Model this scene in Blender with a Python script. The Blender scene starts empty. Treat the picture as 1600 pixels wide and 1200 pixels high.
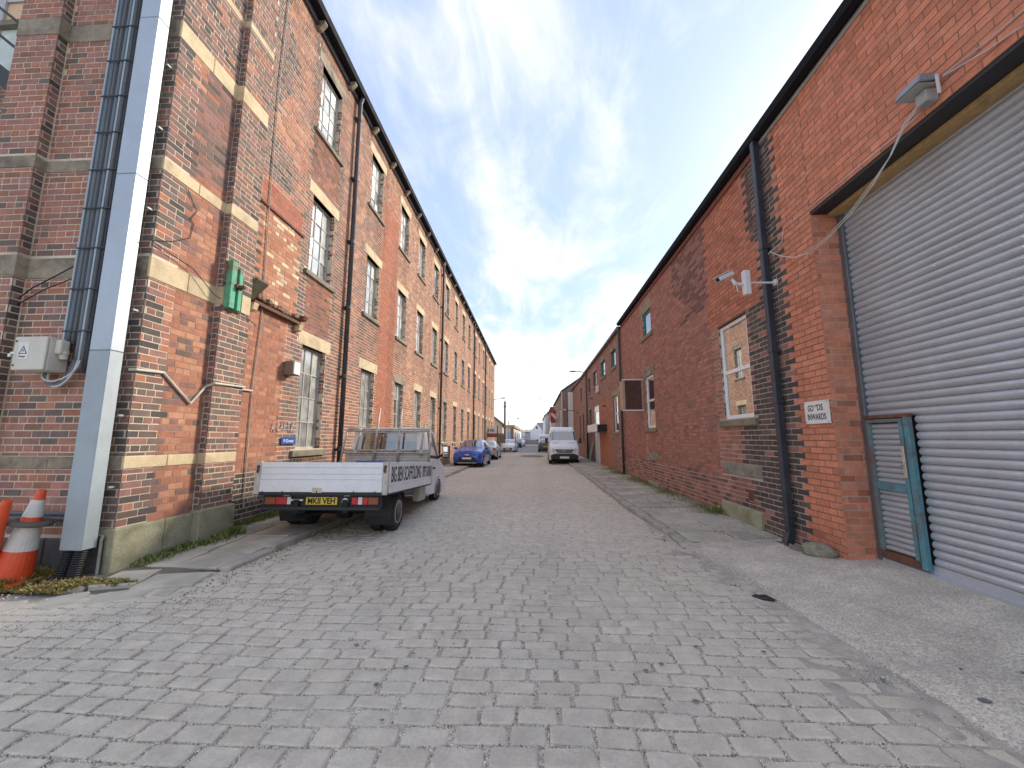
import bpy, bmesh, math, random
import numpy as np
from mathutils import Vector, Matrix
random.seed(7)
RNG = np.random.default_rng(11)
SC = bpy.context.scene
COL = SC.collection

# ------------------------------------------------------------------ camera, sky, sun, exposure
CAM_H = 1.5
FPX = 610.0                                   # focal length in pixels of a 1600 px wide frame
VPX, VPY = 837.0, 685.0                       # where the street vanishes
_p = math.atan((VPY - 600) / FPX)
_d = np.array([(VPX - 800) / FPX, (600 - VPY) / FPX, -1.0]); _d /= np.linalg.norm(_d)
_u = np.array([0, math.cos(_p), -math.sin(_p)]); _u -= _d * np.dot(_u, _d); _u /= np.linalg.norm(_u)
_r = np.cross(_d, _u)
CR = np.stack([_r, _d, _u])
CC = np.array([0, 0, CAM_H])
cam_data = bpy.data.cameras.new('camera')
cam_data.sensor_width = 36.0
cam_data.lens = FPX / 1600 * 36
cam_data.clip_start = 0.05
cam_data.clip_end = 3000
cam = bpy.data.objects.new('camera', cam_data)
COL.objects.link(cam)
M = Matrix([list(CR[0]) + [0], list(CR[1]) + [0], list(CR[2]) + [CAM_H], [0, 0, 0, 1]])
cam.matrix_world = M
SC.camera = cam

def proj(P):
    q = (np.asarray(P, float) - CC) @ CR          # rows -> camera coords
    w = np.maximum(-q[..., 2], 1e-3)
    return 800 + FPX * q[..., 0] / w, 600 - FPX * q[..., 1] / w, -q[..., 2]

SUN_EL = math.radians(28.5)
SUN_DIR = Vector((0.74 * math.cos(SUN_EL), 0.67 * math.cos(SUN_EL), math.sin(SUN_EL))).normalized()
sun_data = bpy.data.lights.new('sun', 'SUN')
sun_data.energy = 2.0
sun_data.angle = math.radians(10.0)
sun_data.color = (1.0, 0.90, 0.76)
sun = bpy.data.objects.new('sun', sun_data)
COL.objects.link(sun)
sun.location = (20, 20, 30)
sun.rotation_euler = SUN_DIR.to_track_quat('Z', 'Y').to_euler()

world = bpy.data.worlds.new('World')
SC.world = world
world.use_nodes = True
wt = world.node_tree
wt.nodes.clear()
def wn(t, **k):
    n = wt.nodes.new(t)
    for a, b in k.items(): setattr(n, a, b)
    return n
def wl(a, b): wt.links.new(a, b)
def wmath(op, a, b=None):
    n = wn('ShaderNodeMath', operation=op)
    for i, v in enumerate((a, b)):
        if v is None: continue
        if isinstance(v, (int, float)): n.inputs[i].default_value = v
        else: wl(v, n.inputs[i])
    return n.outputs[0]
sky = wn('ShaderNodeTexSky', sky_type='NISHITA')
sky.sun_disc = False
sky.sun_elevation = SUN_EL
sky.sun_rotation = math.atan2(SUN_DIR.x, SUN_DIR.y)
sky.air_density = 1.0
sky.dust_density = 1.0
sky.ozone_density = 2.5
tc = wn('ShaderNodeTexCoord')
sep = wn('ShaderNodeSeparateXYZ')
wl(tc.outputs['Generated'], sep.inputs[0])
zz = wmath('MAXIMUM', sep.outputs[2], 0.0)
den = wmath('ADD', zz, 0.22)
comb = wn('ShaderNodeCombineXYZ')
wl(wmath('DIVIDE', sep.outputs[0], den), comb.inputs[0])
wl(wmath('DIVIDE', sep.outputs[1], den), comb.inputs[1])
mp = wn('ShaderNodeMapping')
mp.inputs['Rotation'].default_value = (0, 0, math.radians(35))
mp.inputs['Scale'].default_value = (1.5, 0.75, 1.0)
mp.inputs['Location'].default_value = (0.35, 0.9, 0)
wl(comb.outputs[0], mp.inputs[0])
def wnoise(scale, detail, rough, dist):
    n = wn('ShaderNodeTexNoise')
    n.inputs['Scale'].default_value = scale
    n.inputs['Detail'].default_value = detail
    n.inputs['Roughness'].default_value = rough
    n.inputs['Distortion'].default_value = dist
    wl(mp.outputs[0], n.inputs['Vector'])
    return n.outputs[0]
n1 = wnoise(1.15, 7, 0.58, 0.5)
n2 = wnoise(3.6, 6, 0.62, 0.9)
cl = wmath('ADD', wmath('MULTIPLY', n1, 0.72), wmath('MULTIPLY', n2, 0.28))
# more veil towards the horizon
cl = wmath('ADD', cl, wmath('MULTIPLY', wmath('POWER', wmath('SUBTRACT', 1.0, zz), 5.0), 0.20))
rp = wn('ShaderNodeValToRGB')
rp.color_ramp.elements[0].position = 0.44
rp.color_ramp.elements[0].color = (0.0, 0.0, 0.0, 1)
rp.color_ramp.elements[1].position = 0.70
rp.color_ramp.elements[1].color = (1, 1, 1, 1)
rp.color_ramp.interpolation = 'EASE'
wl(cl, rp.inputs[0])
SKY_STRENGTH = 0.13
CLOUD = 4.7
mix = wn('ShaderNodeMix', data_type='RGBA')
wl(rp.outputs[0], mix.inputs[0])
veil = wn('ShaderNodeMix', data_type='RGBA')          # thin high cirrus over the whole sky
veil.inputs[0].default_value = 0.72
wl(sky.outputs[0], veil.inputs[6])
veil.inputs[7].default_value = (2.10, 2.58, 3.70, 1)
wl(veil.outputs[2], mix.inputs[6])
mix.inputs[7].default_value = (CLOUD * 1.04, CLOUD, CLOUD * 0.94, 1)
bg = wn('ShaderNodeBackground')
bg.inputs['Strength'].default_value = SKY_STRENGTH
wl(mix.outputs[2], bg.inputs['Color'])
wo = wn('ShaderNodeOutputWorld')
wl(bg.outputs[0], wo.inputs['Surface'])

SC.view_settings.view_transform = 'Standard'
SC.view_settings.look = 'None'
SC.view_settings.gamma = 1
SC.view_settings.exposure = 1.22
SC.view_settings.use_curve_mapping = False
SC.cycles.max_bounces = 6
SC.cycles.diffuse_bounces = 3
SC.cycles.glossy_bounces = 3
SC.cycles.transparent_max_bounces = 8
SC.cycles.use_denoising = True

# ------------------------------------------------------------------ helpers
ORG = {}
class MB:
    """collects faces; build() links them as one mesh object"""
    def __init__(s): s.v = []; s.f = []
    def add(s, vs, fs):
        o = len(s.v); s.v += [tuple(p) for p in vs]
        s.f += [tuple(o + i for i in f) for f in fs]; return s
    def hexa(s, p):       # 4 bottom (ccw), 4 top
        return s.add(p, [(3, 2, 1, 0), (4, 5, 6, 7), (0, 1, 5, 4), (1, 2, 6, 5), (2, 3, 7, 6), (3, 0, 4, 7)])
    def box(s, x0, x1, y0, y1, z0, z1):
        return s.hexa([(x0, y0, z0), (x1, y0, z0), (x1, y1, z0), (x0, y1, z0), (x0, y0, z1), (x1, y0, z1), (x1, y1, z1), (x0, y1, z1)])
    def quad(s, a, b, c, d): return s.add([a, b, c, d], [(0, 1, 2, 3)])
    def prism(s, poly, a0, a1, plane='yz'):
        n = len(poly)
        def P(p, a): return {'yz': (a, p[0], p[1]), 'xz': (p[0], a, p[1]), 'xy': (p[0], p[1], a)}[plane]
        vs = [P(p, a0) for p in poly] + [P(p, a1) for p in poly]
        fs = [tuple(range(n))[::-1], tuple(range(n, 2 * n))] + [(i, (i + 1) % n, n + (i + 1) % n, n + i) for i in range(n)]
        return s.add(vs, fs)
    def tube(s, pts, r, n=8, cap=True):
        pts = [Vector(p) for p in pts]; m = len(pts)
        rs = r if isinstance(r, (list, tuple)) else [r] * m
        rings = []
        prev = None
        for i, p in enumerate(pts):
            t = (pts[min(i + 1, m - 1)] - pts[max(i - 1, 0)]).normalized()
            a = prev if prev is not None else (Vector((0, 0, 1)) if abs(t.z) < 0.9 else Vector((1, 0, 0)))
            u = (a - t * a.dot(t)).normalized(); w = t.cross(u); prev = u
            rings.append([p + (u * math.cos(6.28319 * k / n) + w * math.sin(6.28319 * k / n)) * rs[i] for k in range(n)])
        vs = [q for R in rings for q in R]; fs = []
        for i in range(m - 1):
            for k in range(n):
                fs.append((i * n + k, i * n + (k + 1) % n, (i + 1) * n + (k + 1) % n, (i + 1) * n + k))
        if cap: fs += [tuple(range(n))[::-1], tuple((m - 1) * n + k for k in range(n))]
        return s.add(vs, fs)
    def lathe(s, prof, o=(0, 0, 0), ax='z', n=20):
        vs = []; m = len(prof)
        for r, h in prof:
            for k in range(n):
                a = 6.28319 * k / n; c, d = r * math.cos(a), r * math.sin(a)
                q = {'z': (c, d, h), 'x': (h, c, d), 'y': (c, h, d)}[ax]
                vs.append((q[0] + o[0], q[1] + o[1], q[2] + o[2]))
        fs = [(i * n + k, i * n + (k + 1) % n, (i + 1) * n + (k + 1) % n, (i + 1) * n + k) for i in range(m - 1) for k in range(n)]
        fs += [tuple(range(n))[::-1], tuple((m - 1) * n + k for k in range(n))]
        return s.add(vs, fs)
    def mesh(s, name, mat, org=(0, 0, 0), M=None, smooth=False):
        me = bpy.data.meshes.new(name)
        vs = s.v
        if M is not None: vs = [tuple(M @ Vector(p)) for p in vs]
        vs = [(p[0] - org[0], p[1] - org[1], p[2] - org[2]) for p in vs]
        me.from_pydata(vs, [], s.f)
        bm = bmesh.new(); bm.from_mesh(me); bmesh.ops.recalc_face_normals(bm, faces=bm.faces); bm.to_mesh(me); bm.free()
        if mat is not None: me.materials.append(mat)
        if smooth: me.shade_smooth()
        return me
    def build(s, name, mat, parent=None, smooth=False, bevel=0, sub=0, M=None, org=None, seg=1):
        if org is None: org = ORG.get(root_of(parent), (0, 0, 0)) if parent else (0, 0, 0)
        o = bpy.data.objects.new(name, s.mesh(name, mat, org, M, smooth))
        COL.objects.link(o)
        if parent: o.parent = parent
        if bevel:
            b = o.modifiers.new('bevel', 'BEVEL'); b.width = bevel; b.segments = seg; b.limit_method = 'ANGLE'
        if sub:
            b = o.modifiers.new('sub', 'SUBSURF'); b.levels = sub; b.render_levels = sub
        return o
def root_of(o):
    while o is not None and o.parent is not None: o = o.parent
    return o.name if o is not None else None
def thing(name, label, cat, loc=(0, 0, 0), rz=0, group=None, scale=1, local=False):
    o = bpy.data.objects.new(name, None); COL.objects.link(o)
    o.empty_display_size = 0.2
    o.location = loc; o.rotation_euler = (0, 0, rz); o.scale = (scale,) * 3
    o['label'] = label; o['category'] = cat
    if group: o['group'] = group
    ORG[o.name] = (0, 0, 0) if local else tuple(loc)
    return o
def tag(o, label, cat, group=None):
    o['label'] = label; o['category'] = cat
    if group: o['group'] = group
    return o
def struct(o): o['kind'] = 'structure'; return o
def stuff(o): o['kind'] = 'stuff'; return o
def recentre(o, p):
    """move a one-mesh thing's origin to p (its base) without moving the mesh"""
    o.data.transform(Matrix.Translation((-p[0], -p[1], -p[2]))); o.location = p; return o
def copy_tree(o, parent=None):
    c = o.copy(); COL.objects.link(c); c.parent = parent
    ORG[c.name] = ORG.get(o.name, (0, 0, 0))
    for ch in list(o.children): copy_tree(ch, c)
    return c

# value noise for colour patches
_vn = RNG.random((64, 64))
def vnoise(x, y):
    xi, yi = math.floor(x), math.floor(y); fx, fy = x - xi, y - yi
    fx = fx * fx * (3 - 2 * fx); fy = fy * fy * (3 - 2 * fy)
    g = lambda i, j: _vn[i & 63, j & 63]
    return (g(xi, yi) * (1 - fx) + g(xi + 1, yi) * fx) * (1 - fy) + (g(xi, yi + 1) * (1 - fx) + g(xi + 1, yi + 1) * fx) * fy

# ------------------------------------------------------------------ materials
def nt(m):
    m.use_nodes = True; return m.node_tree
def link(t, a, b): t.links.new(a, b)
def noise_node(t, scale, detail=4, rough=0.55, pos=None, dist=0):
    n = t.nodes.new('ShaderNodeTexNoise')
    n.inputs['Scale'].default_value = scale; n.inputs['Detail'].default_value = detail
    n.inputs['Roughness'].default_value = rough; n.inputs['Distortion'].default_value = dist
    if pos is not None: link(t, pos, n.inputs['Vector'])
    return n.outputs[0]
def remap(t, x, a, b, lo, hi):
    n = t.nodes.new('ShaderNodeMapRange')
    link(t, x, n.inputs[0])
    for i, v in enumerate((a, b, lo, hi)): n.inputs[i + 1].default_value = v
    return n.outputs[0]
def mul_col(t, col, fac):
    n = t.nodes.new('ShaderNodeMix'); n.data_type = 'RGBA'; n.blend_type = 'MULTIPLY'; n.inputs[0].default_value = 1
    link(t, col, n.inputs[6])
    c = t.nodes.new('ShaderNodeCombineColor')
    for i in range(3): link(t, fac, c.inputs[i])
    link(t, c.outputs[0], n.inputs[7]); return n.outputs[2]
def mix_col(t, fac, a, b):
    n = t.nodes.new('ShaderNodeMix'); n.data_type = 'RGBA'
    link(t, fac, n.inputs[0])
    for s, i in ((a, 6), (b, 7)):
        if isinstance(s, tuple): n.inputs[i].default_value = (*s[:3], 1)
        else: link(t, s, n.inputs[i])
    return n.outputs[2]
def bump(t, h, strength, dist, bsdf):
    b = t.nodes.new('ShaderNodeBump'); b.inputs['Strength'].default_value = strength; b.inputs['Distance'].default_value = dist
    link(t, h, b.inputs['Height']); link(t, b.outputs[0], bsdf.inputs['Normal'])
MATS = {}
def mk(name, col, rough=0.7, metal=0.0, var=0.18, scale=6.0, fine=60.0, bmp=0.0, bdist=0.004, dirt=None, dirt_amt=0.5, dirt_scale=2.5, spec=0.5, coat=0, src=None, emit=None):
    """plain surface: colour with two scales of noise, optional blotches of dirt, optional fine relief"""
    m = bpy.data.materials.new(name); t = nt(m); b = t.nodes['Principled BSDF']
    pos = t.nodes.new('ShaderNodeNewGeometry').outputs['Position']
    if src is None:
        rgb = t.nodes.new('ShaderNodeRGB'); rgb.outputs[0].default_value = (*col, 1); c = rgb.outputs[0]
    elif src == 'attr':
        a = t.nodes.new('ShaderNodeAttribute'); a.attribute_name = 'bcol'; c = a.outputs['Color']
    else:
        a = t.nodes.new('ShaderNodeObjectInfo'); c = a.outputs['Color']
    nA = noise_node(t, scale, 5, 0.6, pos); nB = noise_node(t, fine, 3, 0.6, pos)
    if var:
        c = mul_col(t, c, remap(t, nA, 0.25, 0.75, 1 - var, 1 + var))
        c = mul_col(t, c, remap(t, nB, 0.25, 0.75, 1 - var * 0.7, 1 + var * 0.7))
    if dirt is not None:
        nD = noise_node(t, dirt_scale, 6, 0.65, pos, 0.4)
        c = mix_col(t, remap(t, nD, 0.45, 0.72, 0, dirt_amt), c, dirt)
    link(t, c, b.inputs['Base Color'])
    link(t, remap(t, nA, 0.2, 0.8, max(rough - 0.1, 0.02), min(rough + 0.1, 1)), b.inputs['Roughness'])
    b.inputs['Metallic'].default_value = metal
    b.inputs['Specular IOR Level'].default_value = spec
    if coat: b.inputs['Coat Weight'].default_value = coat; b.inputs['Coat Roughness'].default_value = 0.05
    if bmp: bump(t, nB, bmp, bdist, b)
    MATS[name] = m
    return m
def glass(name, tint=(0.03, 0.035, 0.035), refl=0.35, rough=0.03, transp=0.0, var=0.0):
    m = bpy.data.materials.new(name); t = nt(m); t.nodes.clear()
    out = t.nodes.new('ShaderNodeOutputMaterial')
    d = t.nodes.new('ShaderNodeBsdfPrincipled')
    d.inputs['Roughness'].default_value = 0.5
    g = t.nodes.new('ShaderNodeBsdfGlossy'); g.inputs['Roughness'].default_value = rough
    pos = t.nodes.new('ShaderNodeNewGeometry').outputs['Position']
    if var:
        rgb = t.nodes.new('ShaderNodeRGB'); rgb.outputs[0].default_value = (*tint, 1)
        c = mul_col(t, rgb.outputs[0], remap(t, noise_node(t, 3.0, 5, 0.6, pos), 0.3, 0.7, 1 - var, 1 + var))
        link(t, c, d.inputs['Base Color'])
    else: d.inputs['Base Color'].default_value = (*tint, 1)
    base = d.outputs[0]
    if transp:
        tr = t.nodes.new('ShaderNodeBsdfTransparent'); mx = t.nodes.new('ShaderNodeMixShader'); mx.inputs[0].default_value = transp
        link(t, base, mx.inputs[1]); link(t, tr.outputs[0], mx.inputs[2]); base = mx.outputs[0]
    lw = t.nodes.new('ShaderNodeLayerWeight'); lw.inputs['Blend'].default_value = 0.35
    f = remap(t, lw.outputs['Facing'], 0, 1, refl, min(refl + 0.45, 1))
    mx = t.nodes.new('ShaderNodeMixShader'); link(t, f, mx.inputs[0]); link(t, base, mx.inputs[1]); link(t, g.outputs[0], mx.inputs[2])
    link(t, mx.outputs[0], out.inputs[0])
    MATS[name] = m
    return m

# ------------------------------------------------------------------ brickwork
def unit_brick(seed):
    r = random.Random(seed); mb = MB(); j = lambda a: a * (1 + r.uniform(-0.6, 0.6))
    ix = [j(0.007) for _ in range(4)]; iz = [j(0.022) for _ in range(4)]
    fr = [(-0.5 + ix[0], 0, -0.5 + iz[0]), (0.5 - ix[1], 0, -0.5 + iz[1]), (0.5 - ix[2], 0, 0.5 - iz[2]), (-0.5 + ix[3], 0, 0.5 - iz[3])]
    md = [(-0.5, -0.25, -0.5), (0.5, -0.25, -0.5), (0.5, -0.25, 0.5), (-0.5, -0.25, 0.5)]
    bk = [(p[0], -1, p[2]) for p in md]
    mb.add(fr + md + bk, [(0, 1, 2, 3)] + [(i, (i + 1) % 4, 4 + (i + 1) % 4, 4 + i) for i in range(4)] + [(4 + i, 4 + (i + 1) % 4, 8 + (i + 1) % 4, 8 + i) for i in range(4)])
    return mb
BRICK_DEP = 0.022
class BrickSet:
    def __init__(s, root, key, fine=70, var=0.22):
        s.root = root; s.rows = []
        s.m_attr = mk(key + '_bricks', (1, 1, 1), 0.88, var=var, scale=9, fine=fine, bmp=0.5, bdist=0.003, src='attr', spec=0.25)
        s.m_obj = mk(key + '_brick', (1, 1, 1), 0.88, var=var, scale=9, fine=fine, bmp=0.5, bdist=0.003, src='obj', spec=0.25)
        s.units = [unit_brick(i).mesh('brick', s.m_obj) for i in range(5)]
    def wall(s, O, S, N, s0, s1, z0, z1, colf, holes=(), ch=0.083, bl=0.228, mort=0.0125, hdr=4, rng=None, rough=0.0016):
        rng = rng or random
        O = np.array(O, float); S = np.array(S, float); N = np.array(N, float)
        ncs = int(math.ceil((z1 - z0) / ch))
        for i in range(ncs):
            zl = z0 + i * ch; zh = min(zl + ch - mort, z1)
            if zh - zl < 0.02: continue
            ci = int(round(zl / ch))
            L = bl / 2 if hdr and ci % hdr == 0 else bl
            off = (ci * 0.37 * bl) % bl if L < bl else ((ci % 2) * bl / 2 + bl / 4)
            k0 = int(math.floor((s0 - off) / L))
            a = off + k0 * L
            hs = [h for h in holes if h[2] < zh - 0.004 and h[3] > zl + 0.004]
            while a < s1:
                b = a + L
                pcs = [(max(a, s0), min(b - mort, s1), zl, zh)]
                for h in hs:
                    nx = []
                    for (p, q, zz0, zz1) in pcs:
                        if q <= h[0] or p >= h[1]: nx.append((p, q, zz0, zz1)); continue
                        if p < h[0]: nx.append((p, h[0] - 0.004, zz0, zz1))
                        if q > h[1]: nx.append((h[1] + 0.004, q, zz0, zz1))
                        m0, m1 = max(p, h[0]), min(q, h[1])
                        if h[2] > zz0 + 0.025: nx.append((m0, m1, zz0, h[2] - 0.005))
                        if h[3] < zz1 - 0.025: nx.append((m0, m1, h[3] + 0.005, zz1))
                    pcs = nx
                for (p, q, zz0, zz1) in pcs:
                    if q - p < 0.03: continue
                    c = colf((p + q) / 2, (zz0 + zz1) / 2, rng, ci)
                    if c is None: continue
                    d = rng.uniform(-rough, rough)
                    s.rows.append((O + S * ((p + q) / 2) + np.array([0, 0, (zz0 + zz1) / 2]) + N * d, S, N, q - p, zz1 - zz0, c))
                a = b
    def flush(s, keep=300, name='bricks'):
        rows = s.rows; n = len(rows)
        C = np.array([r[0] for r in rows]); S = np.array([r[1] for r in rows]); N = np.array([r[2] for r in rows])
        L = np.array([r[3] for r in rows]); H = np.array([r[4] for r in rows]); K = np.array([r[5] for r in rows])
        Z = np.array([0, 0, 1.0])
        # the bricks that show largest
        hs = S * (L / 2)[:, None]; hz = Z[None] * (H / 2)[:, None]
        u, v, w = proj(C); 
        pa = [proj(C + a * hs + b * hz) for a, b in ((-1, -1), (1, -1), (1, 1), (-1, 1))]
        area = 0.5 * np.abs((pa[2][0] - pa[0][0]) * (pa[3][1] - pa[1][1]) - (pa[3][0] - pa[1][0]) * (pa[2][1] - pa[0][1]))
        vis = (w > 0.5) & (u > 0) & (u < 1600) & (v > 0) & (v < 1200) & (np.einsum('ij,ij->i', N, CC[None] - C) > 0)
        area = np.where(vis, area, 0)
        idx = np.argsort(-area)[:keep]; idx = [i for i in idx if area[i] > 60]
        org = np.array(ORG.get(s.root.name, (0, 0, 0)))
        for i in idx:
            o = bpy.data.objects.new('brick', s.units[i % 5]); COL.objects.link(o); o.parent = s.root
            Sx = S[i]
            if np.dot(np.cross(Sx, N[i]), Z) < 0: Sx = -Sx
            R = Matrix(np.stack([Sx * L[i], N[i] * BRICK_DEP, Z * H[i]], 1).tolist()).to_4x4()
            R.translation = Vector((C[i] - org).tolist())
            o.matrix_local = R
            o.color = (*K[i], 1)
        keepm = np.ones(n, bool); keepm[idx] = False
        C, S, N, L, H, K = C[keepm] - org, S[keepm], N[keepm], L[keepm], H[keepm], K[keepm]
        n = len(C)
        cx = 0.0016; V = np.empty((n, 8, 3))
        for k, (a, b) in enumerate(((-1, -1), (1, -1), (1, 1), (-1, 1))):
            V[:, k] = C + S * (a * (L / 2 - cx))[:, None] + Z * (b * (H / 2 - cx))[:, None]
            V[:, 4 + k] = C + S * (a * L / 2)[:, None] + Z * (b * H / 2)[:, None] - N * BRICK_DEP
        F = np.array([(0, 1, 2, 3), (1, 0, 4, 5), (2, 1, 5, 6), (3, 2, 6, 7), (0, 3, 7, 4)])
        F = (F[None] + (np.arange(n) * 8)[:, None, None]).reshape(-1, 4)
        me = bpy.data.meshes.new(name)
        me.vertices.add(n * 8); me.vertices.foreach_set('co', V.reshape(-1))
        me.loops.add(len(F) * 4); me.loops.foreach_set('vertex_index', F.reshape(-1).astype(np.int32))
        me.polygons.add(len(F)); me.polygons.foreach_set('loop_start', np.arange(0, len(F) * 4, 4, dtype=np.int32))
        me.update(calc_edges=True)
        at = me.attributes.new('bcol', 'FLOAT_COLOR', 'POINT')
        kk = np.ones((n, 8, 4), np.float32); kk[:, :, :3] = K[:, None, :]
        at.data.foreach_set('color', kk.reshape(-1))
        me.shade_flat(); me.materials.append(s.m_attr)
        o = bpy.data.objects.new(name, me); COL.objects.link(o); o.parent = s.root; stuff(o)
        return o
def backing(mb, O, S, N, s0, s1, z0, z1, holes, rec=0.0035, rev=0.14):
    """mortar bed behind the bricks, with real openings and their reveals"""
    O, S, N = Vector(O), Vector(S), Vector(N)
    P = lambda s, z, d: O + S * s + Vector((0, 0, z)) + N * d
    ss = sorted({s0, s1, *[min(max(h[i], s0), s1) for h in holes for i in (0, 1)]})
    zs = sorted({z0, z1, *[min(max(h[i], z0), z1) for h in holes for i in (2, 3)]})
    for a, b in zip(ss, ss[1:]):
        run = None
        for c, d in zip(zs, zs[1:]):
            m, q = (a + b) / 2, (c + d) / 2
            inside = any(h[0] < m < h[1] and h[2] < q < h[3] for h in holes)
            if not inside:
                run = (run[0], d) if run else (c, d)
            if (inside or d == zs[-1]) and run:
                mb.quad(P(a, run[0], -rec), P(b, run[0], -rec), P(b, run[1], -rec), P(a, run[1], -rec)); run = None
    for h in holes:
        a, b, c, d = h[:4]
        for (x, y) in (((a, c), (b, c)), ((b, c), (b, d)), ((b, d), (a, d)), ((a, d), (a, c))):
            mb.quad(P(*x, -rec), P(*y, -rec), P(*y, -rev - rec), P(*x, -rev - rec))
def pickc(r, opts):
    t = r.random() * sum(w for w, _ in opts)
    for w, c in opts:
        t -= w
        if t <= 0: break
    k = r.uniform(0.86, 1.14); g = r.uniform(-0.03, 0.03)
    return (c[0] * k, c[1] * k * (1 + g), c[2] * k * (1 + 2 * g))

# ------------------------------------------------------------------ the mill along the left of the street
RED = (0.41, 0.180, 0.115); ORA = (0.49, 0.245, 0.150); BRN = (0.31, 0.165, 0.120); PUR = (0.29, 0.155, 0.128)
DRK = (0.190, 0.138, 0.118); BLK = (0.105, 0.090, 0.083); TAN = (0.52, 0.30, 0.19); CRE = (0.66, 0.52, 0.34)
m_mort_cream = mk('cream_mortar', (0.66, 0.56, 0.42), 0.95, var=0.22, scale=3, fine=120, bmp=0.4, dirt=(0.36, 0.29, 0.23), dirt_amt=0.5, dirt_scale=0.9)
m_stone = mk('yellow_sandstone', (0.66, 0.53, 0.33), 0.9, var=0.16, scale=5, fine=45, bmp=0.5, bdist=0.006, dirt=(0.30, 0.235, 0.155), dirt_amt=0.65, dirt_scale=2.6)
m_stone_dk = mk('sooty_sandstone', (0.34, 0.28, 0.20), 0.9, var=0.25, scale=5, fine=45, bmp=0.5, bdist=0.006, dirt=(0.08, 0.07, 0.055), dirt_amt=0.9, dirt_scale=3.0)
m_stone_gr = mk('mossy_plinth_stone', (0.36, 0.34, 0.23), 0.95, var=0.2, scale=4, fine=40, bmp=0.7, bdist=0.01, dirt=(0.16, 0.17, 0.08), dirt_amt=0.8, dirt_scale=3.0)
m_sill = mk('weathered_sill_stone', (0.27, 0.24, 0.17), 0.9, var=0.25, scale=6, fine=45, bmp=0.5, dirt=(0.10, 0.10, 0.06), dirt_amt=0.7)
m_iron = mk('dark_painted_iron', (0.055, 0.058, 0.066), 0.55, var=0.2, scale=5, bmp=0.2, dirt=(0.13, 0.12, 0.11), dirt_amt=0.4)
m_gutter = mk('black_gutter', (0.018, 0.019, 0.022), 0.8, var=0.2, scale=5, spec=0.15)
m_frame = mk('peeling_window_paint', (0.50, 0.49, 0.43), 0.7, var=0.15, scale=14, fine=80, bmp=0.3, dirt=(0.20, 0.17, 0.13), dirt_amt=0.8, dirt_scale=7)
m_pane = glass('dusty_pane', (0.42, 0.44, 0.41), 0.20, 0.14, var=0.5)
m_pane_b = glass('dim_pane', (0.30, 0.32, 0.31), 0.26, 0.09, var=0.5)
m_pane_c = glass('pale_limed_pane', (0.55, 0.56, 0.50), 0.12, 0.25, var=0.4)
m_pane_d = glass('clear_dark_pane', (0.05, 0.055, 0.06), 0.4, 0.03, var=0.3)
m_dark = mk('interior_dark', (0.03, 0.03, 0.03), 0.9, var=0.1)
m_slate = mk('roof_slate', (0.10, 0.105, 0.115), 0.7, var=0.25, scale=4, bmp=0.3)

MX = -4.88
mill = thing('brick_mill', 'three storey red brick mill with stone lintels running along the left pavement', 'mill', (MX, 5.83, 0), rz=0.0075)
bs = BrickSet(mill, 'mill')
COLS = [7.6, 10.45, 13.15, 15.5, 18.05, 20.7, 23.4, 26.05, 28.6, 31.8, 34.3, 37.3, 40.0, 42.9, 45.6]
FL = [(1.28, 3.47, 3.76, 1.13), (5.13, 6.90, 7.18, 5.00), (8.50, 10.20, 10.50, 8.38)]     # open bottom, open top, lintel top, sill bottom
MEND = 49.4
MTOP = 10.95
wins = [(c + 0.17, c + 1.10, f[0], f[1]) for c in COLS for f in FL]
lints = [(c, c + 1.30, f[1], f[2]) for c in COLS for f in FL]
sills = [(c + 0.02, c + 1.27, f[3], f[0]) for c in COLS for f in FL]
DOOR = (6.22, 7.45, 3.98, 5.72)
def mill_col(y, z, r, ci):
    c = mill_col0(y, z, r, ci)
    k = 1.0
    for w in sills:                        # soot washed down below the sills
        if w[0] - 0.1 < y < w[1] + 0.1 and 0 < w[2] - z < 1.3: k *= 1 - 0.38 * (1 - (w[2] - z) / 1.3) * min(1, 1.6 * vnoise(y * 7, z * 0.5 + 40)); break
    k *= 1 - 0.30 * max(0, vnoise(y * 2.6 + 60, z * 0.22) - 0.5) * 2
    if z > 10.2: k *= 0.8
    return tuple(a * k for a in c)
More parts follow.
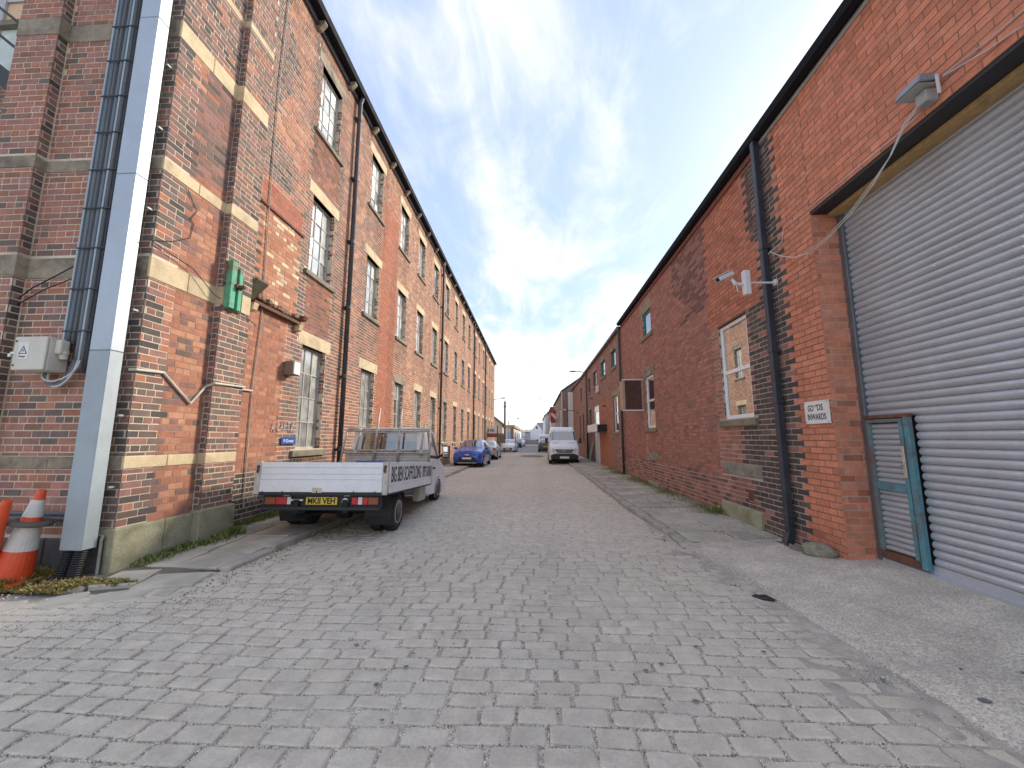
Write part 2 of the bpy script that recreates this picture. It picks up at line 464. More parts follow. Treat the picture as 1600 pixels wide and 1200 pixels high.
def mill_col0(y, z, r, ci):
    n = vnoise(y * 0.55 + 3, z * 0.45); m = vnoise(y * 1.9 + 20, z * 1.5 + 5)
    if DOOR[0] < y < DOOR[1] and DOOR[2] < z < DOOR[3]:
        w = 0.32 if 0.35 < (y - DOOR[0]) / 1.23 else 0.05
        return pickc(r, [(w, CRE), (0.55, ORA), (0.25, (0.46, 0.20, 0.11))])
    if z < 0.95 and y < 10.2 and y > 6.05:
        return pickc(r, [(0.8, BLK), (0.2, DRK)])
    if 6.15 < y < 7.2 and z < 3.9:
        return pickc(r, [(0.65, RED), (0.2, ORA), (0.15, PUR if z > 3.3 else BRN)])
    if 6.15 < y < 7.5 and 5.72 < z < 6.35 and z < 6.45 - (y - 6.15) * 0.25:
        return pickc(r, [(0.8, (0.42, 0.15, 0.10)), (0.2, RED)])
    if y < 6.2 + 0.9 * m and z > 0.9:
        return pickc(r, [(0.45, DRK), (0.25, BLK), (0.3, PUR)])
    if y < 7.9 and 6.3 < z < 8.2: 
        return pickc(r, [(0.35, DRK), (0.35, PUR), (0.3, RED)]) if m > 0.42 else pickc(r, [(0.6, RED), (0.3, ORA), (0.1, PUR)])
    if abs(y - 7.55) < 0.2 or abs(y - 8.9) < 0.12 and z < 9:
        return pickc(r, [(0.5, DRK), (0.4, PUR), (0.1, RED)])
    if 11.5 < y < 13.1 + 1.2 * (m - 0.5) and z < 9.2:
        return pickc(r, [(0.7, (0.44, 0.155, 0.085)), (0.3, RED)])
    if y < 12:
        return pickc(r, [(0.30 + 0.5 * (1 - n), RED), (0.25, ORA), (0.30 + 0.4 * n, PUR), (0.30 * n, BRN), (0.10 * n, DRK)])
    g = min((y - 12) / 14, 1)
    return pickc(r, [(0.40, RED), (0.40 + 0.3 * g, ORA), (0.25 * g + 0.1, TAN), (0.30 * n, PUR), (0.25 * n, BRN)])
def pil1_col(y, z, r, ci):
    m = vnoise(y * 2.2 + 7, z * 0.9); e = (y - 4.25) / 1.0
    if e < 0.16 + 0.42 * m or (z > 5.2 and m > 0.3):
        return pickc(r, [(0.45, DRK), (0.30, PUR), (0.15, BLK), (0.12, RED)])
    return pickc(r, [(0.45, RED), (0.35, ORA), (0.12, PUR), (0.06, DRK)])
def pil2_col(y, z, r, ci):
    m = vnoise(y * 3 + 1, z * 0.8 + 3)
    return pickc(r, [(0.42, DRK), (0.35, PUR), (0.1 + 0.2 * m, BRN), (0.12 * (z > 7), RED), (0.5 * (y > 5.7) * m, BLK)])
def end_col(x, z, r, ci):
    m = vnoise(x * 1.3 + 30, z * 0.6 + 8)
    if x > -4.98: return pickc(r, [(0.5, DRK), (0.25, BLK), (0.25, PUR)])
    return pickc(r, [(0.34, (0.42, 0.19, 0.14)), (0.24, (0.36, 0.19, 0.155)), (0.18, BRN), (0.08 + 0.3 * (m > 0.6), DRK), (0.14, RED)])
rg = random.Random(3)
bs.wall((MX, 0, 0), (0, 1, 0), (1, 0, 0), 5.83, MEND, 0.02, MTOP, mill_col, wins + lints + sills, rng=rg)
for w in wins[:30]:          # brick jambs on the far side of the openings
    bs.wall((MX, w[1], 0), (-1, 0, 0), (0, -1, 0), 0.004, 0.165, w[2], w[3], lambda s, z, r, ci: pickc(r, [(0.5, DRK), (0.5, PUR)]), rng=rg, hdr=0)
BANDS = [(1.15, 1.295), (3.45, 3.72), (4.88, 5.05), (6.81, 7.08), (8.16, 8.28), (9.6, 9.85)]
bh = lambda a, b, top: [(a - 1, b + 1, z0, z1) for z0, z1 in BANDS] + [(a - 1, b + 1, -1, top)]
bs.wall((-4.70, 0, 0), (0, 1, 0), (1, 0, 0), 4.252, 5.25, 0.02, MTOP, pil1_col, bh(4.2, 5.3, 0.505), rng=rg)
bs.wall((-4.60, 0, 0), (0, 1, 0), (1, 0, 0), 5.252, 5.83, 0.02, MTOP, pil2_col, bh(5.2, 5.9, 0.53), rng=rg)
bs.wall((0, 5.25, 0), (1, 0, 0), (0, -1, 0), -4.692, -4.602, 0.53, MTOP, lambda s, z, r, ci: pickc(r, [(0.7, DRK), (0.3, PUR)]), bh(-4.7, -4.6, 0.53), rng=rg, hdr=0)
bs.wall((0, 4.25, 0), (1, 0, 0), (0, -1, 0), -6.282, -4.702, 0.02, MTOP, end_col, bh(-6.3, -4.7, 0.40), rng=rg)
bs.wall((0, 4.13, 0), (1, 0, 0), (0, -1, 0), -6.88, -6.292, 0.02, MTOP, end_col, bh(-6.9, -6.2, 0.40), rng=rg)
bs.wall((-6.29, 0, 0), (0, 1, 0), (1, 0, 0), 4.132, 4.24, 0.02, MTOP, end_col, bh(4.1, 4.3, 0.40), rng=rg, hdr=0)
bs.flush()
mb = MB()
backing(mb, (MX, 0, 0), (0, 1, 0), (1, 0, 0), 5.83, MEND, -0.1, MTOP, [(a - 0.0, b + 0.0, c, d) for a, b, c, d in wins])
backing(mb, (-4.70, 0, 0), (0, 1, 0), (1, 0, 0), 4.258, 5.26, -0.1, MTOP, [])
backing(mb, (-4.60, 0, 0), (0, 1, 0), (1, 0, 0), 5.258, 5.83, -0.1, MTOP, [])
backing(mb, (0, 5.25, 0), (1, 0, 0), (0, -1, 0), -4.72, -4.608, -0.1, MTOP, [])
backing(mb, (0, 5.822, 0), (1, 0, 0), (0, 1, 0), -4.9, -4.608, -0.1, MTOP, [])
backing(mb, (0, 4.25, 0), (1, 0, 0), (0, -1, 0), -6.4, -4.708, -0.1, MTOP, [])
backing(mb, (0, 4.13, 0), (1, 0, 0), (0, -1, 0), -6.885, -6.298, -0.1, MTOP, [])
backing(mb, (-6.29, 0, 0), (0, 1, 0), (1, 0, 0), 4.138, 4.27, -0.1, MTOP, [])
backing(mb, (-6.877, 0, 0), (0, 1, 0), (-1, 0, 0), 4.138, 5.6, -0.1, MTOP, [])
backing(mb, (0, MEND, 0), (1, 0, 0), (0, 1, 0), -16, MX - 0.008, -0.1, MTOP, [])
mb.build('wall', m_mort_cream, mill)
m_mort_red = mk('red_pointing', (0.36, 0.205, 0.145), 0.95, var=0.25, scale=4, fine=110, bmp=0.4)
mb = MB()                                                   # areas repointed in a brick-coloured mortar
for (x, y0, y1, z0, z1) in ((-4.70, 4.62, 5.24, 0.5, 6.8), (MX, 6.15, 7.18, 0.96, 3.85), (MX, DOOR[0], DOOR[1], DOOR[2], 6.2), (MX, 11.75, 13.1, 0.3, 10.2), (MX, 7.62, 8.8, 7.2, 8.35), (MX, 7.75, 8.75, 3.8, 4.98)):
    d_ = x - 0.0028
    mb.quad((d_, y0, z0), (d_, y1, z0), (d_, y1, z1), (d_, y0, z1))
mb.build('repointed_joints', m_mort_red, mill)
mb = MB()
mb.box(-16, MX - 0.16, 5.95, MEND - 0.15, 0.0, MTOP - 0.02)
mb.box(-6.6, -5.0, 4.5, 5.95, 0.0, MTOP - 0.02)
mb.build('light_block_core', m_dark, mill)  # added solid core, unseen, keeps light from passing behind the wall sheet
MB().prism([(-16, MTOP), (MX + 0.10, MTOP), (MX + 0.10, MTOP + 0.06), (-10.4, MTOP + 2.6), (-16, MTOP + 0.06)], 5.55, MEND, 'xz').build('roof', m_slate, mill)
MB().box(-6.90, -4.58, 4.11, 5.54, MTOP, MTOP + 0.07).build('coping', m_stone_dk, mill)
# stone dressings
for i, (a, b, c, d) in enumerate(lints):
    near = i < 15
    j = rg.uniform(-0.004, 0.004)
    MB().box(MX - 0.20, MX + 0.006 + j, a, b, c, d).build('lintel', m_stone if rg.random() < 0.8 else m_stone_dk, mill, bevel=0.008 if near else 0)
for a, b, c, d in sills:
    MB().prism([(MX - 0.15, c), (MX + 0.055, c), (MX + 0.06, d - 0.03), (MX - 0.15, d - 0.002)], a, b, 'xz').build('sill', m_sill, mill, bevel=0.006)
for z0, z1 in BANDS:
    for y0, y1, x in ((4.245, 4.78, -4.70), (4.786, 5.249, -4.70), (5.246, 5.825, -4.60)):
        MB().box(x - 0.16, x + 0.008, y0, y1, z0 + 0.003, z1 - 0.003).build('stone_band', m_stone if rg.random() < 0.85 else m_stone_dk, mill, bevel=0.006)
    for x0, x1, y in ((-6.284, -5.62, 4.25), (-5.614, -4.868, 4.25), (-6.885, -6.284, 4.13)):
        MB().box(x0, x1, y - 0.008, y + 0.15, z0 + 0.003, z1 - 0.003).build('stone_band', m_stone if rg.random() < 0.4 else m_stone_dk, mill, bevel=0.006)
    MB().box(-4.862, -4.712, 4.243, 4.4, z0 + 0.003, z1 - 0.003).build('stone_band', m_stone_dk, mill, bevel=0.006)
for y0, y1, x, z in ((4.21, 4.82, -4.70, 0.50), (4.825, 5.235, -4.70, 0.50), (5.215, 5.86, -4.60, 0.525)):
    MB().box(x - 0.2, x + 0.045, y0, y1, -0.05, z).build('plinth_stone', m_stone_gr, mill, bevel=0.015, seg=2)
for x0, x1, y in ((-5.45, -4.74, 4.25), (-6.27, -5.455, 4.25), (-6.95, -6.275, 4.13)):
    MB().box(x0, x1, y - 0.045, y + 0.15, -0.05, 0.395).build('plinth_stone', mk('black_plinth', (0.10, 0.098, 0.092), 0.9, var=0.3, bmp=0.5) if 'black_plinth' not in MATS else MATS['black_plinth'], mill, bevel=0.012)
# windows
def window_mesh(w, h, nc, nr, bar=0.024, fr=0.045):
    mb = MB()
    mb.box(0, 0.05, 0, fr, 0, h); mb.box(0, 0.05, w - fr, w, 0, h)
    mb.box(0, 0.05, fr, w - fr, 0, fr); mb.box(0, 0.05, fr, w - fr, h - fr, h)
    for i in range(1, nc): y = fr + (w - 2 * fr) * i / nc; mb.box(0.008, 0.042, y - bar / 2, y + bar / 2, fr, h - fr)
    for j in range(1, nr): z = fr + (h - 2 * fr) * j / nr; mb.box(0.011, 0.039, fr, w - fr, z - bar / 2, z + bar / 2)
    return mb.mesh('window', m_frame)
ww = 0.93; fr = 0.045
for fi, f in enumerate(FL):
    h = f[1] - f[0]; nc, nr = 3, 4
    wm = window_mesh(ww, h, nc, nr)
    pw, ph = (ww - 2 * fr) / nc, (h - 2 * fr) / nr
    pms = [MB().box(-0.003, 0.003, -pw / 2 + 0.004, pw / 2 - 0.004, -ph / 2 + 0.004, ph / 2 - 0.004).mesh('pane', m) for m in (m_pane, m_pane_b, m_pane_c, m_pane_d)]
    sheets = [MB().box(0.018, 0.024, fr, ww - fr, fr, h - fr).mesh('pane', m) for m in (m_pane, m_pane_b, m_pane_c)]
    for k, c in enumerate(COLS):
        o = bpy.data.objects.new('window', wm); COL.objects.link(o); o.parent = mill
        o.location = (-0.16, c + 0.17 - 5.83, f[0])
        if k < 5:
            for i in range(nc):
                for j in range(nr):
                    q = bpy.data.objects.new('pane', pms[0 if (q_ := rg.random()) < 0.5 else 1 if q_ < 0.72 else 2 if q_ < 0.92 else 3]); COL.objects.link(q); q.parent = o
                    q.location = (0.021, fr + pw * (i + 0.5), fr + ph * (j + 0.5))
                    q.rotation_euler = (0, rg.uniform(-0.035, 0.035), rg.uniform(-0.035, 0.035))
        else:
            q = bpy.data.objects.new('pane', sheets[rg.randrange(3)]); COL.objects.link(q); q.parent = o
# eaves: gutter, brackets, downpipes
mb = MB(); mb.prism([(MX + 0.02, 10.93), (MX + 0.24, 10.93), (MX + 0.27, 11.06), (MX + 0.02, 11.06)], 5.3, MEND + 0.1, 'xz')
mb.build('gutter', m_gutter, mill)
MB().box(MX + 0.0, MX + 0.06, 5.3, MEND, 10.80, 10.928).build('fascia', m_iron, mill)
y = 5.9
while y < MEND:
    MB().prism([(MX, 10.72), (MX + 0.08, 10.72), (MX + 0.20, 10.86), (MX + 0.20, 10.925), (MX, 10.925)], y - 0.06, y + 0.06, 'xz').build('gutter_bracket', m_stone_dk, mill, bevel=0.01)
    y += 1.535
for y in (9.45, 19.85, 31.2, 38.8):
    o = MB().tube([(MX + 0.10, y, 0.05), (MX + 0.10, y, 10.75), (MX + 0.16, y, 10.95)], 0.058, 12).build('drainpipe', m_iron, mill, smooth=True)
    for z in (1.2, 3.0, 4.8, 6.6, 8.4, 10.2):
        q = MB(); q.lathe([(0.058, 0), (0.072, 0.004), (0.072, 0.10), (0.058, 0.105)], (MX + 0.10, y, z), 'z', 12); q.box(MX, MX + 0.06, y - 0.11, y + 0.11, z + 0.03, z + 0.06)
        q.build('pipe_collar', m_iron, o)
# bricked-up loading door: rusted beam, broken sill, hopper
m_rust = mk('rusted_iron', (0.17, 0.075, 0.045), 0.85, var=0.35, scale=18, fine=90, bmp=0.6, dirt=(0.06, 0.045, 0.04), dirt_amt=0.8, dirt_scale=6)
MB().box(MX - 0.02, MX + 0.035, 6.17, 7.5, 5.715, 5.755).build('door_lintel', m_rust, mill)
mb = MB()
for i in range(14):
    y = 6.2 + i * 0.095; h = rg.uniform(0.03, 0.09)
    mb.box(MX - 0.02, MX + rg.uniform(0.05, 0.13), y, y + 0.10, 3.93 - 0.02 * i / 14 - 0.02, 3.93 + h - 0.02 * i / 14)
mb.build('broken_sill', mk('crumbled_sill', (0.24, 0.15, 0.10), 0.95, var=0.4, scale=14, bmp=0.9, bdist=0.01), mill, bevel=0.012)
MB().box(MX - 0.02, MX + 0.10, 6.15, 7.5, 3.80, 3.862).build('door_beam', m_rust, mill, bevel=0.004)
for y in (6.10, 7.42):
    MB().prism([(MX, 3.66), (MX + 0.10, 3.68), (MX + 0.13, 3.80), (MX, 3.80)], y, y + 0.13, 'xz').build('beam_pad', m_stone, mill, bevel=0.01)
mb = MB(); mb.prism([(MX, 3.80), (MX + 0.10, 3.86), (MX + 0.34, 4.10), (MX + 0.34, 4.13), (MX, 4.10)], 5.86, 6.14, 'xz')
mb.build('iron_hopper', mk('hopper_paint', (0.16, 0.15, 0.09), 0.8, var=0.3, bmp=0.3), mill, bevel=0.006)
mb = MB(); mb.prism([(MX, 3.88), (MX + 0.17, 3.90), (MX + 0.21, 3.98), (MX, 4.0)], 7.44, 7.58, 'xz'); mb.build('iron_bracket', m_rust, mill, bevel=0.005)
# set-back wing behind the corner pier, glimpsed at the top of the frame
wing = thing('mill_wing', 'set back wall with boarded window behind the corner pier of the mill', 'wall', (-9.5, 5.7, 0))
MB().box(-16.9, -6.9, 5.6235, 5.9, 0, 10.9).build('wall', m_mort_cream, wing)
wbs = BrickSet(wing, 'wing')
wbs.wall((0, 5.62, 0), (1, 0, 0), (0, -1, 0), -16.9, -6.9, 0.02, 10.9, lambda x, z, r, ci: pickc(r, [(0.4, PUR), (0.3, BRN), (0.2, RED), (0.15, DRK)]), [(-9.96, -7.3, 7.9, 9.9)], rng=rg)
wbs.flush(keep=0)
MB().box(-9.95, -9.57, 5.52, 5.622, 7.91, 9.89).build('window_frame', mk('grey_timber', (0.50, 0.51, 0.50), 0.8, var=0.2), wing)
MB().box(-9.565, -7.6, 5.56, 5.615, 8.905, 9.38).build('window_board', mk('peach_board', (0.72, 0.50, 0.30), 0.8, var=0.12), wing)
MB().box(-9.565, -7.6, 5.53, 5.615, 9.385, 9.75).build('window_head', MATS['grey_timber'], wing)
MB().box(-9.7, -7.6, 5.45, 5.615, 8.80, 8.90).build('window_sill', m_sill, wing)
MB().box(-9.7, -7.4, 5.54, 5.615, 7.9, 8.795).build('wall_panel', mk('pale_green_panel', (0.66, 0.74, 0.68), 0.7, var=0.15), wing)
m_blk = mk('black_steel', (0.012, 0.012, 0.013), 0.5, var=0.1)
fe = thing('fire_escape', 'black steel stair rails behind the corner pier of the mill', 'fire escape', (-8.0, 5.1, 0))
for x0, z0 in ((-9.103, 8.811), (-8.994, 8.259)): MB().tube([(x0 - 0.5, 5.2, z0 + 0.40), (x0 + 2.0, 5.2, z0 - 1.6)], 0.022, 6).build('rail', m_blk, fe)
MB().hexa([(-9.4, 4.95, 7.80), (-6.95, 4.95, 5.9), (-6.95, 5.2, 5.9), (-9.4, 5.2, 7.80), (-9.4, 4.95, 8.10), (-6.95, 4.95, 6.2), (-6.95, 5.2, 6.2), (-9.4, 5.2, 8.10)]).build('stringer', m_blk, fe)
MB().tube([(-7.3, 5.2, 0), (-7.3, 5.2, 7.6)], 0.04, 8).build('post', m_blk, fe)
for i in range(10): MB().box(-9.3 + i * 0.23, -9.03 + i * 0.23, 5.2, 5.5, 7.75 - i * 0.178, 7.78 - i * 0.178).build('tread', m_blk, fe)

# ------------------------------------------------------------------ workshop with the roller shutter along the right
RX = 3.58
NRED = (0.64, 0.245, 0.145); RBR = (0.42, 0.195, 0.148); RB2 = (0.34, 0.165, 0.13); SOOT = (0.105, 0.080, 0.074)
m_mort_dk = mk('dark_mortar', (0.50, 0.42, 0.34), 0.95, var=0.3, scale=3, fine=120, bmp=0.4, dirt=(0.38, 0.32, 0.26), dirt_amt=0.5, dirt_scale=0.8)
m_mort_far = mk('terrace_mortar', (0.25, 0.18, 0.15), 0.95, var=0.3, scale=3, fine=120, bmp=0.3)
shop = thing('brick_workshop', 'red and black brick workshop with tall roller shutter beside the concrete apron', 'workshop', (RX, 6.0, 0))
bs = BrickSet(shop, 'workshop')
RTOP = 6.18
OPEN_Z = 4.38
W1 = (6.64, 7.64, 1.85, 3.62); W2 = (11.95, 12.82, 1.83, 3.45); U2 = (11.95, 12.82, 4.78, 5.55)
shop_wins = [W1, W2, U2]
lint_r = [(11.80, 13.08, 3.45, 3.73), (11.80, 13.08, 5.55, 5.83)]
sill_r = [(6.52, 7.86, 1.72, 1.85), (11.80, 13.10, 1.70, 1.83), (11.80, 13.05, 4.66, 4.78)]
panel_r = [(6.55, 7.85, 0.85, 1.07), (11.85, 12.95, 0.85, 1.06)]
plinth_r = [(6.62, 7.93, -0.1, 0.33), (11.8, 12.9, -0.1, 0.20)]
vent_r = [(6.85, 7.02, 0.46, 0.66)]
SHUT0 = 0.3
def shop_col(y, z, r, ci):
    tooth = 0.055 if ci % 2 else -0.055
    m = vnoise(y * 1.4 + 11, z * 1.1 + 4)
    if y < 5.565 + tooth:
        k = 0.86 if z < 0.5 else 1.0
        return pickc(r, [(0.85, tuple(k * c for c in NRED)), (0.15, (0.58 * k, 0.22 * k, 0.13 * k))])
    if z > 3.66 and y > (6.12 + 0.30 * max(0, min((z - 4.3), 1.2)) + tooth) and y < 7.95 + 0.11 * (m - 0.5) + tooth:
        return pickc(r, [(0.8, (0.52, 0.195, 0.118)), (0.2, (0.44, 0.16, 0.095))])
    edge = 6.62 + tooth + (0.9 * (z < 1.8) * m)
    if y < edge:
        return pickc(r, [(0.6, SOOT), (0.3, (0.14, 0.10, 0.088)), (0.1, RB2)])
    if z < 0.8: return pickc(r, [(0.5, RB2), (0.3, (0.19, 0.11, 0.088)), (0.2, RBR)])
    if z > 4.2 and y < 10.0 and m > 0.3: return pickc(r, [(0.5, RB2), (0.5, (0.20, 0.10, 0.083))])
    return pickc(r, [(0.55, RBR), (0.35, RB2), (0.10, (0.44, 0.19, 0.135))])
rg = random.Random(5)
bs.wall((RX, 0, 0), (0, 1, 0), (-1, 0, 0), 4.95, 16.1, 0.02, RTOP, shop_col, shop_wins + lint_r + sill_r + panel_r + plinth_r + vent_r, rng=rg, ch=0.081, bl=0.232, hdr=0, mort=0.012)
bs.wall((RX, 0, 0), (0, 1, 0), (-1, 0, 0), SHUT0 - 0.9, 4.95, OPEN_Z + 0.04, RTOP, shop_col, rng=rg, ch=0.081, bl=0.232, hdr=0, mort=0.009)
bs.wall((RX, 0, 0), (0, 1, 0), (-1, 0, 0), SHUT0 - 0.9, SHUT0, 0.02, OPEN_Z + 0.04, shop_col, rng=rg, ch=0.081, bl=0.232, hdr=0, mort=0.009)
bs.wall((0, 4.95, 0), (1, 0, 0), (0, -1, 0), RX + 0.008, RX + 0.40, 0.02, OPEN_Z, shop_col and (lambda s, z, r, ci: pickc(r, [(0.85, NRED), (0.15, (0.48, 0.17, 0.10))])), rng=rg, ch=0.081, bl=0.232, hdr=0, mort=0.009)
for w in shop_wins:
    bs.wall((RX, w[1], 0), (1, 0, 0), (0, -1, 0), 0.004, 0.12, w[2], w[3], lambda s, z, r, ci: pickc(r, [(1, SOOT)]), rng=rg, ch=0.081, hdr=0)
bs.flush()
mb = MB()
backing(mb, (RX, 0, 0), (0, 1, 0), (-1, 0, 0), 4.958, 16.1, -0.1, RTOP, shop_wins)
backing(mb, (RX, 0, 0), (0, 1, 0), (-1, 0, 0), SHUT0 - 0.9, 4.958, OPEN_Z + 0.035, RTOP, [])
backing(mb, (RX, 0, 0), (0, 1, 0), (-1, 0, 0), SHUT0 - 0.9, SHUT0, -0.1, OPEN_Z + 0.035, [])
backing(mb, (0, 4.95, 0), (1, 0, 0), (0, -1, 0), RX + 0.006, RX + 0.6, -0.1, OPEN_Z + 0.01, [])
backing(mb, (0, SHUT0, 0), (1, 0, 0), (0, 1, 0), RX + 0.006, RX + 0.6, -0.1, OPEN_Z + 0.01, [])
backing(mb, (0, SHUT0 - 0.9, 0), (1, 0, 0), (0, -1, 0), RX + 0.006, 12, -0.1, RTOP, [])
mb.build('wall', m_mort_dk, shop)
m_mj1 = mk('shadow_toned_pointing', (0.27, 0.155, 0.11), 0.95, var=0.25, scale=4, fine=110, bmp=0.4)  # new-brick joints, darkened to carry the shadow in the beds
m_mj2 = mk('sooty_pointing', (0.27, 0.165, 0.125), 0.95, var=0.3, scale=4, fine=110, bmp=0.4)
for nm, mt, rects in (('repointed_joints', m_mj1, ((SHUT0 - 0.9, 4.95, OPEN_Z + 0.036, RTOP), (4.953, 5.56, 0.0, RTOP), (6.2, 7.95, 3.66, RTOP))), ('sooty_joints', m_mj2, ((7.95, 11.8, 0.75, RTOP - 0.15), (13.1, 16.1, 0.75, RTOP - 0.15), (11.8, 11.94, 0.75, RTOP - 0.15), (11.94, 12.83, 3.74, 4.65), (11.94, 12.83, 0.75, 1.69)))):
    mb = MB()
    for y0, y1, z0, z1 in rects: mb.quad((RX + 0.0028, y0, z0), (RX + 0.0028, y1, z0), (RX + 0.0028, y1, z1), (RX + 0.0028, y0, z1))
    mb.build(nm, mt, shop)
mb = MB(); mb.box(RX + 0.17, 12, 5.12, 16.1, 0, RTOP - 0.02); mb.box(RX + 0.62, 12, SHUT0 - 0.85, 5.12, 0, RTOP - 0.02)
mb.box(RX + 0.03, RX + 0.62, SHUT0 - 0.85, 5.1, OPEN_Z + 0.30, RTOP - 0.02)
mb.build('light_block_core', m_dark, shop)  # added dark core that blocks light inside the workshop
MB().prism([(RX - 0.06, RTOP), (12, RTOP), (12, RTOP + 0.06), (7.8, RTOP + 1.6), (RX - 0.06, RTOP + 0.05)], SHUT0 - 0.9, 16.1, 'xz').build('roof', m_slate, shop)
mb = MB(); mb.prism([(RX - 0.17, 6.265), (RX - 0.14, 6.175), (RX - 0.07, 6.155), (RX - 0.02, 6.175), (RX - 0.02, 6.265)], SHUT0 - 0.9, 16.1, 'xz')
mb.build('gutter', m_gutter, shop)
MB().box(RX - 0.035, RX + 0.0, 5.9, 16.1, 6.045, 6.14).build('corbel_course', mk('corbel_brick', (0.22, 0.085, 0.06), 0.9, var=0.25, bmp=0.4), shop)
MB().box(RX - 0.018, RX + 0.0, SHUT0 - 0.9, 5.9, 6.10, 6.16).build('fascia', mk('pale_fascia', (0.42, 0.40, 0.36), 0.8, var=0.2), shop)
# square downpipe
m_dp = mk('blue_black_downpipe', (0.030, 0.036, 0.050), 0.45, var=0.2, scale=6, dirt=(0.10, 0.10, 0.11), dirt_amt=0.4)
dp = MB().box(RX - 0.125, RX - 0.035, 5.80, 5.89, 0.20, 6.17).build('downpipe', m_dp, shop, bevel=0.008)
mb = MB(); mb.hexa([(RX - 0.20, 5.78, 0.04), (RX - 0.08, 5.78, 0.04), (RX - 0.08, 5.90, 0.04), (RX - 0.20, 5.90, 0.04), (RX - 0.13, 5.795, 0.215), (RX - 0.03, 5.795, 0.215), (RX - 0.03, 5.895, 0.215), (RX - 0.13, 5.895, 0.215)])
mb.build('pipe_shoe', m_dp, dp, bevel=0.008)
for z in (0.42, 2.0, 2.75, 4.35): MB().box(RX - 0.133, RX - 0.0, 5.788, 5.902, z, z + 0.05).build('pipe_clip', m_dp, dp, bevel=0.004)
# stone pieces
for a, b, c, d in lint_r: MB().box(RX - 0.006, RX + 0.18, a, b, c, d).build('lintel', m_stone_dk, shop, bevel=0.008)
for a, b, c, d in sill_r: MB().prism([(RX + 0.13, c), (RX - 0.055, c), (RX - 0.06, d - 0.025), (RX + 0.13, d - 0.002)], a, b, 'xz').build('sill', m_sill, shop, bevel=0.006)
m_slab = mk('grey_stone_slab', (0.30, 0.27, 0.21), 0.9, var=0.25, scale=7, fine=40, bmp=0.7, bdist=0.008, dirt=(0.13, 0.12, 0.10), dirt_amt=0.7, dirt_scale=4)
for a, b, c, d in panel_r: MB().box(RX - 0.012, RX + 0.1, a, b, c + 0.004, d - 0.004).build('stone_slab', m_slab, shop, bevel=0.01)
for a, b, c, d in plinth_r: MB().box(RX - 0.05, RX + 0.1, a, b, c, d).build('plinth_stone', m_stone_gr, shop, bevel=0.015)
vb = MB().box(RX + 0.02, RX + 0.05, 6.85, 7.02, 0.46, 0.66).build('air_brick', mk('air_brick_red', (0.22, 0.08, 0.055), 0.9, var=0.2), shop)
for i in range(6): MB().box(RX - 0.004, RX + 0.03, 6.855 + i * 0.028, 6.868 + i * 0.028, 0.465, 0.655).build('vent_bar', MATS['air_brick_red'], vb)
# upvc windows
m_upvc = mk('white_upvc', (0.90, 0.90, 0.88), 0.35, var=0.05)
m_clear = glass('clear_pane', (0.035, 0.035, 0.04), 0.42, 0.01)
m_pane_gr = glass('green_dim_pane', (0.06, 0.07, 0.07), 0.25, 0.05, var=0.4)
def upvc(w, zs, mfr=None, glassm=None, f=0.068):
    a, b, c, d = w; mb = MB(); x0, x1 = RX + 0.03, RX + 0.095
    mb.box(x0, x1, a, a + f, c, d); mb.box(x0, x1, b - f, b, c, d)
    edges = [c] + zs + [d]
    for i, z in enumerate(edges):
        lo = z if i == 0 else (z - f if i == len(edges) - 1 else z - f / 2)
        hi = z + f if i == 0 else (z if i == len(edges) - 1 else z + f / 2)
        mb.box(x0 + (0.004 if 0 < i < len(edges) - 1 else 0), x1, a + f, b - f, lo, hi)
    o = mb.build('window', mfr or m_upvc, shop, bevel=0.006)
    for z0, z1 in zip(edges, edges[1:]):
        q = MB().box(x0 + 0.03, x0 + 0.04, a + f, b - f, z0 + f / 2, z1 - f / 2)
        q.build('pane', glassm or m_clear, o)
    return o
upvc(W1, [2.72]); upvc(W2, [2.68])
m_green = mk('green_window_paint', (0.05, 0.22, 0.17), 0.6, var=0.2)
upvc(U2, [], m_green, m_pane_gr)
MB().box(RX - 0.012, RX + 0.06, W1[0] - 0.02, W1[1] + 0.02, W1[3], W1[3] + 0.03).build('window_head', m_rust, shop)

# roller shutter
SX = 3.95
m_steel = mk('galvanised_slat', (0.50, 0.53, 0.56), 0.36, metal=0.3, var=0.10, scale=2.5, fine=30, dirt=(0.46, 0.46, 0.45), dirt_amt=0.4, dirt_scale=1.2)
m_guide = mk('dull_steel_guide', (0.16, 0.17, 0.18), 0.5, metal=0.4, var=0.2)
lb = MB().box(RX + 0.012, RX + 0.37, SHUT0, 4.95, OPEN_Z + 0.0, OPEN_Z + 0.035).build('lintel_beam', mk('black_lintel', (0.03, 0.03, 0.032), 0.6, var=0.2), shop)
MB().box(SX - 0.16, SX - 0.01, SHUT0, 4.93, OPEN_Z - 0.05, OPEN_Z - 0.002).build('timber_packer', mk('raw_timber', (0.50, 0.32, 0.14), 0.8, var=0.25, scale=9), lb)
sh = MB().box(SX - 0.05, SX + 0.05, 4.875, 4.945, 0.10, OPEN_Z - 0.03).build('roller_shutter', m_guide, shop, bevel=0.006)
pitch = 0.083; z = 0.245; npr = 9
WK = (4.325, 4.875, 0.215, 1.735)                       # wicket door
prof = [(0.012, -0.002), (0.006, 0.003), (-0.006, 0.012), (-0.013, 0.030), (-0.015, 0.046), (-0.012, 0.062), (-0.003, 0.078), (0.006, 0.086), (0.012, 0.0885)]
prof = [(a * 1.2, b * 0.917) for a, b in prof]
def slat_mesh(y0, y1, x=SX, k=1.0):
    mb = MB(); n = len(prof)
    vs = [(x + a, y0, b * k) for a, b in prof] + [(x + a, y1, b * k) for a, b in prof]
    mb.add(vs, [(i, i + 1, n + i + 1, n + i) for i in range(n - 1)])
    return mb
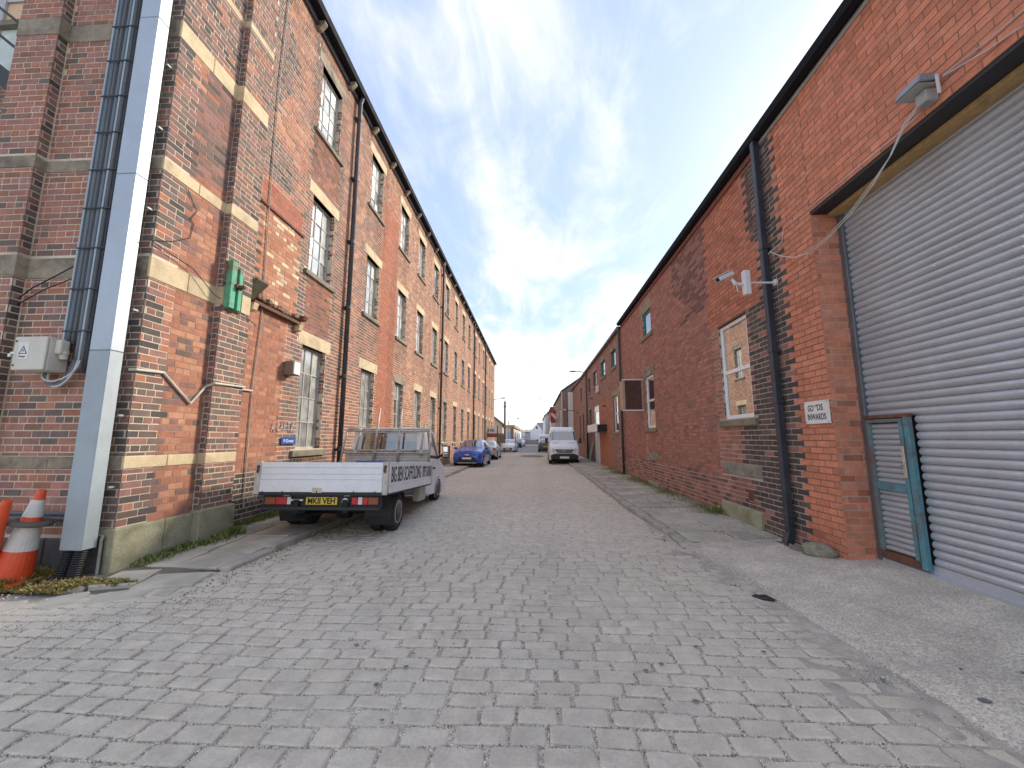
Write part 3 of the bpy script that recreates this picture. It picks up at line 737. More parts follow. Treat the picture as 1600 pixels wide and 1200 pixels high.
full = slat_mesh(SHUT0, 4.88).mesh('slat', m_steel, ORG[shop.name], smooth=True)
cut = slat_mesh(SHUT0, WK[0] - 0.01).mesh('slat', m_steel, ORG[shop.name], smooth=True)
while z < OPEN_Z - 0.04:
    o = bpy.data.objects.new('slat', cut if z < WK[3] - 0.02 else full); COL.objects.link(o); o.parent = sh; o.location.z = z
    o.location.x = random.uniform(-0.0025, 0.0025)
    z += pitch
MB().prism([(SX - 0.025, 0.115), (SX + 0.02, 0.115), (SX + 0.02, 0.25), (SX - 0.012, 0.25), (SX - 0.018, 0.18), (SX - 0.05, 0.165), (SX - 0.05, 0.115)], SHUT0, 4.88, 'xz').build('bottom_rail', m_steel, sh)
MB().quad((SX + 0.03, SHUT0, 0.1), (SX + 0.03, 4.95, 0.1), (SX + 0.03, 4.95, OPEN_Z + 0.03), (SX + 0.03, SHUT0, OPEN_Z + 0.03)).build('shutter_backing', m_dark, sh)
m_teal = mk('worn_teal_paint', (0.10, 0.27, 0.31), 0.65, var=0.2, scale=9, bmp=0.3, dirt=(0.16, 0.065, 0.035), dirt_amt=0.95, dirt_scale=5.5)
m_tealr = mk('rust_streaked_frame', (0.15, 0.21, 0.21), 0.7, var=0.25, scale=9, bmp=0.3, dirt=(0.17, 0.06, 0.03), dirt_amt=1.0, dirt_scale=3.5)
wk = MB()
a, b, c, d = WK
wk.box(SX - 0.085, SX - 0.03, a, a + 0.055, c - 0.02, d - 0.01)
wf = wk.build('wicket_door', m_teal, shop, bevel=0.005)
MB().box(SX - 0.075, SX - 0.028, a + 0.075, a + 0.125, c + 0.05, d - 0.06).build('stile', m_teal, wf, bevel=0.004)
MB().box(SX - 0.075, SX - 0.028, b - 0.06, b - 0.012, c + 0.05, d - 0.06).build('stile', m_tealr, wf, bevel=0.004)
MB().box(SX - 0.073, SX - 0.03, a + 0.075, b - 0.012, d - 0.06, d - 0.02).build('top_rail', m_tealr, wf, bevel=0.004)
MB().box(SX - 0.080, SX - 0.022, a - 0.0, b, d - 0.012, d + 0.025).build('head_flashing', m_rust, wf, bevel=0.004)
MB().box(SX - 0.073, SX - 0.03, a + 0.057, b - 0.012, c - 0.02, c + 0.05).build('bottom_rail', m_rust, wf, bevel=0.004)
MB().box(SX - 0.072, SX - 0.03, a + 0.125, b - 0.06, 0.93, 1.01).build('middle_rail', m_teal, wf, bevel=0.004)
wsl = slat_mesh(a + 0.125, b - 0.06, SX - 0.028, 0.75).mesh('slat', m_steel, ORG[shop.name], smooth=True)
z = c + 0.052
while z < d - 0.07:
    if not 0.90 < z < 0.985:
        o = bpy.data.objects.new('slat', wsl); COL.objects.link(o); o.parent = wf; o.location.z = z
    z += 0.0610
mb = MB(); mb.box(SX - 0.088, SX - 0.074, a + 0.078, a + 0.115, 1.09, 1.42); mb.tube([(SX - 0.09, a + 0.10, 1.215), (SX - 0.13, a + 0.10, 1.215), (SX - 0.135, a + 0.21, 1.225)], 0.008, 6)
mb.box(SX - 0.098, SX - 0.085, a + 0.085, a + 0.108, 1.25, 1.30)
mb.build('handle_plate', mk('brushed_handle', (0.62, 0.60, 0.55), 0.3, metal=0.8, var=0.1), wf, bevel=0.003)

# ------------------------------------------------------------------ lower terrace carrying on along the right
terr = thing('brick_terrace', 'long brown brick terrace beyond the drainpipe on the right pavement', 'terrace', (RX, 16.1, 0))
bs = BrickSet(terr, 'terrace')
TEND = 37.0
t_up = [(17.3, 18.35, 4.72, 5.50), (19.95, 21.25, 4.72, 5.55), (22.9, 24.1, 4.60, 5.50), (25.55, 26.5, 4.55, 5.45), (30.3, 31.1, 4.5, 5.4)]
t_lo = [(17.2, 18.2, 1.80, 3.40), (25.3, 26.3, 1.8, 3.35), (29.2, 30.1, 1.3, 3.3), (31.3, 32.2, 1.3, 3.3)]
t_door = [(22.3, 24.15, 0.03, 3.40)]
t_lint = [(a - 0.12, b + 0.12, d, d + 0.26) for a, b, c, d in t_up + t_lo[:2]]
t_sill = [(a - 0.12, b + 0.12, c - 0.11, c) for a, b, c, d in t_up + t_lo]
def terr_col(y, z, r, ci):
    m = vnoise(y * 0.8 + 2, z * 0.9 + 9)
    if 18.9 < y < 22.2 and z < 3.5: return pickc(r, [(0.7, (0.46, 0.185, 0.105)), (0.3, (0.40, 0.165, 0.10))])
    if y < 17.2 and z < 4: return pickc(r, [(0.4, (0.38, 0.19, 0.15)), (0.4, RB2), (0.2, (0.46, 0.36, 0.32))])
    return pickc(r, [(0.4, (0.36, 0.20, 0.155)), (0.35, (0.30, 0.17, 0.135)), (0.25, (0.40, 0.205, 0.155))])
rg = random.Random(8)
bs.wall((RX, 0, 0), (0, 1, 0), (-1, 0, 0), 16.1, TEND, 0.02, RTOP - 0.10, terr_col, t_up + t_lo + t_door + t_lint + t_sill, rng=rg, ch=0.081, bl=0.232, hdr=0, mort=0.009)
bs.flush(keep=0)
mb = MB(); backing(mb, (RX, 0, 0), (0, 1, 0), (-1, 0, 0), 16.1, TEND, -0.1, RTOP - 0.10, t_up + t_lo + t_door); backing(mb, (0, TEND, 0), (1, 0, 0), (0, 1, 0), RX + 0.01, 12, -0.1, RTOP, [])
mb.build('wall', m_mort_far, terr)
MB().box(RX + 0.17, 12, 16.1, TEND - 0.1, 0, RTOP - 0.12).build('light_block_core', m_dark, terr)  # same added light-blocking core for the terrace
MB().prism([(RX - 0.06, RTOP - 0.10), (12, RTOP - 0.10), (12, RTOP - 0.05), (7.8, RTOP + 1.5), (RX - 0.06, RTOP - 0.05)], 16.1, TEND, 'xz').build('roof', m_slate, terr)
MB().prism([(RX - 0.16, 6.14), (RX - 0.13, 6.06), (RX - 0.02, 6.06), (RX - 0.02, 6.14)], 16.1, TEND, 'xz').build('gutter', mk('grey_gutter', (0.10, 0.10, 0.11), 0.5), terr)
for a, b, c, d in t_lint: MB().box(RX - 0.006, RX + 0.15, a, b, c, d).build('lintel', m_stone_dk, terr)
for a, b, c, d in t_sill: MB().box(RX - 0.05, RX + 0.13, a, b, c, d - 0.004).build('sill', m_sill, terr)
def simple_win(root, w, mfr, gl, f=0.06, x=RX, cross=True):
    a, b, c, d = w; mb = MB(); mb.box(x + 0.06, x + 0.12, a, a + f, c, d); mb.box(x + 0.06, x + 0.12, b - f, b, c, d); mb.box(x + 0.06, x + 0.12, a + f, b - f, c, c + f); mb.box(x + 0.06, x + 0.12, a + f, b - f, d - f, d)
    if cross: mb.box(x + 0.064, x + 0.116, a + f, b - f, (c + d) / 2 - f / 2, (c + d) / 2 + f / 2)
    o = mb.build('window', mfr, root); MB().box(x + 0.085, x + 0.095, a + f, b - f, c + f, d - f).build('pane', gl, o); return o
m_brownf = mk('brown_frame', (0.10, 0.045, 0.03), 0.7, var=0.2)
for w in t_up: simple_win(terr, w, m_green if w[0] < 22 else m_iron, m_pane_gr, cross=False)
simple_win(terr, t_lo[0], m_upvc, m_clear); simple_win(terr, t_lo[1], m_iron, m_pane_gr)
for w in t_lo[2:]: simple_win(terr, w, mk('red_brown_frame', (0.24, 0.07, 0.05), 0.7), m_pane_gr)
dw = MB(); dw.box(RX + 0.03, RX + 0.10, 22.3, 22.42, 0.05, 3.4); dw.box(RX + 0.03, RX + 0.10, 24.03, 24.15, 0.05, 3.4); dw.box(RX + 0.03, RX + 0.10, 22.42, 24.03, 3.05, 3.4); dw.box(RX + 0.03, RX + 0.10, 22.42, 24.03, 2.0, 2.3)
do = dw.build('entrance_door', m_upvc, terr)
MB().box(RX + 0.05, RX + 0.09, 22.42, 24.03, 0.05, 2.0).build('door_leaf', mk('white_door', (0.72, 0.73, 0.72), 0.4, var=0.08), do)
MB().box(RX + 0.06, RX + 0.07, 22.42, 24.03, 2.3, 3.05).build('pane', m_clear, do)
for y, rt in ((16.13, 6.1), (26.9, 6.1)):
    MB().tube([(RX - 0.08, y, 0.03), (RX - 0.08, y, rt)], 0.05, 10).build('drainpipe', m_iron, terr, smooth=True)
m_white = mk('white_paint', (0.78, 0.78, 0.76), 0.5, var=0.06)
lb = thing('lit_canopy', 'dark box canopy with white fascia over the white entrance door', 'canopy', (RX, 21.5, 1.9))
MB().box(3.1, RX - 0.002, 20.0, 23.4, 1.86, 2.20).build('canopy_box', mk('black_canopy', (0.02, 0.022, 0.022), 0.5), lb)
MB().box(3.06, 3.098, 19.95, 23.45, 1.84, 2.25).build('fascia', m_white, lb)
MB().box(3.1, RX - 0.002, 23.4, 23.45, 1.84, 2.25).build('sign_end', m_white, lb)
# hinged timber shutter swung out from window 2
shu = thing('window_shutter', 'dark timber window shutter with white rails swung open beside the white window', 'shutter', (3.58, 13.1, 2.4))
m_pltim = mk('pale_timber', (0.46, 0.33, 0.24), 0.8, var=0.2)
for i in range(4): MB().box(2.98 + i * 0.135, 2.98 + i * 0.135 + 0.131, 13.11, 13.14, 2.45, 3.41).build('board', mk('dark_board', (0.11, 0.05, 0.042), 0.8, var=0.3) if i == 0 else MATS['dark_board'], shu)
MB().box(2.90, 2.975, 13.08, 13.15, 2.44, 3.42).build('stile', m_pltim, shu)
MB().box(2.90, 2.94, 13.151, 13.55, 2.44, 3.42).build('return_board', m_pltim, shu)
MB().box(3.522, 3.575, 13.08, 13.15, 2.44, 3.42).build('stile', m_pltim, shu)
for z in (2.40, 3.421): MB().box(2.89, 3.575, 13.07, 13.16, z, z + 0.038).build('rail', m_white, shu)

# ------------------------------------------------------------------ ground, setts, pavements
m_bed = bpy.data.materials.new('grit_bed'); t = nt(m_bed); b_ = t.nodes['Principled BSDF']
pos = t.nodes.new('ShaderNodeNewGeometry').outputs['Position']
vo = t.nodes.new('ShaderNodeTexVoronoi'); vo.inputs['Scale'].default_value = 135; link(t, pos, vo.inputs['Vector'])
cr = t.nodes.new('ShaderNodeValToRGB'); e = cr.color_ramp.elements
e[0].position = 0.0; e[0].color = (0.35, 0.30, 0.235, 1); e[1].position = 1.0; e[1].color = (0.94, 0.86, 0.74, 1)
x_ = cr.color_ramp.elements.new(0.62); x_.color = (0.57, 0.495, 0.395, 1)
sepc = t.nodes.new('ShaderNodeSeparateColor'); link(t, vo.outputs['Color'], sepc.inputs[0]); link(t, sepc.outputs[0], cr.inputs[0])
link(t, cr.outputs[0], b_.inputs['Base Color']); b_.inputs['Roughness'].default_value = 0.95
bump(t, vo.outputs['Distance'], 0.7, 0.006, b_)
m_far_ground = mk('worn_tarmac', (0.30, 0.295, 0.28), 0.95, var=0.15, scale=1.2, fine=30, bmp=0.3)
m_sett = mk('sett_stones', (1, 1, 1), 0.82, var=0.19, scale=8, fine=60, bmp=0.8, bdist=0.005, src='attr', spec=0.4, dirt=(0.65, 0.585, 0.48), dirt_amt=0.5, dirt_scale=1.1)
m_sett_o = mk('sett_stone', (1, 1, 1), 0.82, var=0.19, scale=8, fine=60, bmp=0.8, bdist=0.005, src='obj', spec=0.4, dirt=(0.65, 0.585, 0.48), dirt_amt=0.5, dirt_scale=1.1)
m_flag = mk('flagstone_grey', (0.50, 0.455, 0.37), 0.9, var=0.2, scale=3, fine=70, bmp=0.5, bdist=0.005, dirt=(0.27, 0.26, 0.20), dirt_amt=0.6, dirt_scale=1.6)
m_flag2 = mk('flagstone_buff', (0.53, 0.475, 0.375), 0.9, var=0.2, scale=3, fine=70, bmp=0.5, bdist=0.005, dirt=(0.27, 0.26, 0.19), dirt_amt=0.7, dirt_scale=1.6)
m_flag3 = mk('flagstone_dark', (0.43, 0.39, 0.32), 0.9, var=0.25, scale=3, fine=70, bmp=0.5, bdist=0.005, dirt=(0.22, 0.22, 0.15), dirt_amt=0.7, dirt_scale=2.2)
m_kerb = mk('kerb_gritstone', (0.45, 0.41, 0.34), 0.9, var=0.22, scale=4, fine=70, bmp=0.6, bdist=0.006, dirt=(0.13, 0.12, 0.10), dirt_amt=0.6, dirt_scale=2.5)
m_conc = mk('apron_concrete', (0.63, 0.565, 0.465), 0.92, var=0.20, scale=2.2, fine=110, bmp=0.9, bdist=0.006, dirt=(0.45, 0.405, 0.335), dirt_amt=0.85, dirt_scale=1.9)
_t = m_conc.node_tree; _b = _t.nodes['Principled BSDF']; _v = _t.nodes.new('ShaderNodeTexVoronoi'); _v.inputs['Scale'].default_value = 95
link(_t, _t.nodes.new('ShaderNodeNewGeometry').outputs['Position'], _v.inputs['Vector'])
_s = _t.nodes.new('ShaderNodeSeparateColor'); link(_t, _v.outputs['Color'], _s.inputs[0])
_src = _b.inputs['Base Color'].links[0].from_socket; link(_t, mul_col(_t, _src, remap(_t, _s.outputs[0], 0, 1, 0.72, 1.28)), _b.inputs['Base Color'])
m_dirt = mk('dirt_verge', (0.17, 0.15, 0.12), 0.98, var=0.35, scale=7, fine=90, bmp=0.8, bdist=0.012)

def grid_sheet(name, mat, xs, ys, zf, org=None):
    mb = MB(); nx, ny = len(xs), len(ys)
    mb.v = [(x, y, zf(x, y)) for y in ys for x in xs]
    mb.f = [(j * nx + i, j * nx + i + 1, (j + 1) * nx + i + 1, (j + 1) * nx + i) for j in range(ny - 1) for i in range(nx - 1)]
    return mb.build(name, mat)
lin = lambda a, b, n: [a + (b - a) * i / (n - 1) for i in range(n)]
ground = grid_sheet('ground', m_far_ground, [-900, -60, -20, 20, 60, 900], [-300, -5, 20, 60, 200, 1500], lambda x, y: -0.06); struct(ground)
def crown(x, y):
    """gentle unevenness of the old street"""
    return 0.014 * math.sin(x * 1.3 + 0.4 * y) * math.sin(y * 0.9) + 0.012 * (vnoise(x * 1.1 + 40, y * 0.9 + 40) - 0.5) * 2
def kerb_r(y):  # right edge of the setts
    if y < 2.6: return 2.26
    if y < 6.0: return 2.26 + (2.03 - 2.26) * (y - 2.6) / 3.4
    if y < 9: return 2.03 + (1.92 - 2.03) * (y - 6) / 3
    return 1.92
def kerb_l(y):
    if y > 4.45: return -3.45
    if y > 3.55: return -3.45 - 1.5 * ((4.45 - y) / 0.9) ** 2
    return -9.0
road = thing('road', 'street of worn grey stone setts between the two brick buildings', 'road', (0, 0, 0)); del road['category']; struct(road)
bed = grid_sheet('grit_bed', m_bed, lin(-9.2, 2.9, 60), lin(0.2, 43.2, 200), lambda x, y: crown(x, y) - 0.001); bed.parent = road
# setts
rows = []
rg = random.Random(21)
y = 0.9
rowi = 0
while y < 42.3:
    h = rg.uniform(0.116, 0.142)
    x0, x1 = kerb_l(y + h / 2), kerb_r(y)
    xmin = -9.0 if y < 3.6 else x0
    # visible part only for the near rows
    if y < 4: xmin = max(xmin, -1.45 * y - 0.9)
    x = xmin + rg.uniform(-0.2, 0)
    while x < x1 - 0.05:
        L = rg.choice([rg.uniform(0.17, 0.24), rg.uniform(0.20, 0.29), rg.uniform(0.22, 0.27)])
        a, b2 = max(x, xmin), min(x + L, x1)
        if b2 - a > 0.06:
            cx, cy = (a + b2) / 2, y + h / 2
            wy = 0.05 * math.sin(cx * 0.7 + 1) + 0.015 * math.sin(cx * 2.3 + y * 0.7) + 0.05 * (vnoise(cx * 0.8 + 5, y * 0.6) - 0.5)
            yr = cy + wy
            if yr + h / 2 < 42.4 and (yr > 3.55 or True):
                g = rg.uniform(0.955, 1.045) * (0.92 + 0.14 * vnoise(cx * 0.5, y * 0.4 + 12)) * (1 - 0.07 * max(0, 1 - abs(abs(cx + 0.6) - 0.8) / 0.35))
                base = rg.choice([(0.615, 0.54, 0.43), (0.625, 0.545, 0.43), (0.605, 0.535, 0.43), (0.625, 0.545, 0.425), (0.595, 0.522, 0.415)])
                dust = max(0, min(1, (cx - (x1 - 0.9)) / 0.9)) * 0.7 if y < 7 else 0   # dirt packed over the joints by the apron
                rows.append((cx, yr, b2 - a - rg.uniform(0.009, 0.021), h - rg.uniform(0.009, 0.019), rg.uniform(-0.025, 0.025), rg.uniform(-0.004, 0.004) - 0.005 * dust, rg.uniform(-0.02, 0.02), rg.uniform(-0.02, 0.02), tuple(c * g for c in base)))
        x += L
    y += h
A = np.array([r[:8] for r in rows]); K = np.array([r[8] for r in rows])
zc = np.array([crown(r[0], r[1]) for r in rows]) + A[:, 5] + 0.004
def sett_pts(hw, hl, inset, zz, cut):      # ring of 8: a rectangle with worn corners
    l, w = hl - inset, hw - inset; c = cut
    xy = [(-l + c, -w), (l - c, -w), (l, -w + c), (l, w - c), (l - c, w), (-l + c, w), (-l, w - c), (-l, -w + c)]
    return np.stack([np.stack([x, y, zz], -1) for x, y in xy], 1)
hl, hw = A[:, 2] / 2, A[:, 3] / 2
n = len(A); zero = np.zeros(n)
cutr = np.random.default_rng(3).uniform(0.006, 0.020, n)
rings = [sett_pts(hw, hl, 0.009 + zero, 0.0045 + zero, cutr), sett_pts(hw, hl, 0.001 + zero, -0.0025 + zero, cutr), sett_pts(hw, hl, 0.0 + zero, -0.045 + zero, cutr)]
V = np.concatenate(rings, 1)                     # n,24,3
jit = np.random.default_rng(4).uniform(-1, 1, V.shape) * np.array([0.0065, 0.0055, 0.0015]); jit[:, 16:] = jit[:, 8:16]; jit[:, :8] = jit[:, 8:16] * 0.8 + jit[:, :8] * 0.3; V = V + jit
V[:, :, 2] += V[:, :, 0] * A[:, 6][:, None] + V[:, :, 1] * A[:, 7][:, None]
ca, sa = np.cos(A[:, 4])[:, None], np.sin(A[:, 4])[:, None]
VX = V[:, :, 0] * ca - V[:, :, 1] * sa; VY = V[:, :, 0] * sa + V[:, :, 1] * ca
Vl = np.stack([VX, VY, V[:, :, 2]], -1)
SF = [tuple(range(8))] + [(8 * k + (i + 1) % 8, 8 * k + i, 8 * (k + 1) + i, 8 * (k + 1) + (i + 1) % 8) for k in range(2) for i in range(8)]
cen = np.stack([A[:, 0], A[:, 1], zc], -1)
u, v, w = proj(cen)
def parea(i0, i1, i2, i3):
    q = [proj(cen + Vl[:, i]) for i in (i0, i1, i2, i3)]
    return 0.5 * np.abs((q[2][0] - q[0][0]) * (q[3][1] - q[1][1]) - (q[3][0] - q[1][0]) * (q[2][1] - q[0][1]))
area = np.where((w > 0.5) & (u > 0) & (u < 1600) & (v > 0) & (v < 1200), parea(0, 2, 4, 6), 0)
idx = list(np.argsort(-area)[:300])
vari = []
for k in range(12):      # a dozen stone shapes shared by the nearest setts (unit size)
    i = idx[k * 7]
    mb = MB(); mb.add([(p[0] / A[i, 2], p[1] / A[i, 3], p[2]) for p in V[i]], SF); vari.append(mb.mesh('sett', m_sett_o))
for i in idx:
    o = bpy.data.objects.new('sett', vari[int(i) % 12]); COL.objects.link(o); o.parent = road
    o.location = cen[i].tolist(); o.rotation_euler = (A[i, 7], -A[i, 6], A[i, 4]); o.scale = (A[i, 2], A[i, 3], 1); o.color = (*K[i], 1)
km = np.ones(n, bool); km[idx] = False
Vw = (cen[:, None] + Vl)[km]; Kw = K[km]; nn = len(Vw)
me = bpy.data.meshes.new('setts')
Fl = [tuple(o_ + i for i in f) for o_ in range(0, nn * 24, 24) for f in SF]
me.from_pydata(Vw.reshape(-1, 3).tolist(), [], Fl); me.update()
at = me.attributes.new('bcol', 'FLOAT_COLOR', 'POINT'); kk = np.ones((nn, 24, 4), np.float32); kk[:, :, :3] = Kw[:, None]; at.data.foreach_set('color', kk.reshape(-1))
me.materials.append(m_sett); o = bpy.data.objects.new('setts', me); COL.objects.link(o); o.parent = road; stuff(o)
# tarmac beyond the junction and a band coloured pale to stand for sun across it
o = grid_sheet('far_road', m_far_ground, lin(-30, 30, 4), lin(42.4, 160, 6), lambda x, y: -0.012); struct(o)
m_band = mk('painted_sun_band', (0.50, 0.48, 0.43), 0.9, var=0.12)
o = MB().box(-4.4, 3.2, 42.3, 43.6, -0.05, 0.02).build('sunlit_junction_band', m_band); o.parent = road
def disc(name, x, y, rx, ry, mat, parent, z=0.012, seed=0):
    r = random.Random(seed); mb = MB(); N = 22
    mb.add([(x, y, z + crown(x, y) * 0)] + [(x + rx * math.cos(6.283 * i / N) * r.uniform(0.85, 1.12), y + ry * math.sin(6.283 * i / N) * r.uniform(0.85, 1.12), z) for i in range(N)], [(0, 1 + i, 1 + (i + 1) % N) for i in range(N)])
    return mb.build(name, mat, parent)
disc('tarmac_patch', -0.35, 33.6, 1.0, 2.0, mk('tarmac_patch', (0.22, 0.215, 0.20), 0.9), road, 0.026)

# pavements
def paving(name, label, xin, xout, y0, y1, zf, side, seed, wall_off):
    r = random.Random(seed)
    root = thing(name, label, 'pavement', ((xin + xout) / 2, y0, 0)); del root['category']; struct(root)
    xo = xin + side * 0.15                                    # kerb width
    y = y0
    while y < y1:
        L = r.uniform(0.75, 1.15); g = 0.012
        xk = (kerb_r(y + L / 2) if side > 0 else xin)
        z = zf(xk, y + L / 2) + r.uniform(-0.006, 0.006)
        a, b = sorted((xk, xk + side * 0.15))
        MB().box(a, b, y, y + L - g, -0.12, z).build('kerb_stone', m_kerb, root, bevel=0.02, seg=2); y += L
    mb = MB(); a, b = sorted((xo - side * 0.03, xout)); mb.hexa([(a, y0, -0.1), (b, y0, -0.1), (b, y1, -0.1), (a, y1, -0.1), (a, y0, zf(a, y0) - 0.022), (b, y0, zf(b, y0) - 0.022), (b, y1, zf(b, y1) - 0.022), (a, y1, zf(a, y1) - 0.022)])
    mb.build('sand_bed', m_dirt, root)
    y = y0
    while y < y1:
        D = r.uniform(0.5, 0.72)
        kr = kerb_r(y + D / 2) + 0.16 if side > 0 else xo
        xs0, xs1 = (kr, xout) if side > 0 else (xout, xo)
        nsp = r.choice([2, 2, 3]) if y < 26 else 1
        cuts = [xs0] + sorted(xs0 + (xs1 - xs0) * ((k + r.uniform(-0.12, 0.12)) / nsp) for k in range(1, nsp)) + [xs1]
        for c0, c1 in zip(cuts, cuts[1:]):
            tz = r.uniform(-0.012, 0.008); ty = r.uniform(-0.016, 0.016); tx = r.uniform(-0.014, 0.014)
            P = [(c0 + 0.010, y + 0.008), (c1 - 0.010, y + 0.008), (c1 - 0.010, y + D - 0.010), (c0 + 0.010, y + D - 0.010)]
            P = [(p[0] + r.uniform(-0.006, 0.006), p[1] + r.uniform(-0.008, 0.008)) for p in P]
            top = [zf(*p) + tz + ty * (1 if p[1] > y + D / 2 else -1) * 0.5 + tx * (1 if p[0] > (c0 + c1) / 2 else -1) * 0.5 for p in P]
            MB().hexa([(*p, -0.08) for p in P] + [(*p, q) for p, q in zip(P, top)]).build('flagstone', (m_flag, m_flag2, m_flag3)[r.randrange(3)], root, bevel=0.008)
        y += D
    return root
zl = lambda x, y: 0.015 + 0.085 * min(1, max(0, (y - 3.5) / 2.2)) if y < 5.7 else 0.10
zr = lambda x, y: 0.055 + 0.035 * min(1, max(0, (y - 5.6) / 3.0))
lp = paving('pavement', 'flagstone pavement with raised kerb along the foot of the mill', -3.45, -4.90, 4.45, 44.0, zl, -1, 31, 0)
rp_ = paving('pavement', 'uneven flagstone pavement with grassy edge along the brown brick wall', 1.95, 3.60, 5.95, 41.0, zr, 1, 32, 0)
# broken corner of the left pavement: loose flags and setts curving round
r = random.Random(77)
for (x, y, lx, ly, a, z) in ((-3.78, 4.12, 0.62, 0.42, 0.25, 0.03), (-3.98, 3.74, 0.52, 0.30, 0.42, 0.012), (-4.32, 4.10, 0.46, 0.50, 0.3, 0.035), (-4.42, 3.62, 0.34, 0.28, 0.55, 0.010), (-4.78, 3.40, 0.36, 0.26, 0.6, 0.006), (-3.62, 3.86, 0.20, 0.26, 0.3, 0.012), (-4.62, 3.92, 0.22, 0.30, 0.4, 0.03)):
    P = [(sx * lx / 2 * r.uniform(0.8, 1.05), sy * ly / 2 * r.uniform(0.8, 1.05)) for sx, sy in ((-1, -1), (1, -1), (1, 1), (-1, 1))]
    P = [(x + p[0] * math.cos(a) - p[1] * math.sin(a), y + p[0] * math.sin(a) + p[1] * math.cos(a)) for p in P]
    MB().hexa([(*p, -0.08) for p in P] + [(*p, z + r.uniform(0.0, 0.02)) for p in P]).build('flagstone', m_flag, lp, bevel=0.012)
o = grid_sheet('dirt_verge', m_dirt, lin(-9, -3.55, 40), lin(3.3, 4.5, 16), lambda x, y: -0.03 + 0.075 * min(1, max(0, (y - 3.42 - 0.25 * vnoise(x * 2, 3)) / 0.5)) * min(1, max(0, (-3.55 - x) / 0.4)) + 0.02 * (vnoise(x * 6, y * 6) - 0.5)); struct(o)
# concrete apron ramping up to the shutter
def apz(x, y):
    f = max(0, min(1, (x - kerb_r(y)) / (3.95 - kerb_r(y))))
    return 0.004 + 0.135 * f ** 0.9 * max(0.55, min(1, (6.4 - y) / 1.4)) + 0.006 * (vnoise(x * 2, y * 2) - 0.5)
mb = MB(); ys = lin(-1.0, 5.985, 48); nx = 22
for y in ys:
    k = kerb_r(y) + 0.05 * (vnoise(y * 3, 1) - 0.5)
    for i in range(nx): 
        x = k + (4.0 - k) * i / (nx - 1); mb.v.append((x, y, apz(x, y) if i else -0.03))
mb.f = [(j * nx + i, j * nx + i + 1, (j + 1) * nx + i + 1, (j + 1) * nx + i) for j in range(len(ys) - 1) for i in range(nx - 1)]
apron = struct(mb.build('concrete_apron', m_conc))
mb = MB(); ys = lin(1.2, 9.0, 240); nx = 14
for y in ys:
    k = kerb_r(y)
    for i in range(nx):
        t_ = i / (nx - 1); x = k - 0.62 + 0.66 * t_
        lift = 0.016 * t_ ** 0.7 + 0.012 * (vnoise(x * 9, y * 7) - 0.5) + 0.010 * (vnoise(x * 2.3 + 9, y * 1.7) - 0.6)
        mb.v.append((x, y, crown(x, y) - 0.006 + lift * (1.0 if y < 6.5 else max(0.2, 1 - (y - 6.5) / 2))))
mb.f = [(j * nx + i, j * nx + i + 1, (j + 1) * nx + i + 1, (j + 1) * nx + i) for j in range(len(ys) - 1) for i in range(nx - 1)]
o = mb.build('washed_dirt', mk('washed_dirt', (0.52, 0.465, 0.385), 0.97, var=0.28, scale=9, fine=140, bmp=0.8, bdist=0.006, dirt=(0.28, 0.26, 0.22), dirt_amt=0.7, dirt_scale=2.0), road); stuff(o)
mb = MB(); xs = lin(2.0, 3.56, 60); ny = 9                     # dirt trodden into the joint where the flags begin
for i, x in enumerate(xs):
    for j in range(ny):
        t_ = j / (ny - 1); y = 5.66 + 0.55 * t_ + 0.07 * (vnoise(x * 5, 3) - 0.5); mb.v.append((x, y, (1 - t_) * (apz(x, 5.66) - 0.012) + t_ * (zr(x, 6.2) - 0.022) + 0.030 * math.sin(math.pi * t_) ** 0.8 * (0.4 + 0.8 * vnoise(x * 4, y * 5)) + 0.012 * (vnoise(x * 13, y * 13) - 0.5)))
mb.f = [(i * ny + j, (i + 1) * ny + j, (i + 1) * ny + j + 1, i * ny + j + 1) for i in range(len(xs) - 1) for j in range(ny - 1)]
o = mb.build('trodden_dirt', MATS['washed_dirt'], road, smooth=True); stuff(o)
# loose grit in the joints
def grit(name, n, seed, area, size, cols, zf, parent=None):
    r = np.random.default_rng(seed); pts = area(r, n); n = len(pts)
    base = np.array([(1, 1, 1), (1, -1, -1), (-1, 1, -1), (-1, -1, 1)]) * 0.6
    R = r.normal(size=(n, 3, 3)); R /= np.linalg.norm(R, axis=2)[:, :, None]
    s = r.uniform(*size, n)
    V = np.einsum('kj,nij->nki', base, R) * s[:, None, None]
    z = np.array([zf(p[0], p[1]) for p in pts]); V += np.stack([pts[:, 0], pts[:, 1], z + s * 0.3], -1)[:, None]
    F = (np.array([(0, 1, 2), (0, 3, 1), (0, 2, 3), (1, 3, 2)])[None] + (np.arange(n) * 4)[:, None, None]).reshape(-1, 3)
    me = bpy.data.meshes.new(name); me.from_pydata(V.reshape(-1, 3).tolist(), [], F.tolist())
    at = me.attributes.new('bcol', 'FLOAT_COLOR', 'POINT'); kk = np.ones((n, 4, 4), np.float32); c = np.array(cols)[r.integers(0, len(cols), n)]; kk[:, :, :3] = c[:, None]; at.data.foreach_set('color', kk.reshape(-1))
    me.materials.append(MATS.get('grit') or mk('grit', (1, 1, 1), 0.9, src='attr', var=0.1)); o = bpy.data.objects.new(name, me); COL.objects.link(o); stuff(o)
    if parent: o.parent = parent
    return o
GC = [(0.84, 0.77, 0.66), (0.64, 0.57, 0.47), (0.38, 0.335, 0.275), (0.17, 0.15, 0.125), (0.58, 0.50, 0.39), (0.78, 0.70, 0.58), (0.90, 0.83, 0.72)]
edges_pts = []
rr = np.random.default_rng(5)
near = np.where((A[:, 1] < 5.5) & (np.abs(A[:, 0]) < 5))[0]
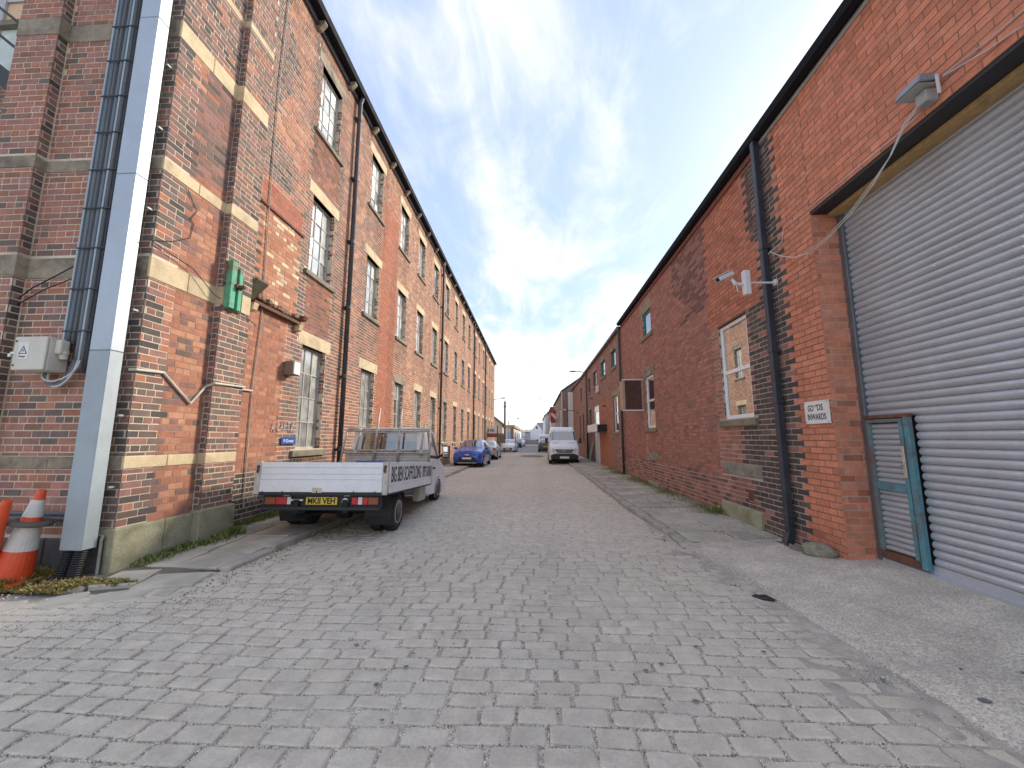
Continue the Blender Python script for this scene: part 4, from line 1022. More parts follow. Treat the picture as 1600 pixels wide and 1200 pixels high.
def joint_area(r, n):
    k = r.choice(near, n); t_ = r.uniform(-0.5, 0.5, n); side = r.random(n) < 0.6
    x = A[k, 0] + np.where(side, t_ * A[k, 2], A[k, 2] / 2 + 0.007) + r.normal(0, 0.006, n)
    y = A[k, 1] + np.where(side, A[k, 3] / 2 + 0.007, t_ * A[k, 3]) + r.normal(0, 0.006, n)
    dens = np.array([vnoise(a * 1.2 + 8, b * 1.2 + 3) for a, b in zip(x, y)])
    keep = dens > r.uniform(-0.1, 0.6, n)
    return np.stack([x, y], -1)[keep]
grit('joint_grit', 130000, 9, joint_area, (0.0025, 0.0062), GC, lambda x, y: crown(x, y) + 0.000, road)
def drift_area(r, n):
    tt = r.uniform(0, 1, n); x = -4.6 + tt * 3.2 + r.normal(0, 0.22, n); y = 2.75 + tt * 1.6 + r.normal(0, 0.16, n)
    return np.stack([x, y], -1)
grit('gravel_drift', 9000, 10, drift_area, (0.002, 0.006), GC, lambda x, y: crown(x, y) + 0.006, road)
def strip_area(r, n):
    y = r.uniform(2.2, 9, n); x = np.array([kerb_r(b) for b in y]) + r.normal(-0.05, 0.16, n); return np.stack([x, y], -1)
grit('kerb_grit', 6000, 12, strip_area, (0.002, 0.006), GC[2:], lambda x, y: crown(x, y) + 0.006, road)
grit('pebbles', 150, 13, lambda r, n: np.stack([r.uniform(2.6, 3.5, n), r.uniform(5.4, 6.8, n)], -1), (0.004, 0.012), GC, lambda x, y: 0.075, road)
grit('pebbles', 200, 14, lambda r, n: np.stack([r.uniform(-6.2, -4.4, n), r.uniform(3.5, 4.05, n)], -1), (0.005, 0.012), GC[1:], lambda x, y: 0.035, road)
# stains
m_stain = mk('oil_stain', (0.17, 0.165, 0.16), 0.8, var=0.3)
r = random.Random(15)
for i in range(46):
    x, y = r.uniform(0.2, 3.2), r.uniform(1.75, 3.4); s = r.choice([0.008, 0.010, 0.013, 0.018])
    on = x > kerb_r(y)
    if not on and r.random() < 0.45: x = r.uniform(-1.4, 0.2)
    zz = apz(x, y) + 0.004 if on else crown(x, y) + 0.0185
    disc('stain', x, y, s, s * 0.7, m_stain, road, zz, i)
disc('stain', 2.52, 2.586, 0.032, 0.024, m_stain, road, apz(2.52, 2.586) + 0.005, 99)
disc('stain', 0.83, 2.0, 0.035, 0.028, m_stain, road, 0.02, 98)

# weeds and grass
def blades(name, n, seed, posf, hgt, wid, cols, lean=0.6, leaf=False):
    r = np.random.default_rng(seed); V = []; F = []; K_ = []
    for i in range(n):
        x, y, z, k = posf(r); h = r.uniform(*hgt) * k; a = r.uniform(0, 6.283); l = r.uniform(0, lean) * h; w_ = r.uniform(*wid)
        dx, dy = math.cos(a), math.sin(a); px_, py_ = -dy * w_, dx * w_
        c = cols[r.integers(len(cols))]; o = len(V)
        if leaf:
            V += [(x, y, z), (x + dx * l * .5 + px_ * 2, y + dy * l * .5 + py_ * 2, z + h * .6), (x + dx * l, y + dy * l, z + h), (x + dx * l * .5 - px_ * 2, y + dy * l * .5 - py_ * 2, z + h * .62)]
            F.append((o, o + 1, o + 2, o + 3)); K_ += [c] * 4
        else:
            V += [(x - px_, y - py_, z), (x + px_, y + py_, z), (x + dx * l * .4 + px_ * .7, y + dy * l * .4 + py_ * .7, z + h * .6), (x + dx * l * .4 - px_ * .7, y + dy * l * .4 - py_ * .7, z + h * .6), (x + dx * l, y + dy * l, z + h)]
            F += [(o, o + 1, o + 2, o + 3), (o + 3, o + 2, o + 4)]; K_ += [c] * 5
    me = bpy.data.meshes.new(name); me.from_pydata(V, [], F)
    at = me.attributes.new('bcol', 'FLOAT_COLOR', 'POINT'); kk = np.ones((len(V), 4), np.float32); kk[:, :3] = K_; at.data.foreach_set('color', kk.reshape(-1))
    me.materials.append(MATS.get('leaf') or mk('leaf', (1, 1, 1), 0.7, src='attr', var=0.15)); o = bpy.data.objects.new(name, me); COL.objects.link(o); stuff(o); return o
GR = [(0.14, 0.20, 0.045), (0.18, 0.23, 0.06), (0.10, 0.15, 0.035), (0.24, 0.25, 0.08), (0.30, 0.27, 0.12)]
def left_strip(r):
    while True:
        y = r.uniform(4.3, 9.5); x0 = -4.655 if y < 5.2 else (-4.555 if y < 5.86 else -4.88)
        k = vnoise(y * 2.6 + 1, 2.0)
        if r.random() < max(0.0, k - 0.25) * 1.6 * (1.0 if y < 7.5 else 0.5): break
    return x0 + abs(r.normal(0, 0.085)) + 0.01, y, zl(0, y) - 0.01, 0.5 + k
o = blades('weeds', 5200, 41, left_strip, (0.025, 0.09), (0.003, 0.008), GR, 0.9, True); tag(o, 'strip of low green weeds along the foot of the mill', 'weeds')
def right_strip(r):
    while True:
        y = r.uniform(6.9, 19); k = vnoise(y * 1.1 + 6, 7.0)
        if r.random() < k: break
    return RX - 0.01 - abs(r.normal(0, 0.16)) * (1 if y < 13 else 1.5), y, zr(0, y) - 0.012, 0.5 + k * 0.8
o = blades('grass', 9000, 42, right_strip, (0.02, 0.085), (0.002, 0.005), GR + [(0.34, 0.29, 0.15)], 1.0); tag(o, 'thin grass growing along the foot of the brown brick wall', 'grass')
def corner_patch(r):
    while True:
        x = r.uniform(-6.6, -3.9); y = r.uniform(3.55, 4.18) if x < -5.15 else r.uniform(3.68, 4.02)
        k = vnoise(x * 3 + 2, y * 4 + 9) + (0.35 if x < -5.1 else -0.12)
        if r.random() < max(0, k - 0.35) * 1.5: break
    return x, y, 0.03, (1.2 if x < -5.2 else 0.55)
o = blades('ground_cover', 6500, 43, corner_patch, (0.03, 0.10), (0.004, 0.010), [(0.30, 0.27, 0.07), (0.22, 0.24, 0.06), (0.38, 0.30, 0.10), (0.42, 0.20, 0.08), (0.16, 0.17, 0.05)], 1.2, True); tag(o, 'yellow green ground cover at the foot of the cones and the duct', 'ground cover')
# tuft with a dandelion by the plinth on the right
o = blades('weed_tuft', 160, 44, lambda r: (RX - 0.10 + r.normal(0, 0.04), 7.95 + r.normal(0, 0.08), 0.085, 1.0), (0.05, 0.14), (0.004, 0.010), GR, 0.9, True); tag(o, 'leafy dandelion tuft with a yellow flower by the plinth stone', 'weed'); o['kind'] = 'thing'
q = MB(); q.lathe([(0.002, 0.22), (0.022, 0.225), (0.018, 0.235), (0.003, 0.238)], (RX - 0.13, 7.85, 0), 'z', 10); q.tube([(RX - 0.11, 7.9, 0.08), (RX - 0.13, 7.85, 0.222)], 0.003, 5); q.build('flower', mk('dandelion', (0.75, 0.55, 0.03), 0.7), o)

# fallen leaves and litter gathered along the kerbs
def litter_pos(r):
    if r.random() < 0.55:
        y = r.uniform(4.6, 20); return -3.45 + abs(r.normal(0, 0.10)) + 0.02, y, crown(-3.4, y) + 0.006, 1
    y = r.uniform(4.0, 20); return kerb_r(y) - abs(r.normal(0, 0.12)) - 0.02, y, crown(1.9, y) + 0.008, 1
o = blades('leaf_litter', 420, 46, litter_pos, (0.006, 0.014), (0.006, 0.012), [(0.16, 0.10, 0.05), (0.22, 0.15, 0.08), (0.09, 0.07, 0.05), (0.30, 0.24, 0.16)], 3.0, True); o.parent = road
def moss_pos(r):
    y = r.uniform(3.6, 7.5); x = -3.42 + abs(r.normal(0, 0.16)) if r.random() < 0.6 else r.uniform(2.2, 3.4)
    if x > 0: y = r.uniform(6.6, 11)
    return x, y, (crown(x, y) + 0.003 if x < 0 else zr(x, y) - 0.004), 1
o = blades('joint_moss', 900, 47, moss_pos, (0.006, 0.022), (0.003, 0.006), GR[:4], 1.0, True); o.parent = road

# ------------------------------------------------------------------ lettering
def text_mesh(s, size, mat, name='lettering', bold=0.0, sx=1.0, extr=0.0008, align='LEFT', shear=0):
    cu = bpy.data.curves.new(name, 'FONT'); cu.body = s; cu.size = size; cu.extrude = extr; cu.offset = bold; cu.align_x = align; cu.shear = shear
    ob = bpy.data.objects.new(name, cu); COL.objects.link(ob)
    dg = bpy.context.evaluated_depsgraph_get(); me = bpy.data.meshes.new_from_object(ob.evaluated_get(dg)); me.name = name
    bpy.data.objects.remove(ob); bpy.data.curves.remove(cu)
    me.materials.clear(); me.materials.append(mat)
    if sx != 1.0: me.transform(Matrix.Diagonal((sx, 1, 1, 1)))
    return me
def put_text(s, size, mat, parent, at, xdir, up=(0, 0, 1), fit=None, PM=None, **k):
    """lettering on a plane: xdir = reading direction; at = lower left corner in the parent's coordinates"""
    me = text_mesh(s, size, mat, **k)
    xs = [v.co.x for v in me.vertices]
    if fit:
        f = fit / (max(xs) - min(xs)); me.transform(Matrix.Diagonal((f, 1, 1, 1)))
        xs = [v.co.x for v in me.vertices]
    me.transform(Matrix.Translation((-min(xs), 0, 0)))
    X = Vector(xdir).normalized(); Z = Vector(up); Z = (Z - X * Z.dot(X)).normalized(); N = X.cross(Z)
    R = Matrix((X, Z, N)).transposed().to_4x4(); R.translation = Vector(at)
    if PM is not None: R = PM @ R
    o = bpy.data.objects.new('lettering', me); COL.objects.link(o); o.parent = parent; o.matrix_local = R
    return o
m_ink = mk('black_ink', (0.015, 0.015, 0.017), 0.6, var=0.05)
m_signw = mk('sign_white', (0.80, 0.79, 0.75), 0.5, var=0.06, dirt=(0.5, 0.46, 0.38), dirt_amt=0.35)

# ------------------------------------------------------------------ things on the mill's end wall
m_galv = mk('galvanised_duct', (0.46, 0.52, 0.58), 0.5, metal=0.3, var=0.07, scale=3, fine=45, dirt=(0.33, 0.36, 0.38), dirt_amt=0.4, dirt_scale=1.5)
m_galv2 = mk('galvanised_duct_dull', (0.38, 0.44, 0.47), 0.55, metal=0.3, var=0.08, scale=3, fine=45, dirt=(0.27, 0.30, 0.31), dirt_amt=0.5, dirt_scale=1.5)
duct = thing('cable_duct', 'tall galvanised steel cable duct standing on the corner of the mill', 'duct', (-4.875, 4.08, 0.05))
prev = 0.33
for i, z in enumerate((2.48, 4.645, 6.82, 9.0)):
    s = MB().box(-5.0, -4.75, 4.0, 4.15, prev + 0.004, z).build('duct_section', m_galv2 if i == 0 else m_galv, duct, bevel=0.006)
    if i == 0:
        MB().box(-5.035, -5.001, 4.10, 4.146, prev, z - 0.4).build('flange', m_galv2, s)
    prev = z
for z in (0.95, 1.75, 3.0, 4.3, 5.4, 6.3): MB().box(-4.752, -4.728, 4.17, 4.24, z, z + 0.022).build('bracket', mk('zinc_bracket', (0.34, 0.34, 0.33), 0.6, metal=0.3) if 'zinc_bracket' not in MATS else MATS['zinc_bracket'], duct)
m_hose = mk('black_hose', (0.018, 0.018, 0.020), 0.6, var=0.2)
for x, dx in ((-4.935, -0.03), (-4.815, -0.02)):
    mb = MB(); prof = []
    z = 0.40
    pts, rs = [], []
    while z > -0.02:
        t_ = (0.40 - z) / 0.42
        pts.append((x + dx * t_, 4.075 - 0.06 * t_, z)); rs.append(0.058 if len(pts) % 2 else 0.049); z -= 0.011
    mb.tube(pts, rs, 14); mb.build('corrugated_hose', m_hose, duct)
# bundle of conduits beside it
m_cable = [mk('grey_cable', (0.12, 0.125, 0.13), 0.6, var=0.2), mk('blue_grey_cable', (0.15, 0.175, 0.20), 0.55, var=0.15), mk('dark_cable', (0.035, 0.037, 0.04), 0.6, var=0.2)]
run = thing('cable_run', 'bundle of dark cables climbing the mill wall left of the duct', 'cables', (-5.4, 4.2, 2.2))
for i, (x, r_, k, zb) in enumerate(((-5.515, 0.024, 1, 2.62), (-5.46, 0.022, 0, 2.6), (-5.425, 0.018, 2, 2.6), (-5.385, 0.024, 1, 2.36), (-5.34, 0.02, 2, 2.36), (-5.30, 0.026, 0, 2.30), (-5.25, 0.02, 2, 2.25), (-5.215, 0.018, 0, 2.25))):
    pts = [(x + 0.006 * math.sin(z * 1.7 + i), 4.215 - r_ + 0.004 * math.sin(z * 2.3 + i), z) for z in lin(zb, 10.9, 40)]
    MB().tube(pts, r_, 8).build('cable', m_cable[k], run, smooth=True)
for x in (-5.555, -5.32): MB().box(x - 0.012, x + 0.012, 4.16, 4.235, 2.30, 10.9).build('tray_edge', m_galv2, run)
for i in range(16): MB().box(-5.57, -5.2, 4.165 - 0.012, 4.172 - 0.012, 2.75 + i * 0.52, 2.765 + i * 0.52).build('cable_tie', m_cable[2], run)
for i, (xa, xb, dz) in enumerate(((-5.385, -5.72, 0), (-5.36, -5.70, 0.02), (-5.33, -5.67, 0.035), (-5.30, -5.75, -0.03))):
    pts = []
    for t_ in lin(0, 1, 16):
        a = math.pi * t_
        pts.append((xa + (xb - xa) * (0.5 - 0.5 * math.cos(a)), 4.17 - 0.03 * math.sin(a), 2.40 - 0.14 * t_ - (0.20 + dz) * math.sin(a)))
    MB().tube(pts, 0.013, 7).build('cable', m_cable[1 if i % 2 else 0] if i < 2 else mk('pale_cable%s' % '', (0.55, 0.55, 0.52), 0.5) if 'pale_cable' not in MATS else MATS['pale_cable'], run, smooth=True)
# electrical box
m_ebox = mk('cream_enclosure', (0.66, 0.63, 0.53), 0.5, var=0.08, scale=4, dirt=(0.45, 0.41, 0.32), dirt_amt=0.35)
eb = thing('electrical_box', 'cream electrical enclosure with warning sticker and plug on the mill wall', 'electrical box', (-5.73, 4.12, 2.26))
MB().box(-5.93, -5.53, 4.03, 4.225, 2.262, 2.655).build('enclosure', m_ebox, eb, bevel=0.01, seg=2)
dd = MB().box(-5.928, -5.532, 4.0, 4.027, 2.266, 2.652).build('door', m_ebox, eb, bevel=0.008)
for z in (2.32, 2.60): MB().lathe([(0.012, 3.996), (0.012, 4.001)], (-5.90, 0, z), 'y', 10).build('screw', m_iron, dd)
mb = MB(); mb.box(-5.975, -5.925, 4.005, 4.03, 2.45, 2.48); mb.box(-5.97, -5.935, 3.985, 4.004, 2.415, 2.455); mb.build('padlock', mk('zinc', (0.6, 0.6, 0.6), 0.35, metal=0.7), eb, bevel=0.004)
st = MB().box(-5.865, -5.735, 3.9965, 3.9995, 2.39, 2.585).build('sticker', m_signw, dd)
mb = MB(); tri = [(-5.853, 2.448), (-5.747, 2.448), (-5.80, 2.548)]; tin = [(-5.838, 2.456), (-5.762, 2.456), (-5.80, 2.529)]
mb.add([(p[0], 3.9955, p[1]) for p in tri + tin], [(0, 1, 4, 3), (1, 2, 5, 4), (2, 0, 3, 5)])
mb.add([(p[0], 3.9955, p[1]) for p in ((-5.797, 2.515), (-5.812, 2.485), (-5.80, 2.487), (-5.803, 2.460), (-5.788, 2.493), (-5.799, 2.491))], [(0, 1, 2, 5), (2, 3, 4, 5)])
mb.build('warning_triangle', m_ink, dd)
put_text('Danger', 0.03, m_ink, dd, Vector((-5.845, 3.9955, 2.412)) - Vector(ORG[eb.name]), (1, 0, 0))
mb = MB(); mb.lathe([(0.035, 0.0), (0.035, 0.11), (0.05, 0.115), (0.05, 0.15), (0.04, 0.155), (0.036, 0.21)], (0, 0, 0), 'z', 16)
Mx = Matrix.Translation((-5.487, 4.12, 2.62)) @ Matrix.Rotation(math.radians(188), 4, 'X')
mb.build('plug_socket', m_ebox, eb, M=Mx)
MB().box(-5.53, -5.45, 4.07, 4.17, 2.46, 2.63).build('socket_body', m_ebox, eb, bevel=0.02, seg=2)
# overhead wires crossing the corner
m_wire = mk('thin_black_wire', (0.02, 0.02, 0.02), 0.6, var=0.1)
m_wirew = mk('white_wire', (0.62, 0.60, 0.55), 0.6, var=0.12)
w = MB(); w.tube([(-6.75, 4.19, 2.72), (-6.49, 4.2, 3.018), (-6.12, 4.2, 3.32), (-5.85, 4.2, 3.46), (-5.50, 4.2, 3.65)], 0.008, 5); w.tube([(-6.75, 4.18, 2.75), (-6.3, 4.2, 3.10), (-5.95, 4.2, 3.30), (-5.5, 4.2, 3.47)], 0.007, 5)
tag(recentre(w.build('wall_wire', m_wire), (-6.1, 4.2, 2.7)), 'two sagging black wires slanting across the end wall above the electrical box', 'wire')
w = MB(); w.tube([(-4.66, 4.194, 3.90), (-4.66, 4.32, 3.87), (-4.64, 4.786, 3.79), (-4.62, 5.135, 3.56), (-4.57, 5.64, 3.437), (-4.60, 6.0, 3.34)], 0.006, 5)
w.tube([(-4.68, 4.195, 3.89), (-4.68, 4.49, 4.03), (-4.68, 4.72, 4.20), (-4.68, 4.756, 4.43), (-4.68, 4.70, 4.47), (-4.68, 4.78, 4.63), (-4.68, 4.60, 4.85)], 0.005, 5)
tag(recentre(w.build('wall_wire', m_wire), (-4.66, 5.0, 3.4)), 'thin black wire draped over the corner pilasters above the stone band', 'wire')
w = MB(); w.tube([(-4.865, 6.43, 0.35), (-4.865, 6.40, 1.34), (-4.865, 6.39, 2.43), (-4.865, 6.46, 3.60), (-4.86, 6.39, 5.63), (-4.86, 6.36, 8.27), (-4.86, 6.42, 10.7)], 0.011, 6)
tag(recentre(w.build('wall_conduit', mk('grey_conduit', (0.42, 0.38, 0.33), 0.7, var=0.2)), (-4.865, 6.43, 0.35)), 'thin grey conduit running up past the bricked up doorway', 'conduit')
w = MB(); w.tube([(-4.75, 4.235, 2.30), (-4.675, 4.24, 2.30), (-4.675, 4.58, 2.32), (-4.675, 4.80, 2.14), (-4.675, 5.01, 1.97), (-4.675, 5.22, 2.22), (-4.575, 5.26, 2.28), (-4.575, 5.84, 2.30), (-4.86, 5.86, 2.30), (-4.862, 6.38, 2.31)], 0.017, 8)
tag(recentre(w.build('wall_conduit', mk('cream_conduit', (0.60, 0.55, 0.46), 0.6, var=0.15)), (-4.675, 4.24, 2.0)), 'cream conduit with a sagging bend across the corner pilasters', 'conduit')
w = MB(); w.tube([(-6.2, 4.2, 0.62), (-5.0, 4.2, 0.62)], 0.02, 8); w.tube([(-6.2, 4.2, 0.67), (-5.0, 4.2, 0.67)], 0.02, 8)
tag(recentre(w.build('low_pipe', m_cable[0]), (-5.6, 4.2, 0.6)), 'pair of grey pipes along the wall behind the cones', 'pipe')
w = MB(); w.tube([(-4.84, 4.22, 0.44), (-4.735, 4.19, 0.44), (-4.73, 4.17, 0.41), (-4.73, 4.17, 0.02)], 0.014, 8)
tag(recentre(w.build('earth_pipe', mk('lead_pipe', (0.33, 0.32, 0.29), 0.7)), (-4.73, 4.17, 0.02)), 'short bent grey pipe at the foot of the corner plinth', 'pipe')
# green painted board on the second pilaster
gb = thing('green_board', 'peeling green painted timber bracket board on the corner pilaster', 'board', (-4.53, 5.4, 3.38))
m_gp = mk('peeling_green', (0.10, 0.44, 0.26), 0.75, var=0.2, scale=12, bmp=0.4, dirt=(0.20, 0.10, 0.06), dirt_amt=1.0, dirt_scale=4.5)
MB().box(-4.59, -4.50, 5.28, 5.385, 3.42, 4.15).build('plank', m_gp, gb, bevel=0.006)
MB().box(-4.59, -4.50, 5.435, 5.51, 3.42, 4.08).build('plank', m_gp, gb, bevel=0.006)
MB().box(-4.592, -4.54, 5.386, 5.434, 3.42, 4.10).build('plank', mk('bare_dark_timber', (0.12, 0.075, 0.05), 0.9, var=0.3), gb)
MB().box(-4.592, -4.56, 5.52, 5.60, 3.42, 4.0).build('backing_strip', mk('mossy_timber', (0.10, 0.10, 0.07), 0.9, var=0.3), gb)
mb = MB(); mb.tube([(-4.55, 5.41, 3.78), (-4.40, 5.44, 3.78)], 0.03, 10); mb.box(-4.50, -4.47, 5.36, 5.50, 3.755, 3.81); mb.build('rusted_pin', m_rust, gb, bevel=0.004)
# small box by the ground floor window, blue name plate, chalked letters
ab = thing('wall_box', 'white and brown junction box beside the ground floor mill window', 'box', (-4.8, 7.3, 2.75))
MB().box(-4.878, -4.70, 7.20, 7.42, 2.73, 3.0).build('body', mk('brown_box', (0.25, 0.19, 0.14), 0.7), ab, bevel=0.01)
MB().box(-4.70, -4.675, 7.21, 7.41, 2.74, 2.99).build('cover', m_white, ab, bevel=0.006)
bp = thing('name_plate', 'small blue name plate with white lettering on the mill wall', 'sign', (-4.86, 7.5, 1.37))
MB().box(-4.872, -4.857, 7.27, 7.72, 1.385, 1.525).build('plate', mk('plate_blue', (0.03, 0.09, 0.38), 0.4, var=0.05), bp, bevel=0.003)
put_text('P.Green', 0.085, m_white, bp, Vector((-4.8565, 7.34, 1.425)) - Vector(ORG[bp.name]), (0, 1, 0), fit=0.30, bold=0.001)
cg = thing('chalk_letters', 'white chalked letters on the red brick of the mill wall', 'lettering', (-4.87, 7.3, 1.6))
m_chalk = mk('chalk', (0.72, 0.68, 0.62), 0.95, var=0.2, fine=150)
G = {'A': [[(0, 0), (.4, 1), (.85, 0)], [(.15, .4), (.7, .42)]], 'C': [[(.8, .85), (.35, 1), (0, .5), (.3, .02), (.8, .12)]], 'R': [[(0, 0), (.05, 1), (.6, .9), (.55, .55), (.05, .5), (.8, 0)]], 'T': [[(.4, 0), (.42, 1)], [(0, .95), (.9, 1)]], 'Y': [[(0, 1), (.4, .5)], [(.85, 1), (.15, -.2)]]}
y = 6.98
for ch in 'A CARTY':
    if ch != ' ':
        mb = MB()
        for pl in G[ch]: mb.tube([(-4.874, y + p[0] * 0.085, 1.63 + (y - 7) * 0.06 + p[1] * 0.15) for p in pl], 0.009, 5)
        mb.build('letter', m_chalk, cg)
    y += 0.055 if ch == ' ' else 0.105

# ------------------------------------------------------------------ traffic cones
m_cone = mk('cone_orange', (0.85, 0.10, 0.028), 0.5, var=0.1, scale=7, dirt=(0.45, 0.12, 0.06), dirt_amt=0.4)
m_sleeve = mk('cone_sleeve', (0.74, 0.72, 0.66), 0.5, var=0.1, scale=9, dirt=(0.42, 0.38, 0.32), dirt_amt=0.45)
def cone_part(z0, z1, H=0.92, r0=0.17, r1=0.032, off=0.0):
    f = lambda z: r0 + (r1 - r0) * z / H + off
    return [(f(z0), z0), (f(z1), z1)]
def cone(loc, rot, label, bands):
    c = thing('traffic_cone', label, 'traffic cone', loc, group='traffic cones by the mill corner', local=True)
    c.rotation_euler = rot
    MB().box(-0.23, 0.23, -0.23, 0.23, 0, 0.045).build('base', m_cone, c, bevel=0.02)
    mb = MB(); mb.lathe(cone_part(0.03, 0.92), n=24); mb.build('cone_body', m_cone, c, smooth=False)
    for z0, z1 in bands: MB().lathe(cone_part(z0, z1, off=0.003), n=24).build('reflective_sleeve', m_sleeve, c)
    return c
c1 = cone((-5.37, 3.90, 0.055), (0, 0.17, 0.3), 'traffic cone with two white bands and a grey ring leaning on the wall', [(0.32, 0.56), (0.65, 0.82)])
mb = MB(); R0, r0 = 0.125, 0.028
mb.add([((R0 + r0 * math.cos(b) * 1.8) * math.cos(a), (R0 + r0 * math.cos(b) * 1.8) * math.sin(a), 0.585 + r0 * math.sin(b)) for a in lin(0, 6.2832 * 27 / 28, 28) for b in lin(0, 6.2832 * 7 / 8, 8)], [(i * 8 + j, ((i + 1) % 28) * 8 + j, ((i + 1) % 28) * 8 + (j + 1) % 8, i * 8 + (j + 1) % 8) for i in range(28) for j in range(8)])
mb.build('rubber_ring', mk('grey_rubber', (0.12, 0.115, 0.10), 0.9, var=0.2), c1, smooth=True)
cone((-5.60, 3.74, 0.045), (0.12, 0.38, 0.2), 'plain orange traffic cone leaning over at the left edge', [])

# ------------------------------------------------------------------ things on the workshop wall
sg = thing('goods_sign', 'square white goods inwards sign screwed to the red brick pillar', 'sign', (RX - 0.01, 5.17, 1.68))
MB().box(RX - 0.022, RX - 0.006, 4.962, 5.392, 1.685, 1.972).build('plate', m_signw, sg, bevel=0.002)
o_ = Vector(ORG[sg.name])
m_lt = mk('worn_black', (0.03, 0.03, 0.03), 0.7, var=0.2)
put_text('GO', 0.108, m_lt, sg, Vector((RX - 0.0225, 5.328, 1.847)) - o_, (0, -1, 0), fit=0.105, bold=0.002)
put_text('DS', 0.108, m_lt, sg, Vector((RX - 0.0225, 5.160, 1.851)) - o_, (0, -1, 0), fit=0.100, bold=0.002)
mb = MB(); mb.box(RX - 0.0235, RX - 0.0225, 5.186, 5.203, 1.895, 1.917); mb.box(RX - 0.0235, RX - 0.0225, 5.165, 5.176, 1.902, 1.925); mb.build('worn_letter', m_lt, sg)
put_text('INWARDS', 0.108, m_lt, sg, Vector((RX - 0.0225, 5.343, 1.735)) - o_, (0, -1, 0), fit=0.325, bold=0.002)
for y in (4.98, 5.374):
    for z in (1.705, 1.952): MB().lathe([(0.007, RX - 0.0245), (0.007, RX - 0.022)], (0, y, z), 'x', 8).build('screw', m_iron, sg)
cc = thing('security_camera', 'white security camera on bracket arm above the white window', 'security camera', (RX, 5.75, 3.7))
m_camw = mk('camera_white', (0.74, 0.74, 0.73), 0.4, var=0.04)
mb = MB(); mb.tube([(RX - 0.002, 5.75, 3.79), (3.17, 5.75, 3.79)], 0.017, 8); mb.lathe([(0.05, RX - 0.03), (0.05, RX - 0.002)], (0, 5.75, 3.79), 'x', 14); mb.build('arm', m_camw, cc)
MB().box(3.10, 3.20, 5.70, 5.79, 3.60, 3.98).build('power_unit', m_camw, cc, bevel=0.02, seg=3)
mb = MB(); mb.tube([(3.10, 5.75, 3.77), (2.99, 5.75, 3.78), (2.95, 5.76, 3.86)], [0.022, 0.03, 0.02], 8); mb.tube([(3.0, 5.75, 3.78), (3.02, 5.75, 3.66)], 0.007, 6); mb.build('swivel', m_camw, cc)
mb = MB(); mb.box(-0.155, 0.155, -0.045, 0.045, -0.038, 0.038)
Mx = Matrix.Translation((2.86, 5.77, 3.905)) @ Matrix.Rotation(math.radians(-27), 4, 'Y') @ Matrix.Rotation(math.radians(18), 4, 'Z')
hz = mb.build('housing', m_camw, cc, M=Mx, bevel=0.02, seg=2)
mb = MB(); mb.box(-0.185, 0.15, -0.055, 0.055, 0.040, 0.050); mb.build('sun_shield', m_camw, cc, M=Mx, bevel=0.006)
mb = MB(); mb.box(-0.158, -0.154, -0.03, 0.03, -0.026, 0.026); mb.build('lens_window', m_ink, hz, M=Mx)
fl = thing('floodlight', 'grey floodlight with flat hood above the roller shutter', 'floodlight', (RX, 3.33, 4.45))
m_flood = mk('flood_grey', (0.27, 0.285, 0.31), 0.5, metal=0.3, var=0.12)
mb = MB(); mb.hexa([(3.36, 3.22, 4.59), (3.36, 3.46, 4.59), (3.53, 3.46, 4.61), (3.53, 3.22, 4.61), (3.40, 3.24, 4.685), (3.40, 3.44, 4.685), (3.52, 3.44, 4.70), (3.52, 3.24, 4.70)]); mb.build('lamp_head', m_flood, fl, bevel=0.008)
MB().box(3.375, 3.52, 3.235, 3.445, 4.582, 4.588).build('lens', mk('flood_lens', (0.45, 0.45, 0.42), 0.3), fl)
MB().box(3.47, 3.577, 3.28, 3.38, 4.46, 4.578).build('gear_box', mk('flood_box', (0.40, 0.40, 0.39), 0.6, var=0.15), fl, bevel=0.006)
MB().box(3.50, 3.52, 3.205, 3.218, 4.46, 4.64).build('bracket', m_camw, fl)
w = MB(); w.tube([(3.5, 3.36, 4.52), (3.48, 3.52, 4.42), (3.47, 3.68, 4.22), (3.46, 3.89, 4.06), (3.46, 4.19, 3.93), (3.46, 4.53, 3.835), (3.47, 4.86, 3.813), (3.49, 5.21, 3.92), (3.50, 5.47, 4.07), (3.50, 5.70, 4.25)], 0.006, 5); w.tube([(3.5, 3.36, 4.50), (3.48, 3.51, 4.40), (3.47, 3.66, 4.23), (3.45, 3.89, 4.08), (3.45, 4.19, 3.95), (3.45, 4.55, 3.85), (3.46, 4.9, 3.83)], 0.005, 5)
tag(recentre(w.build('hanging_cable', m_wirew), (3.47, 4.5, 3.8)), 'pale twin cable sagging from the floodlight past the shutter head', 'cable')
w = MB(); w.tube([(3.565, 3.43, 4.471), (3.565, 3.69, 4.45), (3.565, 4.24, 4.457), (3.565, 4.74, 4.458), (3.565, 5.23, 4.464), (3.565, 5.45, 4.468), (3.56, 5.51, 4.30), (3.55, 5.77, 4.288), (3.50, 5.92, 4.15), (3.55, 5.93, 3.83)], 0.006, 5)
tag(recentre(w.build('wall_cable', m_wirew), (3.565, 4.6, 4.3)), 'thin pale cable clipped along the brick above the shutter opening', 'cable')
w = MB(); w.tube([(3.56, 2.2, 4.35), (3.56, 2.66, 4.47), (3.56, 2.9, 4.52), (3.55, 3.2, 4.61)], 0.006, 5); w.tube([(3.56, 2.2, 4.50), (3.56, 2.65, 4.58), (3.56, 2.9, 4.59), (3.55, 3.2, 4.62)], 0.005, 5)
tag(recentre(w.build('lamp_cable', m_wirew), (3.56, 2.8, 4.4)), 'two pale wires running from the floodlight to the frame edge', 'cable')
